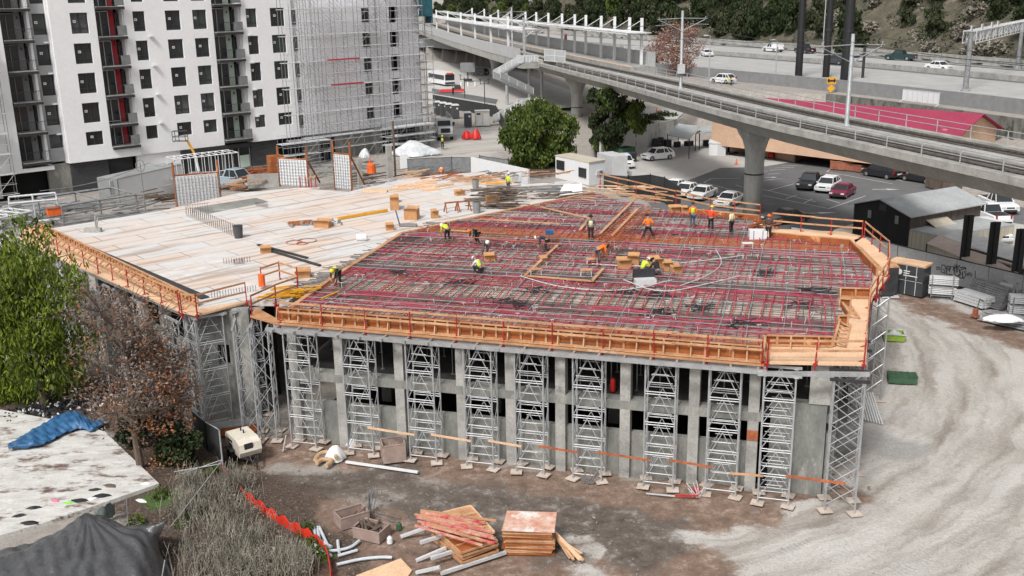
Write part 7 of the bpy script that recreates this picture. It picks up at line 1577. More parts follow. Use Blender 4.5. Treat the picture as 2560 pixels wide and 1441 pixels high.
def leaves(name, blobs, n, size, m, parent=None, droop=0.0, seed=1, fill=.5, aspect=.5, origin=(0, 0, 0)):
    rs = np.random.RandomState(seed); B = np.array(blobs, float); w = B[:, 3] ** 2; k = rs.choice(len(B), n, p=w / w.sum())
    d = rs.normal(size=(n, 3)); d /= np.linalg.norm(d, axis=1)[:, None]; r = rs.rand(n) ** fill
    # clumps: snap to a number of sub-centres
    sub_ = rs.normal(size=(n // 55 + 1, 3)); sub_ /= np.linalg.norm(sub_, axis=1)[:, None]; ci = rs.randint(0, len(sub_), n)
    c = B[k, :3] + (sub_[ci] * .78 + d * .34 * r[:, None]) * B[k, 3:4] * np.array([1, 1, .85])
    if droop: c[:, 2] -= rs.rand(n) * droop * (rs.rand(n) < .6)
    a = rs.normal(size=(n, 3)); a[:, 2] *= .6
    if droop: a = a * .5 + np.array([0, 0, -1])
    a /= np.linalg.norm(a, axis=1)[:, None]; b = np.cross(a, rs.normal(size=(n, 3))); b /= np.linalg.norm(b, axis=1)[:, None]
    s = size * (.6 + rs.rand(n)[:, None] * .9); v = np.stack([c - a * s - b * s * aspect * .2, c + b * s * aspect - a * s * .1, c + a * s, c - b * s * aspect + a * s * .1], 1).reshape(-1, 3) - np.array(origin)
    me = bpy.data.meshes.new(name); me.vertices.add(4 * n); me.vertices.foreach_set('co', v.ravel()); me.loops.add(4 * n); me.loops.foreach_set('vertex_index', np.arange(4 * n)); me.polygons.add(n); me.polygons.foreach_set('loop_start', np.arange(0, 4 * n, 4)); me.update(calc_edges=True)
    me.materials.append(LM[m]); o = bpy.data.objects.new(name, me); COL.objects.link(o)
    if parent: o.parent = parent
    return o
def limbs(h, r, spread, n, seed, lean=(0, 0), start=.35, twig=0):
    rs = random.Random(seed); mb = MB(); tips = []
    tr = [(lean[0] * (k / 6) ** 2 + rs.uniform(-.1, .1) * (k > 0), lean[1] * (k / 6) ** 2 + rs.uniform(-.1, .1) * (k > 0), h * .8 * k / 6) for k in range(7)]; tr[0] = (0, 0, -.2); mb.tube(tr, r, 8, r2=r * .3)
    for i in range(n):
        t = start + (.99 - start) * rs.random(); k = t * 6; a = lerp(tr[int(min(k, 5))], tr[int(min(k, 5)) + 1], k - int(min(k, 5))); an = rs.uniform(0, 6.28); l = spread * rs.uniform(.5, 1)
        b = (a[0] + math.cos(an) * l * .5, a[1] + math.sin(an) * l * .5, a[2] + h * .12); c = (a[0] + math.cos(an + .3) * l, a[1] + math.sin(an + .3) * l, a[2] + h * rs.uniform(.12, .28)); mb.tube([a, b, c], r * .32, 5, r2=r * .08); tips.append(c)
        for _ in range(twig):
            q = lerp(b, c, rs.random()); e = (q[0] + rs.uniform(-1, 1), q[1] + rs.uniform(-1, 1), q[2] + rs.uniform(-.1, .9)); mb.tube([q, e], r * .07, 3); mb.tube([lerp(q, e, .4), (e[0] + rs.uniform(-.6, .6), e[1] + rs.uniform(-.6, .6), e[2] - .2)], r * .05, 3)
    return mb, tips
def tree(px, py, z, h, rad_, label, m, n, size, seed, r=.2, name='tree', droop=0, group=None, nb=9, zlow=.35, lean=(0, 0), twig=0, extra=None, shape=1.0, rz=0):
    x, y = gp(px, py, z) if py is not None else px; t = thing(name, label, 'tree' if 'tree' in name or name == 'palm' else 'shrub', (x, y, z), rz, group); rs = random.Random(seed)
    mb, tips = limbs(h, r, rad_ * .8, nb, seed, lean, zlow, twig); mb.build('trunk', M['bark'], t)
    bl = []
    for i in range(nb + 3):
        an = rs.uniform(0, 6.28); zz = h * (zlow + (1 - zlow) * ((i + .5) / (nb + 3))) * .95; prof = math.sin(math.pi * min(1, max(.12, (zz / h - zlow * .6) / (1.08 - zlow * .6)))) ** .6 * shape; q = rad_ * prof * rs.uniform(.25, .72)
        bl.append((lean[0] * .7 + math.cos(an) * q, lean[1] * .7 + math.sin(an) * q, zz, rad_ * rs.uniform(.30, .48)))
    leaves('crown', bl, n, size, m, t, droop, seed, aspect=.28 if droop > .8 else .5)
    if extra: leaves('crown', bl[::2], extra[1], size, extra[0], t, droop, seed + 5)
    return t
tree(112, 1010, 0, 10.6, 3.9, 'tall bright green drooping tree in front of the left wing', 'lime', 12500, .16, 3, .28, 'green_tree', 1.1, nb=22, zlow=.15, extra=('olive', 2000))
tree(20, 1000, 0, 7.2, 2.6, 'lower bright green tree at the left edge of the picture', 'lime', 6500, .16, 5, .2, 'green_tree', 1.0, nb=10, zlow=.1)
tree(352, 1168, 0, 9.3, 3.4, 'half bare tree with rusty leaves in front of the left wing corner', 'greyb', 2600, .085, 8, .22, 'bare_tree', 0, nb=30, zlow=.2, twig=16, extra=('rust', 1800))
tree(440, 1150, 0, 7.0, 2.3, 'second half bare rusty tree by the shoring towers of the wing', 'greyb', 1500, .085, 9, .14, 'bare_tree', 0, nb=20, zlow=.25, twig=14, extra=('rust', 2600))
for i, (px, py, rr, hh) in enumerate(((405, 1150, 1.4, 2.8), (455, 1165, 1.2, 2.2), (340, 1115, .9, 1.6))): tree(px, py, 0, hh, rr, ['dark green bush at the foot of the rusty tree', 'dark green bush against the fence corner', 'small dark bush behind the rusty tree trunk'][i], 'dark', 3000, .12, 20 + i, .06, 'shrub', nb=7, zlow=.1)
tree(1338, 440, 2.2, 8.3, 4.6, 'round olive green tree behind the back corner of the deck', 'olive', 13000, .23, 11, .3, 'olive_tree', .5, nb=15, zlow=.12)
tree(1530, 372, 1.5, 8.2, 3.7, 'dark green tree right of the first viaduct pier', 'dark', 6500, .25, 12, .25, 'green_tree', .5, nb=12, zlow=.1, extra=('olive', 4500)); tree(1492, 372, 1.5, 8.8, 2.2, 'dark narrow tree touching the first viaduct pier', 'dark', 4500, .22, 13, .2, 'green_tree', .4, nb=9, zlow=.1)
tree(1590, 340, 3.5, 4.8, 2.4, 'leafy sapling above the creeper wall', 'olive', 2600, .2, 14, .1, 'green_tree', .3, nb=7, zlow=.2)
for i, px in enumerate((1570, 1605, 1640, 1672)):
    x, y = gp(px, 372 - i * 9, 0); t = thing('creeper', f'dark creeper spilling over the pale yard wall, {ORD[i]} from the left', 'creeper', (x, y + .1, 0), 0, 'creepers on the yard wall'); leaves('foliage', [(0, 0, 3.3, 1.5), (1, .3, 2.8, 1.1), (-1, .2, 3.4, 1.2)], 2000, .18, 'dark', t, .9, 30 + i)
tree(1690, 190, 7.0, 9.8, 5.6, 'bare pinkish tree with a few orange leaves left of the catenary mast', 'pinkb', 3600, .2, 15, .22, 'bare_tree', 0, nb=20, zlow=.12, twig=6, extra=('rust', 500)); tree(1640, 185, 6.5, 8.2, 3.8, 'second pinkish dry tree behind the far platform end', 'pinkb', 2000, .2, 16, .18, 'bare_tree', 0, nb=14, zlow=.12, twig=6)
kinds = []
for k, (m, hh, rr, nn, dr) in enumerate((('hill', 7.5, 4.2, 2400, .5), ('dark', 9, 4.6, 2600, .6), ('olive', 7, 3.6, 2000, .5), ('hill', 4.2, 3.2, 1500, .2), ('dry', 3.2, 2.6, 1200, 0))):
    kinds.append(tree((0, 0), None, 0, hh, rr, 'x', m, nn, .42, 40 + k, .2, 'hillside_tree' if k < 3 else 'hillside_shrub', dr, nb=8, zlow=.1, group='trees and shrubs on the hillside'))
KL = ['greyish green tree', 'dark dense tree', 'olive green tree', 'low scrubby bush', 'dry pale bush']
used = set(); cnt = 0
occupied = []; rr2 = random.Random(5)
def hill_at(px, dist):
    """walk along the sight line of column px to the ground dist metres behind the freeway"""
    best = None
    for k in range(120, 700, 3):
        y = float(k); c = Vector((px - 1280, 0, -FPX)); r = Vector((AX.dot(c), AY.dot(c))); x = r.x / r.y * y
        s_, _ = seg_sd(np.array([x]), np.array([y]), FF)
        if s_[0] > dist: return x, y
    return None
spots = []
for px in range(1090, 2600, 26):
    dense = px < 1990
    for dist in ((5, 10, 16, 23, 31) if dense else (3, 8, 14, 21, 29, 38)):
        if not dense and rr2.random() < .25: continue
        q = hill_at(px + rr2.uniform(-14, 14), dist + rr2.uniform(-3, 3))
        if q: spots.append((q, dense))
for (x, y), dense in spots:
    if any(math.dist((x, y), o) < (3.4 if dense else 4) for o in occupied): continue
    occupied.append((x, y)); k = rr2.choice((0, 1, 1, 2, 1, 0)) if dense else rr2.choice((3, 3, 4, 4, 0, 1)); z = hz(x, y) - .1
    sxp = proj(x, y, z)[0]; where = 'behind the station' if sxp < 1620 else 'left of the black poles' if sxp < 1990 else 'above the dark pickup' if sxp < 2280 else 'left of the sign gantry' if sxp < 2420 else 'right of the gantry'
    lb = f'{KL[k]} on the hillside {where}'; sc = rr2.uniform(.7, 1.25)
    if k in used: o = dup(kinds[k], (x, y, z), rr2.uniform(0, 6.28), lb, None, (sc,) * 3)
    else: o = kinds[k]; used.add(k); o.location = (x, y, z); o['label'] = lb; o.scale = (sc,) * 3
for k in range(5):
    if k not in used: kinds[k].location = (*occupied[0], hz(*occupied[0])); kinds[k]['label'] = KL[k] + ' on the hillside'
q = hill_at(1668, 5); t = thing('palm', 'palm tree with hanging fronds on the slope above the catenary mast', 'palm tree', (*q, hz(*q))); mb = MB(); mb.tube([(0, 0, -.3), (.1, 0, 6)], .35, 8, r2=.25); mb.build('trunk', M['bark'], t)
mb = MB()
for k in range(46):
    an = k * 2.4; el = rr2.uniform(-.5, 1.1); d = Vector((math.cos(an) * math.cos(el), math.sin(an) * math.cos(el), math.sin(el))); p0 = Vector((.1, 0, 6)); pts = [p0, p0 + d * 1.6, p0 + d * 2.8 + Vector((0, 0, -.9)), p0 + d * 3.3 + Vector((0, 0, -2.2))]; s_ = Vector((-math.sin(an), math.cos(an), 0)) * .22
    for a, b in zip(pts[:-1], pts[1:]): mb.poly([a - s_, a + s_, b + s_ * .7, b - s_ * .7])
mb.build('fronds', LM['dark'], t)
rs5 = np.random.RandomState(77); cx5 = rs5.uniform(-60, 210, 26000); cy5 = rs5.uniform(110, 620, 26000); sd5, _ = seg_sd(cx5, cy5, FF); k5 = (sd5 > 2.5) & (sd5 < 60) & (vnoise(cx5, cy5, 7, 8) + vnoise(cx5, cy5, 2.5, 12) * .6 > -.12); cx5, cy5 = cx5[k5][:5200], cy5[k5][:5200]; cz5 = height(cx5, cy5) + .6
for nm5, sl5, lb5 in (('hill', slice(0, None, 3), 'greyish green ground scrub covering the hillside'), ('dry', slice(1, None, 3), 'pale dry brush scattered over the hillside'), ('dark', slice(2, None, 3), 'dark low brush on the hillside')):
    stuff(tag(leaves('hillside_scrub', list(zip(cx5[sl5], cy5[sl5], cz5[sl5], rs5.uniform(.8, 2.0, len(cx5[sl5])))), 26000, .30, nm5, seed=60), lb5, 'scrub'))
mb = MB(); rs_ = random.Random(4); SCR = [(470, 1290, 40), (560, 1300, 60), (640, 1370, 60), (520, 1400, 70), (600, 1430, 60), (700, 1430, 50), (590, 1230, 35), (480, 1230, 30), (760, 1430, 20)]
for cx_, cy_, rr in SCR:
    for _ in range(230):
        x, y = gp(cx_ + rs_.gauss(0, rr * .6), min(1500, cy_ + rs_.gauss(0, rr * .45)), 0); h = rs_.uniform(.35, 1.25); lx, ly = rs_.uniform(-.3, .3), rs_.uniform(-.3, .3)
        mb.tube([(x, y, -.1), (x + lx * .4, y + ly * .4, h * .6), (x + lx, y + ly, h)], .012, 3, False)
        if rs_.random() < .4: mb.tube([(x + lx * .4, y + ly * .4, h * .6), (x - lx * .6, y - ly, h * 1.05)], .009, 3, False)
stuff(tag(mb.build('dry_scrub', LM['dry']), 'tall dry grey brown stems along the red mesh fence at the lower left', 'scrub'))
bl = []
for cx_, cy_, rr in SCR[:9]:
    for _ in range(16): x, y = gp(cx_ + rs_.gauss(0, rr * .6), min(1500, cy_ + rs_.gauss(0, rr * .45)), 0); bl.append((x, y, rs_.uniform(.15, .6), rs_.uniform(.25, .5)))
stuff(tag(leaves('scrub_foliage', bl, 15000, .05, 'dry', seed=9, aspect=.35), 'fine dry grey foliage filling the scrub at the lower left', 'scrub'))
bl = [(*gp(*p, 0), .1, .45) for p in ((765, 1330), (780, 1365), (770, 1400), (750, 1420), (800, 1390), (500, 1290), (460, 1310), (525, 1180), (340, 1310), (700, 1440), (400, 1240))]
stuff(tag(leaves('green_weeds', bl, 5000, .06, 'olive', seed=10), 'low green weeds beside the red mesh fence', 'weeds'))
bl = [(gp(px, py, 0)[0], gp(px, py, 0)[1], .05, .8) for px, py in ((250, 990), (300, 1020), (330, 1080), (290, 1050), (380, 1130), (420, 1180), (200, 970), (320, 980), (440, 1010), (470, 1060))]
stuff(tag(leaves('leaf_litter', [(a, b, .1, 1.3) for a, b, c, d in bl], 2600, .07, 'rust', seed=11), 'brown leaf litter on the soil under the rusty tree', 'leaf litter'))
def drape(name, label, cat, rows, m, wr=.05, sub_=8, seed=1, pl=None):
    """cloth through control rows of (px, py, z)"""
    Rn = [[Vector((*gp(a, b, c), c)) for a, b, c in r] for r in rows]; mb = MB(); rs = random.Random(seed); nr, nc = (len(Rn) - 1) * sub_, (len(Rn[0]) - 1) * sub_; ph = [rs.uniform(0, 6) for _ in range(6)]
    def cr(p0, p1, p2, p3, t): return .5 * ((2 * p1) + (p2 - p0) * t + (2 * p0 - 5 * p1 + 4 * p2 - p3) * t * t + (3 * p1 - p0 - 3 * p2 + p3) * t ** 3)
    def at(i, u):
        r = Rn[i]; k = min(int(u), len(r) - 2); t = u - k; g = lambda j: r[max(0, min(len(r) - 1, j))]; return cr(g(k - 1), g(k), g(k + 1), g(k + 2), t)
    for i in range(nr + 1):
        v = i / sub_; k = min(int(v), len(Rn) - 2); t = v - k
        for j in range(nc + 1):
            u = j / sub_; g = lambda q: at(max(0, min(len(Rn) - 1, q)), u); p = cr(g(k - 1), g(k), g(k + 1), g(k + 2), t)
            if pl: an_, r_ = math.atan2(v - pl[1], u - pl[0]), math.hypot(u - pl[0], v - pl[1]); p.z += wr * 1.7 * math.sin(an_ * 19 + math.sin(r_ * 3)) * min(1, r_ * 1.2)
            p.z += wr * (math.sin(u * 9 + ph[0] + v * 2.2) + .7 * math.sin(u * 17 - v * 5 + ph[1]) + .5 * math.sin(v * 7 + u * 4 + ph[2])) + rs.uniform(-.3, .3) * wr; mb.v.append(tuple(p))
    for i in range(nr):
        for j in range(nc): a = i * (nc + 1) + j; mb.f.append((a, a + 1, a + nc + 2, a + nc + 1))
    o = mb.build(name, M[m], smooth=True); so_ = o.modifiers.new('s', 'SOLIDIFY'); so_.thickness = .02; return tag(o, label, cat)
drape('black_tarp', 'large black plastic tarp draped like a tent in the lower left corner', 'tarp', [[(-60, 1385, .2), (60, 1365, .5), (150, 1335, 1.0), (235, 1300, .6), (330, 1335, .2), (405, 1330, .4)], [(-70, 1400, .6), (60, 1375, 1.1), (160, 1330, 1.7), (220, 1288, 2.2), (320, 1318, 1.6), (416, 1306, 1.8)], [(-80, 1450, .7), (50, 1430, 1.3), (150, 1410, 1.6), (240, 1385, 1.7), (345, 1360, 1.7), (395, 1360, 1.0)], [(-90, 1530, .2), (50, 1530, .6), (160, 1520, .8), (260, 1500, .9), (370, 1480, .7), (430, 1440, .1)]], 'tarpblack', .032, 26, 2, (3, 1))
drape('blue_tarp', 'crumpled blue tarp lying across the back of the old slab', 'tarp', [[(22, 1110, .22), (66, 1084, .22), (104, 1062, .36), (144, 1040, .36), (188, 1028, .45), (225, 1050, .4), (262, 1048, .3)], [(20, 1118, .45), (75, 1104, .55), (113, 1084, .5), (152, 1062, .58), (194, 1050, .66), (226, 1064, .48), (258, 1058, .4)], [(24, 1122, .32), (90, 1116, .34), (130, 1100, .34), (165, 1082, .33), (200, 1072, .33), (228, 1078, .3), (255, 1066, .2)]], 'tarpblue', .028, 14, 3)
M['graytarp'] = P('grey_green_tarp', (.20, .24, .24), (.13, .16, .16), 2, .7, bump=.4, bscale=4)
drape('folded_tarp', 'small grey green tarp hanging behind the black tarp peak', 'tarp', [[(235, 1278, .6), (262, 1262, 1.1), (285, 1258, .9)], [(240, 1300, .1), (262, 1300, .1), (288, 1288, .05)]], 'graytarp', .04, 8, 4)
fpx = [(488, 1098), (520, 1128), (556, 1150), (560, 1190)]
meshfence([gp(*p, 0) for p in fpx], 0, 1.7, 'leaning dark mesh fence beside the compressor trailer', 'darkmesh', 1.6, pm='steel')
mb = MB()
for a, b, za, zb in (((556, 1150), (440, 1190), 1.8, .6), ((552, 1160), (436, 1180), 1.9, 1.0), ((556, 1150), (416, 1330), 1.8, 1.2), ((436, 1180), (432, 1230), 1.7, 0), ((496, 1168), (470, 1215), 1.6, .4), ((412, 1400), (400, 1470), 1.2, .4), ((316, 1240), (320, 1310), 1.6, .1), ((565, 1170), (598, 1190), .3, .3)): mb.tube([g3(*a, za), g3(*b, zb)], .022, 4)
tag(mb.build('fallen_fence_rails', M['steel']), 'bent loose fence rails leaning left from the fence corner', 'fence rails')
sp = chaikin([(562, 1190), (600, 1232), (660, 1278), (720, 1318), (790, 1352), (820, 1385), (830, 1420), (836, 1500)], 3); mb = MB(); P2 = [gp(*p, .1) for p in sp]; hh = [.50 + .12 * math.sin(i * 1.7) for i in range(len(P2))]
for i in range(len(P2) - 1): mb.hexa([(*P2[i], -.05), (*P2[i + 1], -.05), (P2[i + 1][0] + .02, P2[i + 1][1] + .02, -.05), (P2[i][0] + .02, P2[i][1] + .02, -.05), (P2[i][0] - .1, P2[i][1], hh[i]), (P2[i + 1][0] - .1, P2[i + 1][1], hh[i + 1]), (P2[i + 1][0] - .08, P2[i + 1][1] + .02, hh[i + 1]), (P2[i][0] - .08, P2[i][1] + .02, hh[i])])
t = thing('silt_fence', 'low bright red mesh fence curving down to the bottom edge', 'fence', (*P2[0], 0)); o = mb.build('mesh', P('bright_red_mesh', (.85, .035, .02), (.70, .05, .02), 2, .6)); o.parent = t; o.matrix_parent_inverse = Matrix.Translation(-Vector(t.location))
mb = MB()
for i in range(0, len(P2), 6): mb.beam((*P2[i], -.1), (P2[i][0] - .08, P2[i][1], .72), .03)
o = mb.build('stakes', M['bark']); o.parent = t; o.matrix_parent_inverse = Matrix.Translation(-Vector(t.location))
rs_ = random.Random(9); CM = {'b': M['black'], 'w': M['pwhite'], 'p': P('pink_cloth', (.75, .18, .28), None, 3, .8), 'g': P('green_cloth', (.22, .60, .08), None, 3, .8), 'r': M['bark'], 'y': M['plyL'], 'G': M['mgrey']}
def rag(px, py, z, s, m, label, cat='rubbish', name='rag'):
    M['_'] = CM[m]; lumpy(name, label, cat, (*gp(px, py, z), z + .02), z + .03, s * 1.3, s * .6, .09, '_', rs_.randint(0, 999), rs_.uniform(-.6, .6))
for px, py, s, m, lb in ((85, 1270, .28, 'b', 'black rag bent like a hook on the old slab'), (138, 1253, .2, 'p', 'pink cloth on the old slab'), (172, 1258, .2, 'g', 'bright green cloth on the old slab'), (200, 1252, .35, 'b', 'black heap beside the green cloth'), (237, 1225, .25, 'b', 'black bag on the slab above the rubbish row'), (255, 1240, .35, 'b', 'black heap at the slab edge behind the black tarp'), (48, 1290, .25, 'b', 'dark rag near the lower left slab edge'), (75, 1308, .35, 'b', 'long dark rag beside the yellow edged slab'), (228, 1248, .22, 'w', 'white crumpled sheet among the black rubbish'), (365, 1210, .2, 'w', 'white scrap at the right corner of the slab'), (275, 1215, .3, 'r', 'brown leaf heap on the slab'), (353, 1252, .25, 'w', 'white bag in the weeds beyond the slab'), (277, 1030, .14, 'w', 'white block on the soil behind the blue tarp'), (502, 1252, .15, 'w', 'white paper caught in the scrub')):
    rag(px, py, .17 if px < 380 and py > 1100 and lb.find('weeds') < 0 else 0, s, m, lb)
mb = MB()
for _ in range(230):
    px, py = rs_.uniform(10, 260), rs_.gauss(1012, 14) + 0; px2 = px; py = 1045 - px * .18 + rs_.gauss(0, 12); x, y = gp(px, py, 0); mb.box(x, y, .0, rs_.uniform(.05, .35), rs_.uniform(.05, .25), rs_.uniform(.04, .22), rs_.uniform(0, 3), .6, .6)
stuff(tag(mb.build('rubbish_strip', M['dsteel']), 'strip of dark mixed rubbish along the back of the old slab', 'rubbish'))
mb = MB()
for _ in range(130):
    px = rs_.uniform(20, 330); py = 1035 - px * .12 + rs_.gauss(0, 16); x, y = gp(px, py, 0); mb.box(x, y, .05, rs_.uniform(.04, .22), rs_.uniform(.04, .16), rs_.uniform(.03, .14), rs_.uniform(0, 3), .6, .6)
stuff(tag(mb.build('pale_rubbish', M['pwhite']), 'pale scraps scattered through the dark rubbish strip', 'rubbish'))
mb = MB()
for _ in range(600):
    px, py = rs_.uniform(600, 2560), rs_.uniform(1090, 1441); 
    if py < 1100 + (px - 600) * .13: continue
    x, y = gp(px, py, 0); s = rs_.uniform(.02, .07) if px < 1600 else rs_.uniform(.015, .035); mb.box(x, y, -.02, s * 1.5, s, s, rs_.uniform(0, 3), .6, .6)
stuff(tag(mb.build('stones', M['conc']), 'small stones and scraps scattered over the bare soil', 'stones'))
t = thing('compressor_trailer', 'cream towable compressor on a small trailer by the mesh fence', 'compressor', (*gp(612, 1145, 0), .05), rad(-55))
mb = MB(); pr = [(-1.0, .45), (.95, .45), (1.1, .75), (1.0, 1.15), (.55, 1.3), (-.85, 1.3), (-1.0, 1.1)]; mb.v = [(x, -.58, z) for x, z in pr] + [(x, .58, z) for x, z in pr]; n = len(pr); mb.f = [tuple(range(n)), tuple(range(n, 2 * n))[::-1]] + [(i, i + n, (i + 1) % n + n, (i + 1) % n) for i in range(n)]; mb.build('hood', P('cream_paint', (.70, .65, .55), (.60, .55, .46), 2, .5), t)
for s_ in (-1, 1): mb = MB(); mb.tube([(-.1, s_ * .58, .33), (-.1, s_ * .78, .33)], .33, 14); mb.build('wheel', M['rub'], t); mb = MB(); mb.box(-.1, s_ * .70, .62, .85, .28, .08, 0, .7, 1); mb.build('mudguard', M['dsteel'], t)
mb = MB(); mb.beam((.9, -.4, .42), (1.9, 0, .40), .07); mb.beam((.9, .4, .42), (1.9, 0, .40), .07); mb.tube([(1.75, 0, 0), (1.75, 0, .7)], .04, 6); mb.box(-.0, 0, .36, 2.0, 1.0, .08); mb.build('drawbar', M['dsteel'], t)
mb = MB(); mb.box(1.04, -.1, .88, .06, .45, .3); mb.build('gauge_window', M['frame'], t); mb = MB(); mb.tube([(-.5, .1, 1.3), (-.5, .1, 1.48)], .04, 6); mb.tube([(-.1, .1, 1.3), (-.1, .1, 1.48)], .04, 6); mb.build('exhaust', M['dsteel'], t)
mb = MB(); [mb.box(-.55 + k * .13, -.595, .95, .07, .02, .14) for k in range(5)]; [mb.box(-.5 + k * .1, -.595, .75, .05, .02, .10) for k in range(6)]; mb.build('side_lettering', M['frame'], t)
def openbox(px, py, rz, w, d, h, label, m='lum', inner='ply', z=0, fill=None, tilt=0):
    t = thing('timber_box', label, 'box', (*gp(px, py, z), z + .03), rz); t.rotation_euler = (tilt, 0, rz); mb = MB()
    for s_ in (-1, 1): mb.box(0, s_ * d / 2, 0, w + .04, .03, h); mb.box(s_ * w / 2, 0, 0, .03, d - .03, h)
    mb.build('sides', M[m], t); mb = MB(); mb.box(0, 0, .02, w - .04, d - .04, .03); mb.build('bottom', M[inner], t)
    mb = MB()
    for s_ in (-1, 1): mb.box(0, s_ * d / 2, h, w + .1, .07, .04); mb.box(s_ * w / 2, 0, h, .07, d, .04)
    mb.build('rim', M[m], t)
    if fill: mb = MB(); [mb.beam((R.uniform(-w / 2.5, w / 2.5), R.uniform(-d / 2.5, d / 2.5), .1), (R.uniform(-w / 2, w / 2), R.uniform(-d / 2, d / 2), R.uniform(.2, h * 1.5)), .07) for _ in range(fill)]; mb.build('contents', M['bark'], t)
    return t
M['plyP'] = P('pinkish_grey_ply', (.36, .27, .23), (.26, .19, .165), 1.6, .85, spot=(.5, .40, .34), sp=.62)
openbox(984, 1148, .25, 1.15, 1.0, .95, 'empty open plywood box standing at the foot of the front face', 'plyP', 'ply')
openbox(880, 1308, .55, 1.35, .85, .55, 'open timber box with grey scraps left of the sheet stacks', 'plyP', 'rust', fill=5); openbox(930, 1342, -.45, 1.35, .9, .5, 'low timber box heaped with charred offcuts', 'plyP', 'rust', fill=34)
t = thing('form_crate', 'long orange sided crate with aluminium beams behind the compressor', 'crate', (*gp(592, 1086, 0), .05), .32); mb = MB(); mb.box(0, 0, .1, 2.3, .7, .45); mb.build('crate', M['ply'], t); mb = MB(); [mb.box(-.1, -.3 + k * .15, .56, 2.5, .1, .1) for k in range(5)]; mb.build('beams', M['alu'], t)
M['foam'] = P('tan_foam_pipe', (.52, .36, .22), (.42, .28, .16), 3, .7)
for i, c in enumerate((((788, 1150), (800, 1132), (830, 1130), (842, 1145)), ((792, 1158), (806, 1148), (835, 1150), (815, 1165)))): mb = MB(); mb.tube(chaikin([g3(*p, .15 + .12 * (1 - i)) for p in c], 2), .12, 8); tag(mb.build('coiled_hose', M['foam']), ['upper fat tan hose curled beside the white sack', 'lower fat tan hose curled beside the white sack'][i], 'hose')
lumpy('white_sack', 'crumpled white sack beside the tan hoses', 'sack', (838, 1147), 0, .55, .42, .75, 'pwhite', 14, .4)
lumpy('plastic_bag', 'small clear bag at the wall foot behind the white sack', 'bag', (878, 1112), 0, .3, .25, .4, 'plastic', 15)
mb = MB(); mb.beam(g3(865, 1155, .06), g3(1045, 1181, .06), .16, .08); tag(mb.build('white_plank', M['pwhite']), 'long white plank lying on the soil below the open plywood box', 'plank')
mb = MB(); mb.beam(g3(895, 1092, 1.6), g3(722, 1120, 0), .1, .1) if 0 else mb.beam(g3(715, 1090, .9), g3(708, 1128, .02), .16, .05); tag(mb.build('leaning_plank', M['lgrey']), 'pale plank leaning at the left foot of the first tower', 'plank')
M['pipe'] = P('pale_plastic_pipe', (.56, .60, .64), (.46, .50, .54), 3, .4)
for i, (c, r) in enumerate(((((786, 1320), (790, 1365)), .07), (((794, 1318), (800, 1362)), .07), (((798, 1318), (822, 1370)), .07), (((786, 1345), (828, 1368)), .08), (((815, 1378), (850, 1376), (880, 1368), (898, 1352)), .07), (((844, 1352), (848, 1382)), .07), (((845, 1390), (893, 1376)), .07), (((842, 1412), (900, 1398), (950, 1393), (980, 1394)), .07), (((800, 1372), (828, 1390)), .07))):
    mb = MB(); mb.tube(chaikin([g3(*p, .12) for p in c], 2), r, 8)
    tag(mb.build('pipe', M['pipe']), ['upright leaning pale pipe at the left of the pipe heap', 'second upright pale pipe of the heap', 'pale pipe slanting right from the top of the heap', 'thick short pale pipe against the red mesh fence', 'curved pale pipe reaching the charred box', 'short stub pipe pointing at the viewer', 'straight pale pipe lying alone below the heap', 'longest gently curved pale pipe lying lowest', 'pale pipe end pushed through the red mesh fence'][i], 'pipe')
t = thing('panel_stack', 'stack of framed form panels with red edged planks thrown across it', 'panel stack', (*gp(1165, 1375, 0), .03), rad(-58))
def panel(w, l, z, dx=0, dy=0, rz=0, m='ply', fr='lum', p=None, sheet=True, th=.09):
    mb = MB(); c, s_ = math.cos(rz), math.sin(rz); T = lambda x, y: (dx + x * c - y * s_, dy + x * s_ + y * c)
    for s in (-1, 1):
        a, b = T(-l / 2, s * w / 2), T(l / 2, s * w / 2); mb.beam((*a, z + th / 2), (*b, z + th / 2), .06, th); a, b = T(s * l / 2, -w / 2), T(s * l / 2, w / 2); mb.beam((*a, z + th / 2), (*b, z + th / 2), .06, th)
    for k in (-.25, 0, .25): a, b = T(k * l, -w / 2), T(k * l, w / 2); mb.beam((*a, z + th / 2), (*b, z + th / 2), .04, th * .8)
    mb.build('panel_frame', M[fr], p)
    if sheet: mb = MB(); mb.box(dx, dy, z + .01, l - .06, w - .06, .03, rz); mb.build('panel_sheet', M[m], p)
for k in range(5): panel(1.75, 2.5, .08 + k * .15, R.uniform(-.08, .08), R.uniform(-.06, .06), R.uniform(-.06, .06), 'ply', 'lum', t)
panel(1.35, 2.6, .86, -.55, .45, -.12, 'lum', 'plyL', t); t2 = t
for k, (x, rz) in enumerate(((1.25, 0), (.4, .05), (-.55, -.05))): mb = MB(); mb.beam((x, -1.9, .12 + k * .28), (x + .1, 1.2, .12 + k * .28), .12, .14); mb.build('aluminium_beam', M['lgrey'], t)
a0, a1 = (1055, 1268), (1240, 1355)
M['redk'] = P('red_edged_timber', (.50, .03, .05), (.60, .42, .30), 2.2, .7, fine=.2)
for k in range(12):
    f = k / 11; p, q = (1045 + R.uniform(-8, 25), 1276 + f * 38), (1205 + R.uniform(0, 40), 1302 + f * 62); mb = MB(); mb.beam(g3(*p, 1.12 + R.uniform(0, .12)), g3(*q, 1.12 + R.uniform(0, .12)), .09, .07)
    tag(mb.build('plank', M['redk' if k % 3 else 'lum']), 'red edged plank thrown across the framed panel stack', 'plank', 'red edged planks lying across the framed panel stack')
t = thing('plywood_stack', 'squat stack of weathered plywood sheets with a rust stained top sheet', 'plywood stack', (*gp(1325, 1365, 0), .03), rad(-6))
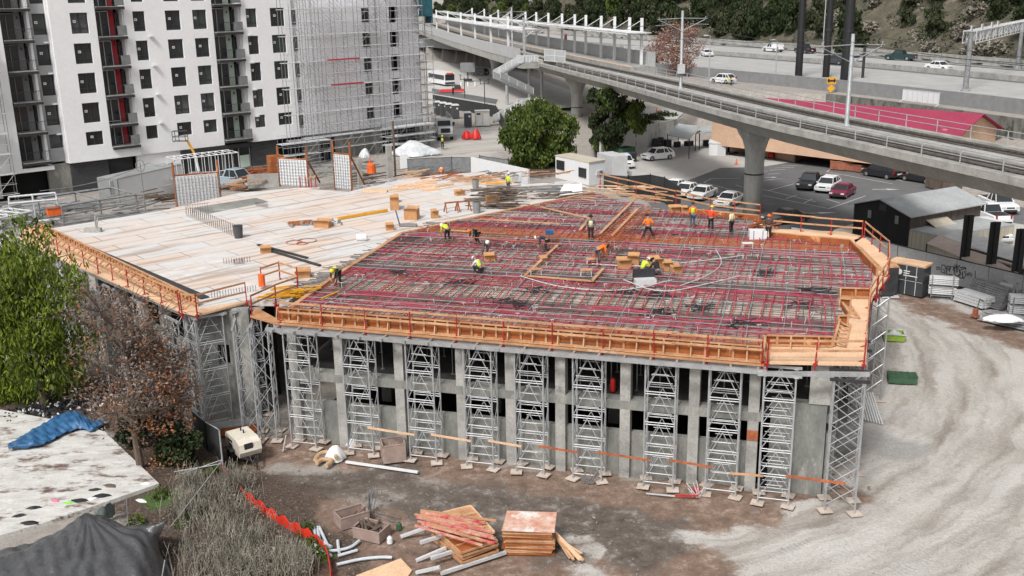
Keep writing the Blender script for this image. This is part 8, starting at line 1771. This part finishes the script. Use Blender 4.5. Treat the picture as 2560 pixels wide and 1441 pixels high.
for k in range(15): mb = MB(); mb.box(R.uniform(-.07, .07), R.uniform(-.06, .06), k * .075, 2.1 + R.uniform(-.1, .1), 1.55 + R.uniform(-.1, .1), .055, R.uniform(-.05, .05)); mb.build('sheet', M['lum' if k % 3 else 'ply'], t)
M['stain'] = P('rust_stained_sheet', (.66, .50, .42), (.50, .20, .12), 1.7, .8, spot=(.70, .66, .62), sp=.55); mb = MB(); mb.box(.02, 0, 1.13, 2.2, 1.7, .04); mb.build('top_sheet', M['stain'], t)
for k in range(13):
    mb = MB(); p, q = (1370 + k * 2.5, 1312 + k * 3.5), (1440 + R.uniform(-22, 18), 1390 + R.uniform(-10, 14)); mb.beam(g3(*p, .95 - k * .07), g3(*q, .12 + R.uniform(0, .25)), .10, .05)
    tag(mb.build('plank', M['lum' if k % 2 else 'plyL']), 'loose board leaning on the right side of the plywood stack', 'plank', 'boards leaning on the plywood stack')
mb = MB(); c_ = [gp(*p, .1) for p in ((890, 1441), (1002, 1398), (1030, 1428), (1000, 1470), (900, 1475))]; mb.prism(ccw(c_), .06, .14); tag(mb.build('plywood_sheet', M['plyL']), 'pale plywood sheet lying at the bottom edge of the picture', 'sheet')
for i, (a, b) in enumerate((((1002, 1342), (1070, 1318)), ((1040, 1402), (1115, 1370)), ((1040, 1432), (1100, 1418)))): mb = MB(); mb.beam(g3(*a, .1), g3(*b, .5), .12, .12); tag(mb.build('aluminium_beam', M['lgrey']), ['upper aluminium beam poking left out of the panel stack', 'middle aluminium beam poking left out of the panel stack', 'lowest aluminium beam poking left out of the panel stack'][i], 'beam')
for i, (px, py, m) in enumerate(((998, 1325, 'green'), (975, 1360, 'pwhite'))): mb = MB(); x, y = gp(px, py, 0); mb.lathe(x, y, [(.1, .02), (.14, .05), (.12, .3), (.05, .38)], 8); tag(mb.build('bottle', M[m]), ['small green can on the soil beside the panel stack', 'white topped bottle lying below the green can'][i], 'bottle')
mb = MB()
for k in range(14): x, y = gp(925 + R.uniform(-6, 6), 1285, 0); mb.beam((x, y, 0), (x + R.uniform(-.2, .3), y + R.uniform(-.1, .3), 1.1), .03)
tag(mb.build('upright_rods', M['scaf']), 'bundle of thin grey rods standing by the open timber box', 'rods')
for i, (a, b) in enumerate((((935, 1285), (985, 1305)), ((938, 1280), (1000, 1296)))): mb = MB(); mb.beam(g3(*a, .05), g3(*b, .05), .04); tag(mb.build('rod', M['scaf']), ['nearer thin rod lying right of the rod bundle', 'farther thin rod lying right of the rod bundle'][i], 'rod')
for i, (px, py, n_, m) in enumerate(((1475, 1210, 12, 'scaf'), (1740, 1245, 10, 'lgrey'))):
    mb = MB(); x, y = gp(px, py, 0); [mb.beam((x + R.uniform(-.2, .2), y, .02), (x + R.uniform(-.5, .5), y + R.uniform(-.2, .3), R.uniform(.3, .8)), .03) for _ in range(n_)]; tag(mb.build('rod_bundle', M[m]), ['spiky bundle of rods on the soil between the sixth and seventh towers', 'bundle of rods with red clamps before the eighth tower'][i], 'rods')
mb = MB(); mb.beam(g3(1688, 1240, .1), g3(1745, 1240, .25), .07); x, y = gp(1742, 1236, 0); mb.box(x, y, .0, .3, .25, .3); tag(mb.build('red_prop', M['redp']), 'red adjustable prop lying before the eighth tower', 'prop'); mb = MB(); mb.beam(g3(1615, 1234, .05), g3(1690, 1241, .05), .05); tag(mb.build('steel_bar', M['lgrey']), 'pale bar lying left of the red prop', 'bar')
mb = MB(); x, y = gp(1975, 1215, 0)
for _ in range(90): mb.box(x + R.gauss(0, 1.2), y + R.gauss(.2, .6), 0, R.uniform(.05, .25), R.uniform(.05, .2), R.uniform(.04, .16), R.uniform(0, 3), .6, .6)
stuff(tag(mb.build('rubble', M['conc']), 'grey rubble at the foot of the right end wall', 'rubble'))

def D(px, py, z=ZD): return (*gp(px, py, z), z)
def carton(px, py, w, d, h, rz, label, m='card', flaps=True):
    t = thing('cardboard_box', label, 'box', D(px, py), rz); mb = MB(); mb.box(0, 0, 0, w, d, h); mb.build('box', M[m], t)
    if flaps:
        mb = MB()
        for s_ in (-1, 1): mb.poly([(-w / 2, s_ * d / 2, h), (w / 2, s_ * d / 2, h), (w / 2, s_ * (d / 2 + .22), h + .12), (-w / 2, s_ * (d / 2 + .22), h + .12)])
        mb.build('flap', M[m], t)
    return t
for a in ((987, 524, .7, .7, .95, .1, 'tall carton with a board on it in the middle of the pale deck'), (990, 506, .45, .45, .5, .1, 'small carton behind the tall carton'), (1030, 548, 1.0, .8, .8, -.2, 'open carton wrapped in plastic on a pallet'), (1087, 545, .5, .5, .5, .3, 'small carton right of the plastic wrapped pallet'), (975, 575, .6, .4, .35, .2, 'small carton beside a red bag near the stop board'), (807, 568, 1.2, .5, .45, -.3, 'open carton among the tools around the long yellow beam'), (665, 632, .7, .5, .3, .2, 'flat carton on the pale deck left of the dark angle irons'), (1224, 655, .7, .5, .4, .1, 'open carton on the rebar mat right of the crouching workers'),
          (1362, 660, .5, .4, .35, .3, 'pale carton by the diagonal screed rail'), (1560, 675, .8, .6, .6, .1, 'leftmost stacked carton by the crouching worker in yellow'), (1583, 668, .7, .6, .7, -.2, 'orange tinted carton in the stack of cartons'), (1640, 672, .7, .6, .6, .2, 'carton right of the crouching workers'), (1668, 678, .6, .5, .5, 0, 'open carton in the middle of the carton row'), (1690, 685, .6, .5, .45, .2, 'rightmost carton of the row on the mat'), (1232, 505, 1.1, .5, .35, .2, 'open carton beside the trash barrel on the deck'), (758, 692, .9, .7, .35, .1, 'flat tan carton beside the notch'),
          (1690, 535, 1.0, .7, .5, .1, 'long carton at the back edge by the yellow vested worker'), (1712, 540, .5, .5, .6, 0, 'upright carton at the back edge'), (1850, 550, .6, .4, .3, .1, 'small carton near the big pier'), (1149, 488, .8, .6, .3, .3, 'carton under the grey machine by the lumber')): carton(*a)
def barrel(px, py, r, h, m, label): t = thing('trash_barrel', label, 'barrel', D(px, py)); mb = MB(); mb.lathe(0, 0, [(r * .85, 0), (r, h * .95), (r * 1.08, h)], 14); mb.build('barrel', M[m], t); mb = MB(); mb.lathe(0, 0, [(r * .9, h + .002), (.02, h + .01)], 14); mb.build('lid', M['frame'], t)
barrel(597, 595, .34, .9, 'dgrey', 'dark grey barrel by the row of bent rebar hoops'); barrel(1192, 533, .32, .9, 'mgrey', 'grey ribbed barrel left of the lumber pile'); barrel(1189, 472, .3, .8, 'mgrey', 'dark grey barrel near the back of the deck')
t = thing('white_bucket', 'white bucket lying near the joint of the two decks', 'bucket', D(905, 602)); mb = MB(); mb.tube([(-.35, 0, .24), (.35, 0, .24)], .24, 12); mb.build('bucket', M['pwhite'], t)
lumpy('plastic_cover', 'clear plastic cover over the pallet with the open carton', 'cover', (*D(1040, 556)[:2],), ZD, .9, .6, .6, 'plastic', 17); lumpy('black_bag', 'black bag leaning on the tall carton', 'bag', (*D(1003, 522)[:2],), ZD, .35, .3, .5, 'tarpblack', 18); lumpy('red_bag', 'small red bag beside the little carton', 'bag', (*D(985, 572)[:2],), ZD, .3, .22, .35, 'redp', 19)
t = thing('hand_truck', 'blue grey pallet jack in front of the plastic wrapped pallet', 'pallet jack', D(1003, 566)); mb = MB(); mb.box(.5, 0, .05, 1.3, .5, .1); mb.build('forks', M['scaf'], t); mb = MB(); mb.tube([(-.1, 0, .1), (-.35, 0, 1.2)], .05, 6); mb.build('handle', M['blue'], t)
mb = MB(); mb.beam(D(845, 547, ZD + .12), D(968, 526, ZD + .12), .22, .2); tag(mb.build('yellow_beam', M['yellow']), 'long yellow beam lying on the pale deck', 'beam'); mb = MB(); mb.beam(D(720, 560, ZD + .15), D(780, 555, ZD + .15), .5, .25); tag(mb.build('rusty_channel', M['ply']), 'rusty channel left of the tool heap', 'channel')
stf = MB(); x, y, _ = D(795, 562)
for _ in range(40): stf.box(x + R.gauss(0, .9), y + R.gauss(0, .4), ZD, R.uniform(.05, .4), R.uniform(.05, .3), R.uniform(.05, .3), R.uniform(0, 3), .8, .8)
stuff(tag(stf.build('tool_heap', M['mgrey']), 'heap of small tools and scraps around the open carton', 'tools'))
for i, (a, b) in enumerate((((645, 612), (768, 645)), ((660, 622), (800, 664)))): mb = MB(); mb.beam(D(*a, ZD + .06), D(*b, ZD + .06), .22, .08); tag(mb.build('angle_iron', M['dsteel']), ['shorter dark angle iron on the pale deck', 'longer dark angle iron with a pale edge on the pale deck'][i], 'angle iron')
for i, (px, py, r) in enumerate(((735, 607, .55), (768, 603, .65), (755, 610, .4))): mb = MB(); x, y, _ = D(px, py); mb.tube([(x + r * math.cos(k * .4), y + r * math.sin(k * .4), ZD + .03) for k in range(17)], .025, 4); tag(mb.build('cable_loop', M['rebarO']), ['left rusty cable loop on the pale deck', 'right rusty cable loop on the pale deck', 'smallest cable loop between the other two'][i], 'cable')
hp = MB()
for k in range(24):
    p = lerp(D(468, 542), D(590, 592), k / 23); hp.tube([(p[0], p[1], ZD), (p[0], p[1], ZD + .75), (p[0] + .28, p[1] + .1, ZD + .75), (p[0] + .28, p[1] + .1, ZD)], .022, 4)
for k in range(10):
    p = lerp(D(465, 535), D(520, 528), k / 9); hp.tube([(p[0], p[1], ZD), (p[0], p[1], ZD + .7), (p[0] + .2, p[1] - .15, ZD + .7)], .022, 4)
tag(hp.build('rebar_hoops', P('brown_rebar', (.20, .12, .08), (.10, .06, .045), 3, .7)), 'row of bent brown rebar hoops sticking out of the pale deck', 'rebar')
for i, (a, b, n_) in enumerate((((550, 480), (660, 470), 26), ((640, 515), (670, 520), 14), ((530, 745), (640, 728), 16), ((585, 662), (610, 660), 9), ((560, 660), (625, 655), 10))):
    mb = MB(); [mb.beam((*lerp(D(*a), D(*b), k / n_)[:2], ZD), (*lerp(D(*a), D(*b), k / n_)[:2], ZD + .35), .025) for k in range(n_ + 1)]; tag(mb.build('dowels', M['rebar']), ['line of thin dowels at the back of the left wing', 'cluster of dowels right of the bent hoops', 'line of dowels along the short end of the left wing', 'small patch of dowels in the middle of the left wing', 'sparse dowels around the wing centre opening'][i], 'dowels')
mb = MB(); q = [D(*p, ZD + .004) for p in ((480, 520), (640, 495), (672, 505), (520, 535))]; mb.poly([(x, y, ZD + .006) for x, y, _ in q]); tag(mb.build('steel_plate', M['conc']), 'dark grey plate strip behind the bent hoops', 'plate')
for i, (px, py) in enumerate(((1130, 530), (1158, 528))):
    t = thing('sawhorse', ['left sawhorse left of the ribbed barrel', 'right sawhorse left of the ribbed barrel'][i], 'sawhorse', D(px, py), .4); mb = MB(); mb.beam((-.6, 0, .75), (.6, 0, .75), .1); mb.build('top_bar', M['ply'], t)
    for s_ in (-1, 1):
        for q_ in (-1, 1): mb = MB(); mb.beam((s_ * .5, 0, .75), (s_ * .55, q_ * .35, 0), .07); mb.build('leg', M['ply'], t)
def heap(px, py, n, sx, sy, l, m, label, hh=.6, rz=0.0, name='lumber_pile', w=.1):
    mb = MB(); x, y = gp(px, py, ZD)
    for k in range(n):
        an = rz + R.gauss(0, .22); a = (x + R.gauss(0, sx), y + R.gauss(0, sy), ZD + .05 + R.random() * hh); d = l * R.uniform(.6, 1) / 2; mb.beam((a[0] - d * math.cos(an), a[1] - d * math.sin(an), a[2]), (a[0] + d * math.cos(an), a[1] + d * math.sin(an), a[2] + R.uniform(-.05, .05)), w, w * .6)
    return tag(mb.build(name, M[m]), label, 'pile')
heap(1245, 500, 70, .9, .9, 2.2, 'bark', 'tall dark brown lumber pile on the back of the pale deck', .9); heap(1255, 520, 25, .8, .4, 2.0, 'bark', 'lower dark lumber pile nearer the stop board', .35); heap(1190, 450, 26, 1.6, .8, 2.4, 'lum', 'scattered orange boards near the back edge of the deck', .2, .3); heap(1060, 465, 10, 2, 1, 2.2, 'plyL', 'flat pale boards scattered at the back of the deck', .05, .2, w=.4)
heap(1350, 478, 30, 1.8, .8, 3, 'mgrey', 'grey boards and tubes heaped by the back corner', .4, .2); heap(1390, 492, 26, 1.2, .5, 1.8, 'bark', 'dark offcuts with wheels beside the white tilted sheet', .4, .4); heap(1330, 440, 14, 2, .8, 2.2, 'lum', 'orange boards near the foot of the olive tree', .3, .5)
heap(1590, 500, 26, 2.0, .7, 2, 'lum', 'orange timber offcuts behind the back notch railing', .5, -.5); heap(1540, 478, 16, 1.5, .5, 2.6, 'plyL', 'pale boards stacked behind the back corner railing', .3, -.5); heap(1905, 575, 18, .6, .4, 1.4, 'ply', 'orange offcuts round the white box at the back corner', .6, .6); heap(725, 745, 22, .8, .6, 1.6, 'yellow', 'yellow and pale timber heap in the notch between the decks', .5, .5); heap(1240, 462, 10, .7, .3, 1.2, 'yellow', 'yellow tools beside the back barrel', .3)
t = thing('tilted_sheet', 'white tilted sheet standing on edge by the back corner', 'sheet', D(1428, 490), .15); mb = MB(); mb.hexa([(-1.2, 0, 0), (1.0, 0, 0), (1.0, .05, 0), (-1.2, .05, 0), (-.5, .5, .9), (1.0, .5, .9), (1.0, .55, .9), (-.5, .55, .9)]); mb.build('sheet', M['pwhite'], t)
t = thing('white_box', 'white steel box on the deck at the back corner by the brown clad worker', 'box', D(1893, 602), -.1); mb = MB(); mb.box(0, 0, 0, 1.15, .7, .75); mb.build('box', M['pwhite'], t); mb = MB(); [mb.box(x, -.36, 0, .05, .03, .75) for x in (-.3, .3)]; mb.build('straps', M['mgrey'], t)
for i, (px, py, m) in enumerate(((1890, 552, 'plastic'), (1820, 545, 'plastic'), (1648, 510, 'pwhite'), (1618, 505, 'plyL'))): lumpy('plastic_bundle', ['crumpled clear plastic beside the big pier foot', 'dark and clear plastic bundle between two workers', 'white bag on the back edge timber', 'tan bag on the back edge timber'][i], 'bundle', (*D(px, py)[:2],), ZD, .7, .45, .8, m, 50 + i)
t = thing('generator', 'grey box machine on skids left of the crouching black clad worker', 'machine', D(1612, 718), .1); mb = MB(); mb.box(0, 0, .1, 1.2, .7, .4); mb.build('body', M['lgrey'], t); mb = MB(); mb.box(0, .3, .1, 1.3, .08, .9); mb.build('frame', M['dsteel'], t)
for i, (px, py) in enumerate(((1340, 688), (1465, 690), (1480, 662), (1868, 622))): t = thing('step_stool', ['small step stool left of the square of screed rails', 'small step stool in front of the square of screed rails', 'orange step stool by the bent orange worker', 'white step stool near the white box'][i], 'stool', D(px, py, ZD + .15)); mb = MB(); mb.box(0, 0, .35, .7, .35, .05); mb.build('top', M['lum' if i < 3 else 'pwhite'], t); mb = MB(); [mb.beam((x, y, 0), (x * .9, y * .9, .35), .04) for x in (-.32, .32) for y in (-.15, .15)]; mb.build('legs', M['lgrey'], t)
mb = MB(); mb.beam(D(240, 582, ZD), D(244, 545, ZD + .0), .08); x, y, _ = D(240, 580); mb.tube([(x, y, ZD), (x + .1, y, ZD + 1.3)], .06, 6); mb.box(x - .2, y, ZD, 1.2, .4, .3); tag(mb.build('pump_stand', M['concL']), 'pale stand with an orange hose on the far left wing', 'stand')

def gheap(px, py, z, n, s, l, m, label, hh=.8, w=.12, rz=.7):
    mb = MB(); x, y = gp(px, py, z)
    for k in range(n): an = rz + R.gauss(0, .25); a = (x + R.gauss(0, s), y + R.gauss(0, s), z + R.random() * hh); d = l * R.uniform(.5, 1) / 2; mb.beam((a[0] - d * math.cos(an), a[1] - d * math.sin(an), a[2]), (a[0] + d * math.cos(an), a[1] + d * math.sin(an), a[2] + R.uniform(-.1, .1)), w, w * .7)
    return tag(mb.build('material_pile', M[m]), label, 'pile')
for a in ((640, 440, 4.5, 26, .7, 4, 'rebarO', 'orange timber stack behind the low concrete wall'), (110, 530, 4.2, 26, 1.6, 4, 'lgrey', 'pale beams stacked beyond the far end of the left wing'), (60, 520, 4.2, 20, 1.5, 3.5, 'mgrey', 'grey tubes heaped at the far left before the dark opening'), (200, 530, 4.6, 22, 1.4, 4.5, 'scaf', 'long steel tubes inside the large grey grillage'), (280, 520, 4.6, 14, 1.2, 3, 'concL', 'pale slabs leaning by the white site container'), (400, 505, 5.2, 16, .9, 3, 'bark', 'dark timber left of the gridded wall form'), (820, 445, 4.6, 20, 1.3, 3, 'concL', 'pale offcuts between the two gridded wall forms'), (870, 430, 4.4, 20, 1.5, 3.5, 'mgrey', 'grey tubes behind the tall narrow wall form'), (930, 452, 5.2, 24, 1.3, 3, 'bark', 'dark planks on the soil between the stub columns'), (1030, 448, 5.4, 22, 1.6, 3, 'plyL', 'pale planks right of the dark pole'), (760, 420, 4, 24, 1.6, 4, 'scaf', 'scaffold tubes piled before the low facade scaffold'), (1075, 432, 5.0, 16, 1.2, 2.5, 'scaf', 'dark tubes at the grey mesh fence'), (700, 425, 4.2, 26, 1.3, 3.5, 'bark', 'dark timbers before the brick shop front'), (640, 462, 5.6, 18, .9, 2.2, 'ply', 'orange offcuts by the low new wall'), (590, 480, 6.2, 16, .8, 2, 'lum', 'pale offcuts at the deck edge by the pickup'), (965, 470, 6.0, 22, .9, 2.6, 'lgrey', 'pale tubes at the deck edge by the stub columns'), (1130, 455, 6.2, 20, 1.1, 2.4, 'rebarO', 'orange boards at the far deck edge by the mesh fence'), (1220, 450, 6.0, 24, 1.3, 2.6, 'mgrey', 'grey scraps along the low white wall'), (30, 560, 4.0, 30, 2, 4, 'scaf', 'scaffold tubes below the pale table forms'), (330, 540, 5.6, 14, .8, 3, 'mgrey', 'grey channels at the deck edge by the ring headed pole'), (450, 470, 4.0, 20, 1.2, 3, 'concL', 'pale scraps behind the white pipe rack')): gheap(*a)
t = thing('orange_crate', 'orange crate on the pale forms at the far left', 'crate', (*gp(135, 532, 5.4), 5.2), .6); mb = MB(); mb.box(0, 0, 0, 1.1, .8, .6); mb.build('body', M['orange'], t); mb = MB(); mb.box(0, 0, .6, 1.2, .9, .08); mb.build('rim', M['rust'], t)
bpy.context.view_layer.update(); by = {}
for o in bpy.data.objects:
    if o.parent is None and 'label' in o and o.get('kind') != 'stuff': by.setdefault(o['label'], []).append(o)
for lb, os_ in by.items():
    if len(os_) > 1:
        def cx(o): c = sum((Vector(v) for v in o.bound_box), Vector()) / 8 if o.type == 'MESH' else Vector(); p = o.matrix_world @ c; return proj(*p)[0]
        for k, o in enumerate(sorted(os_, key=cx)): o['label'] = f'{lb}, {NTH(k + 1)} from the left'
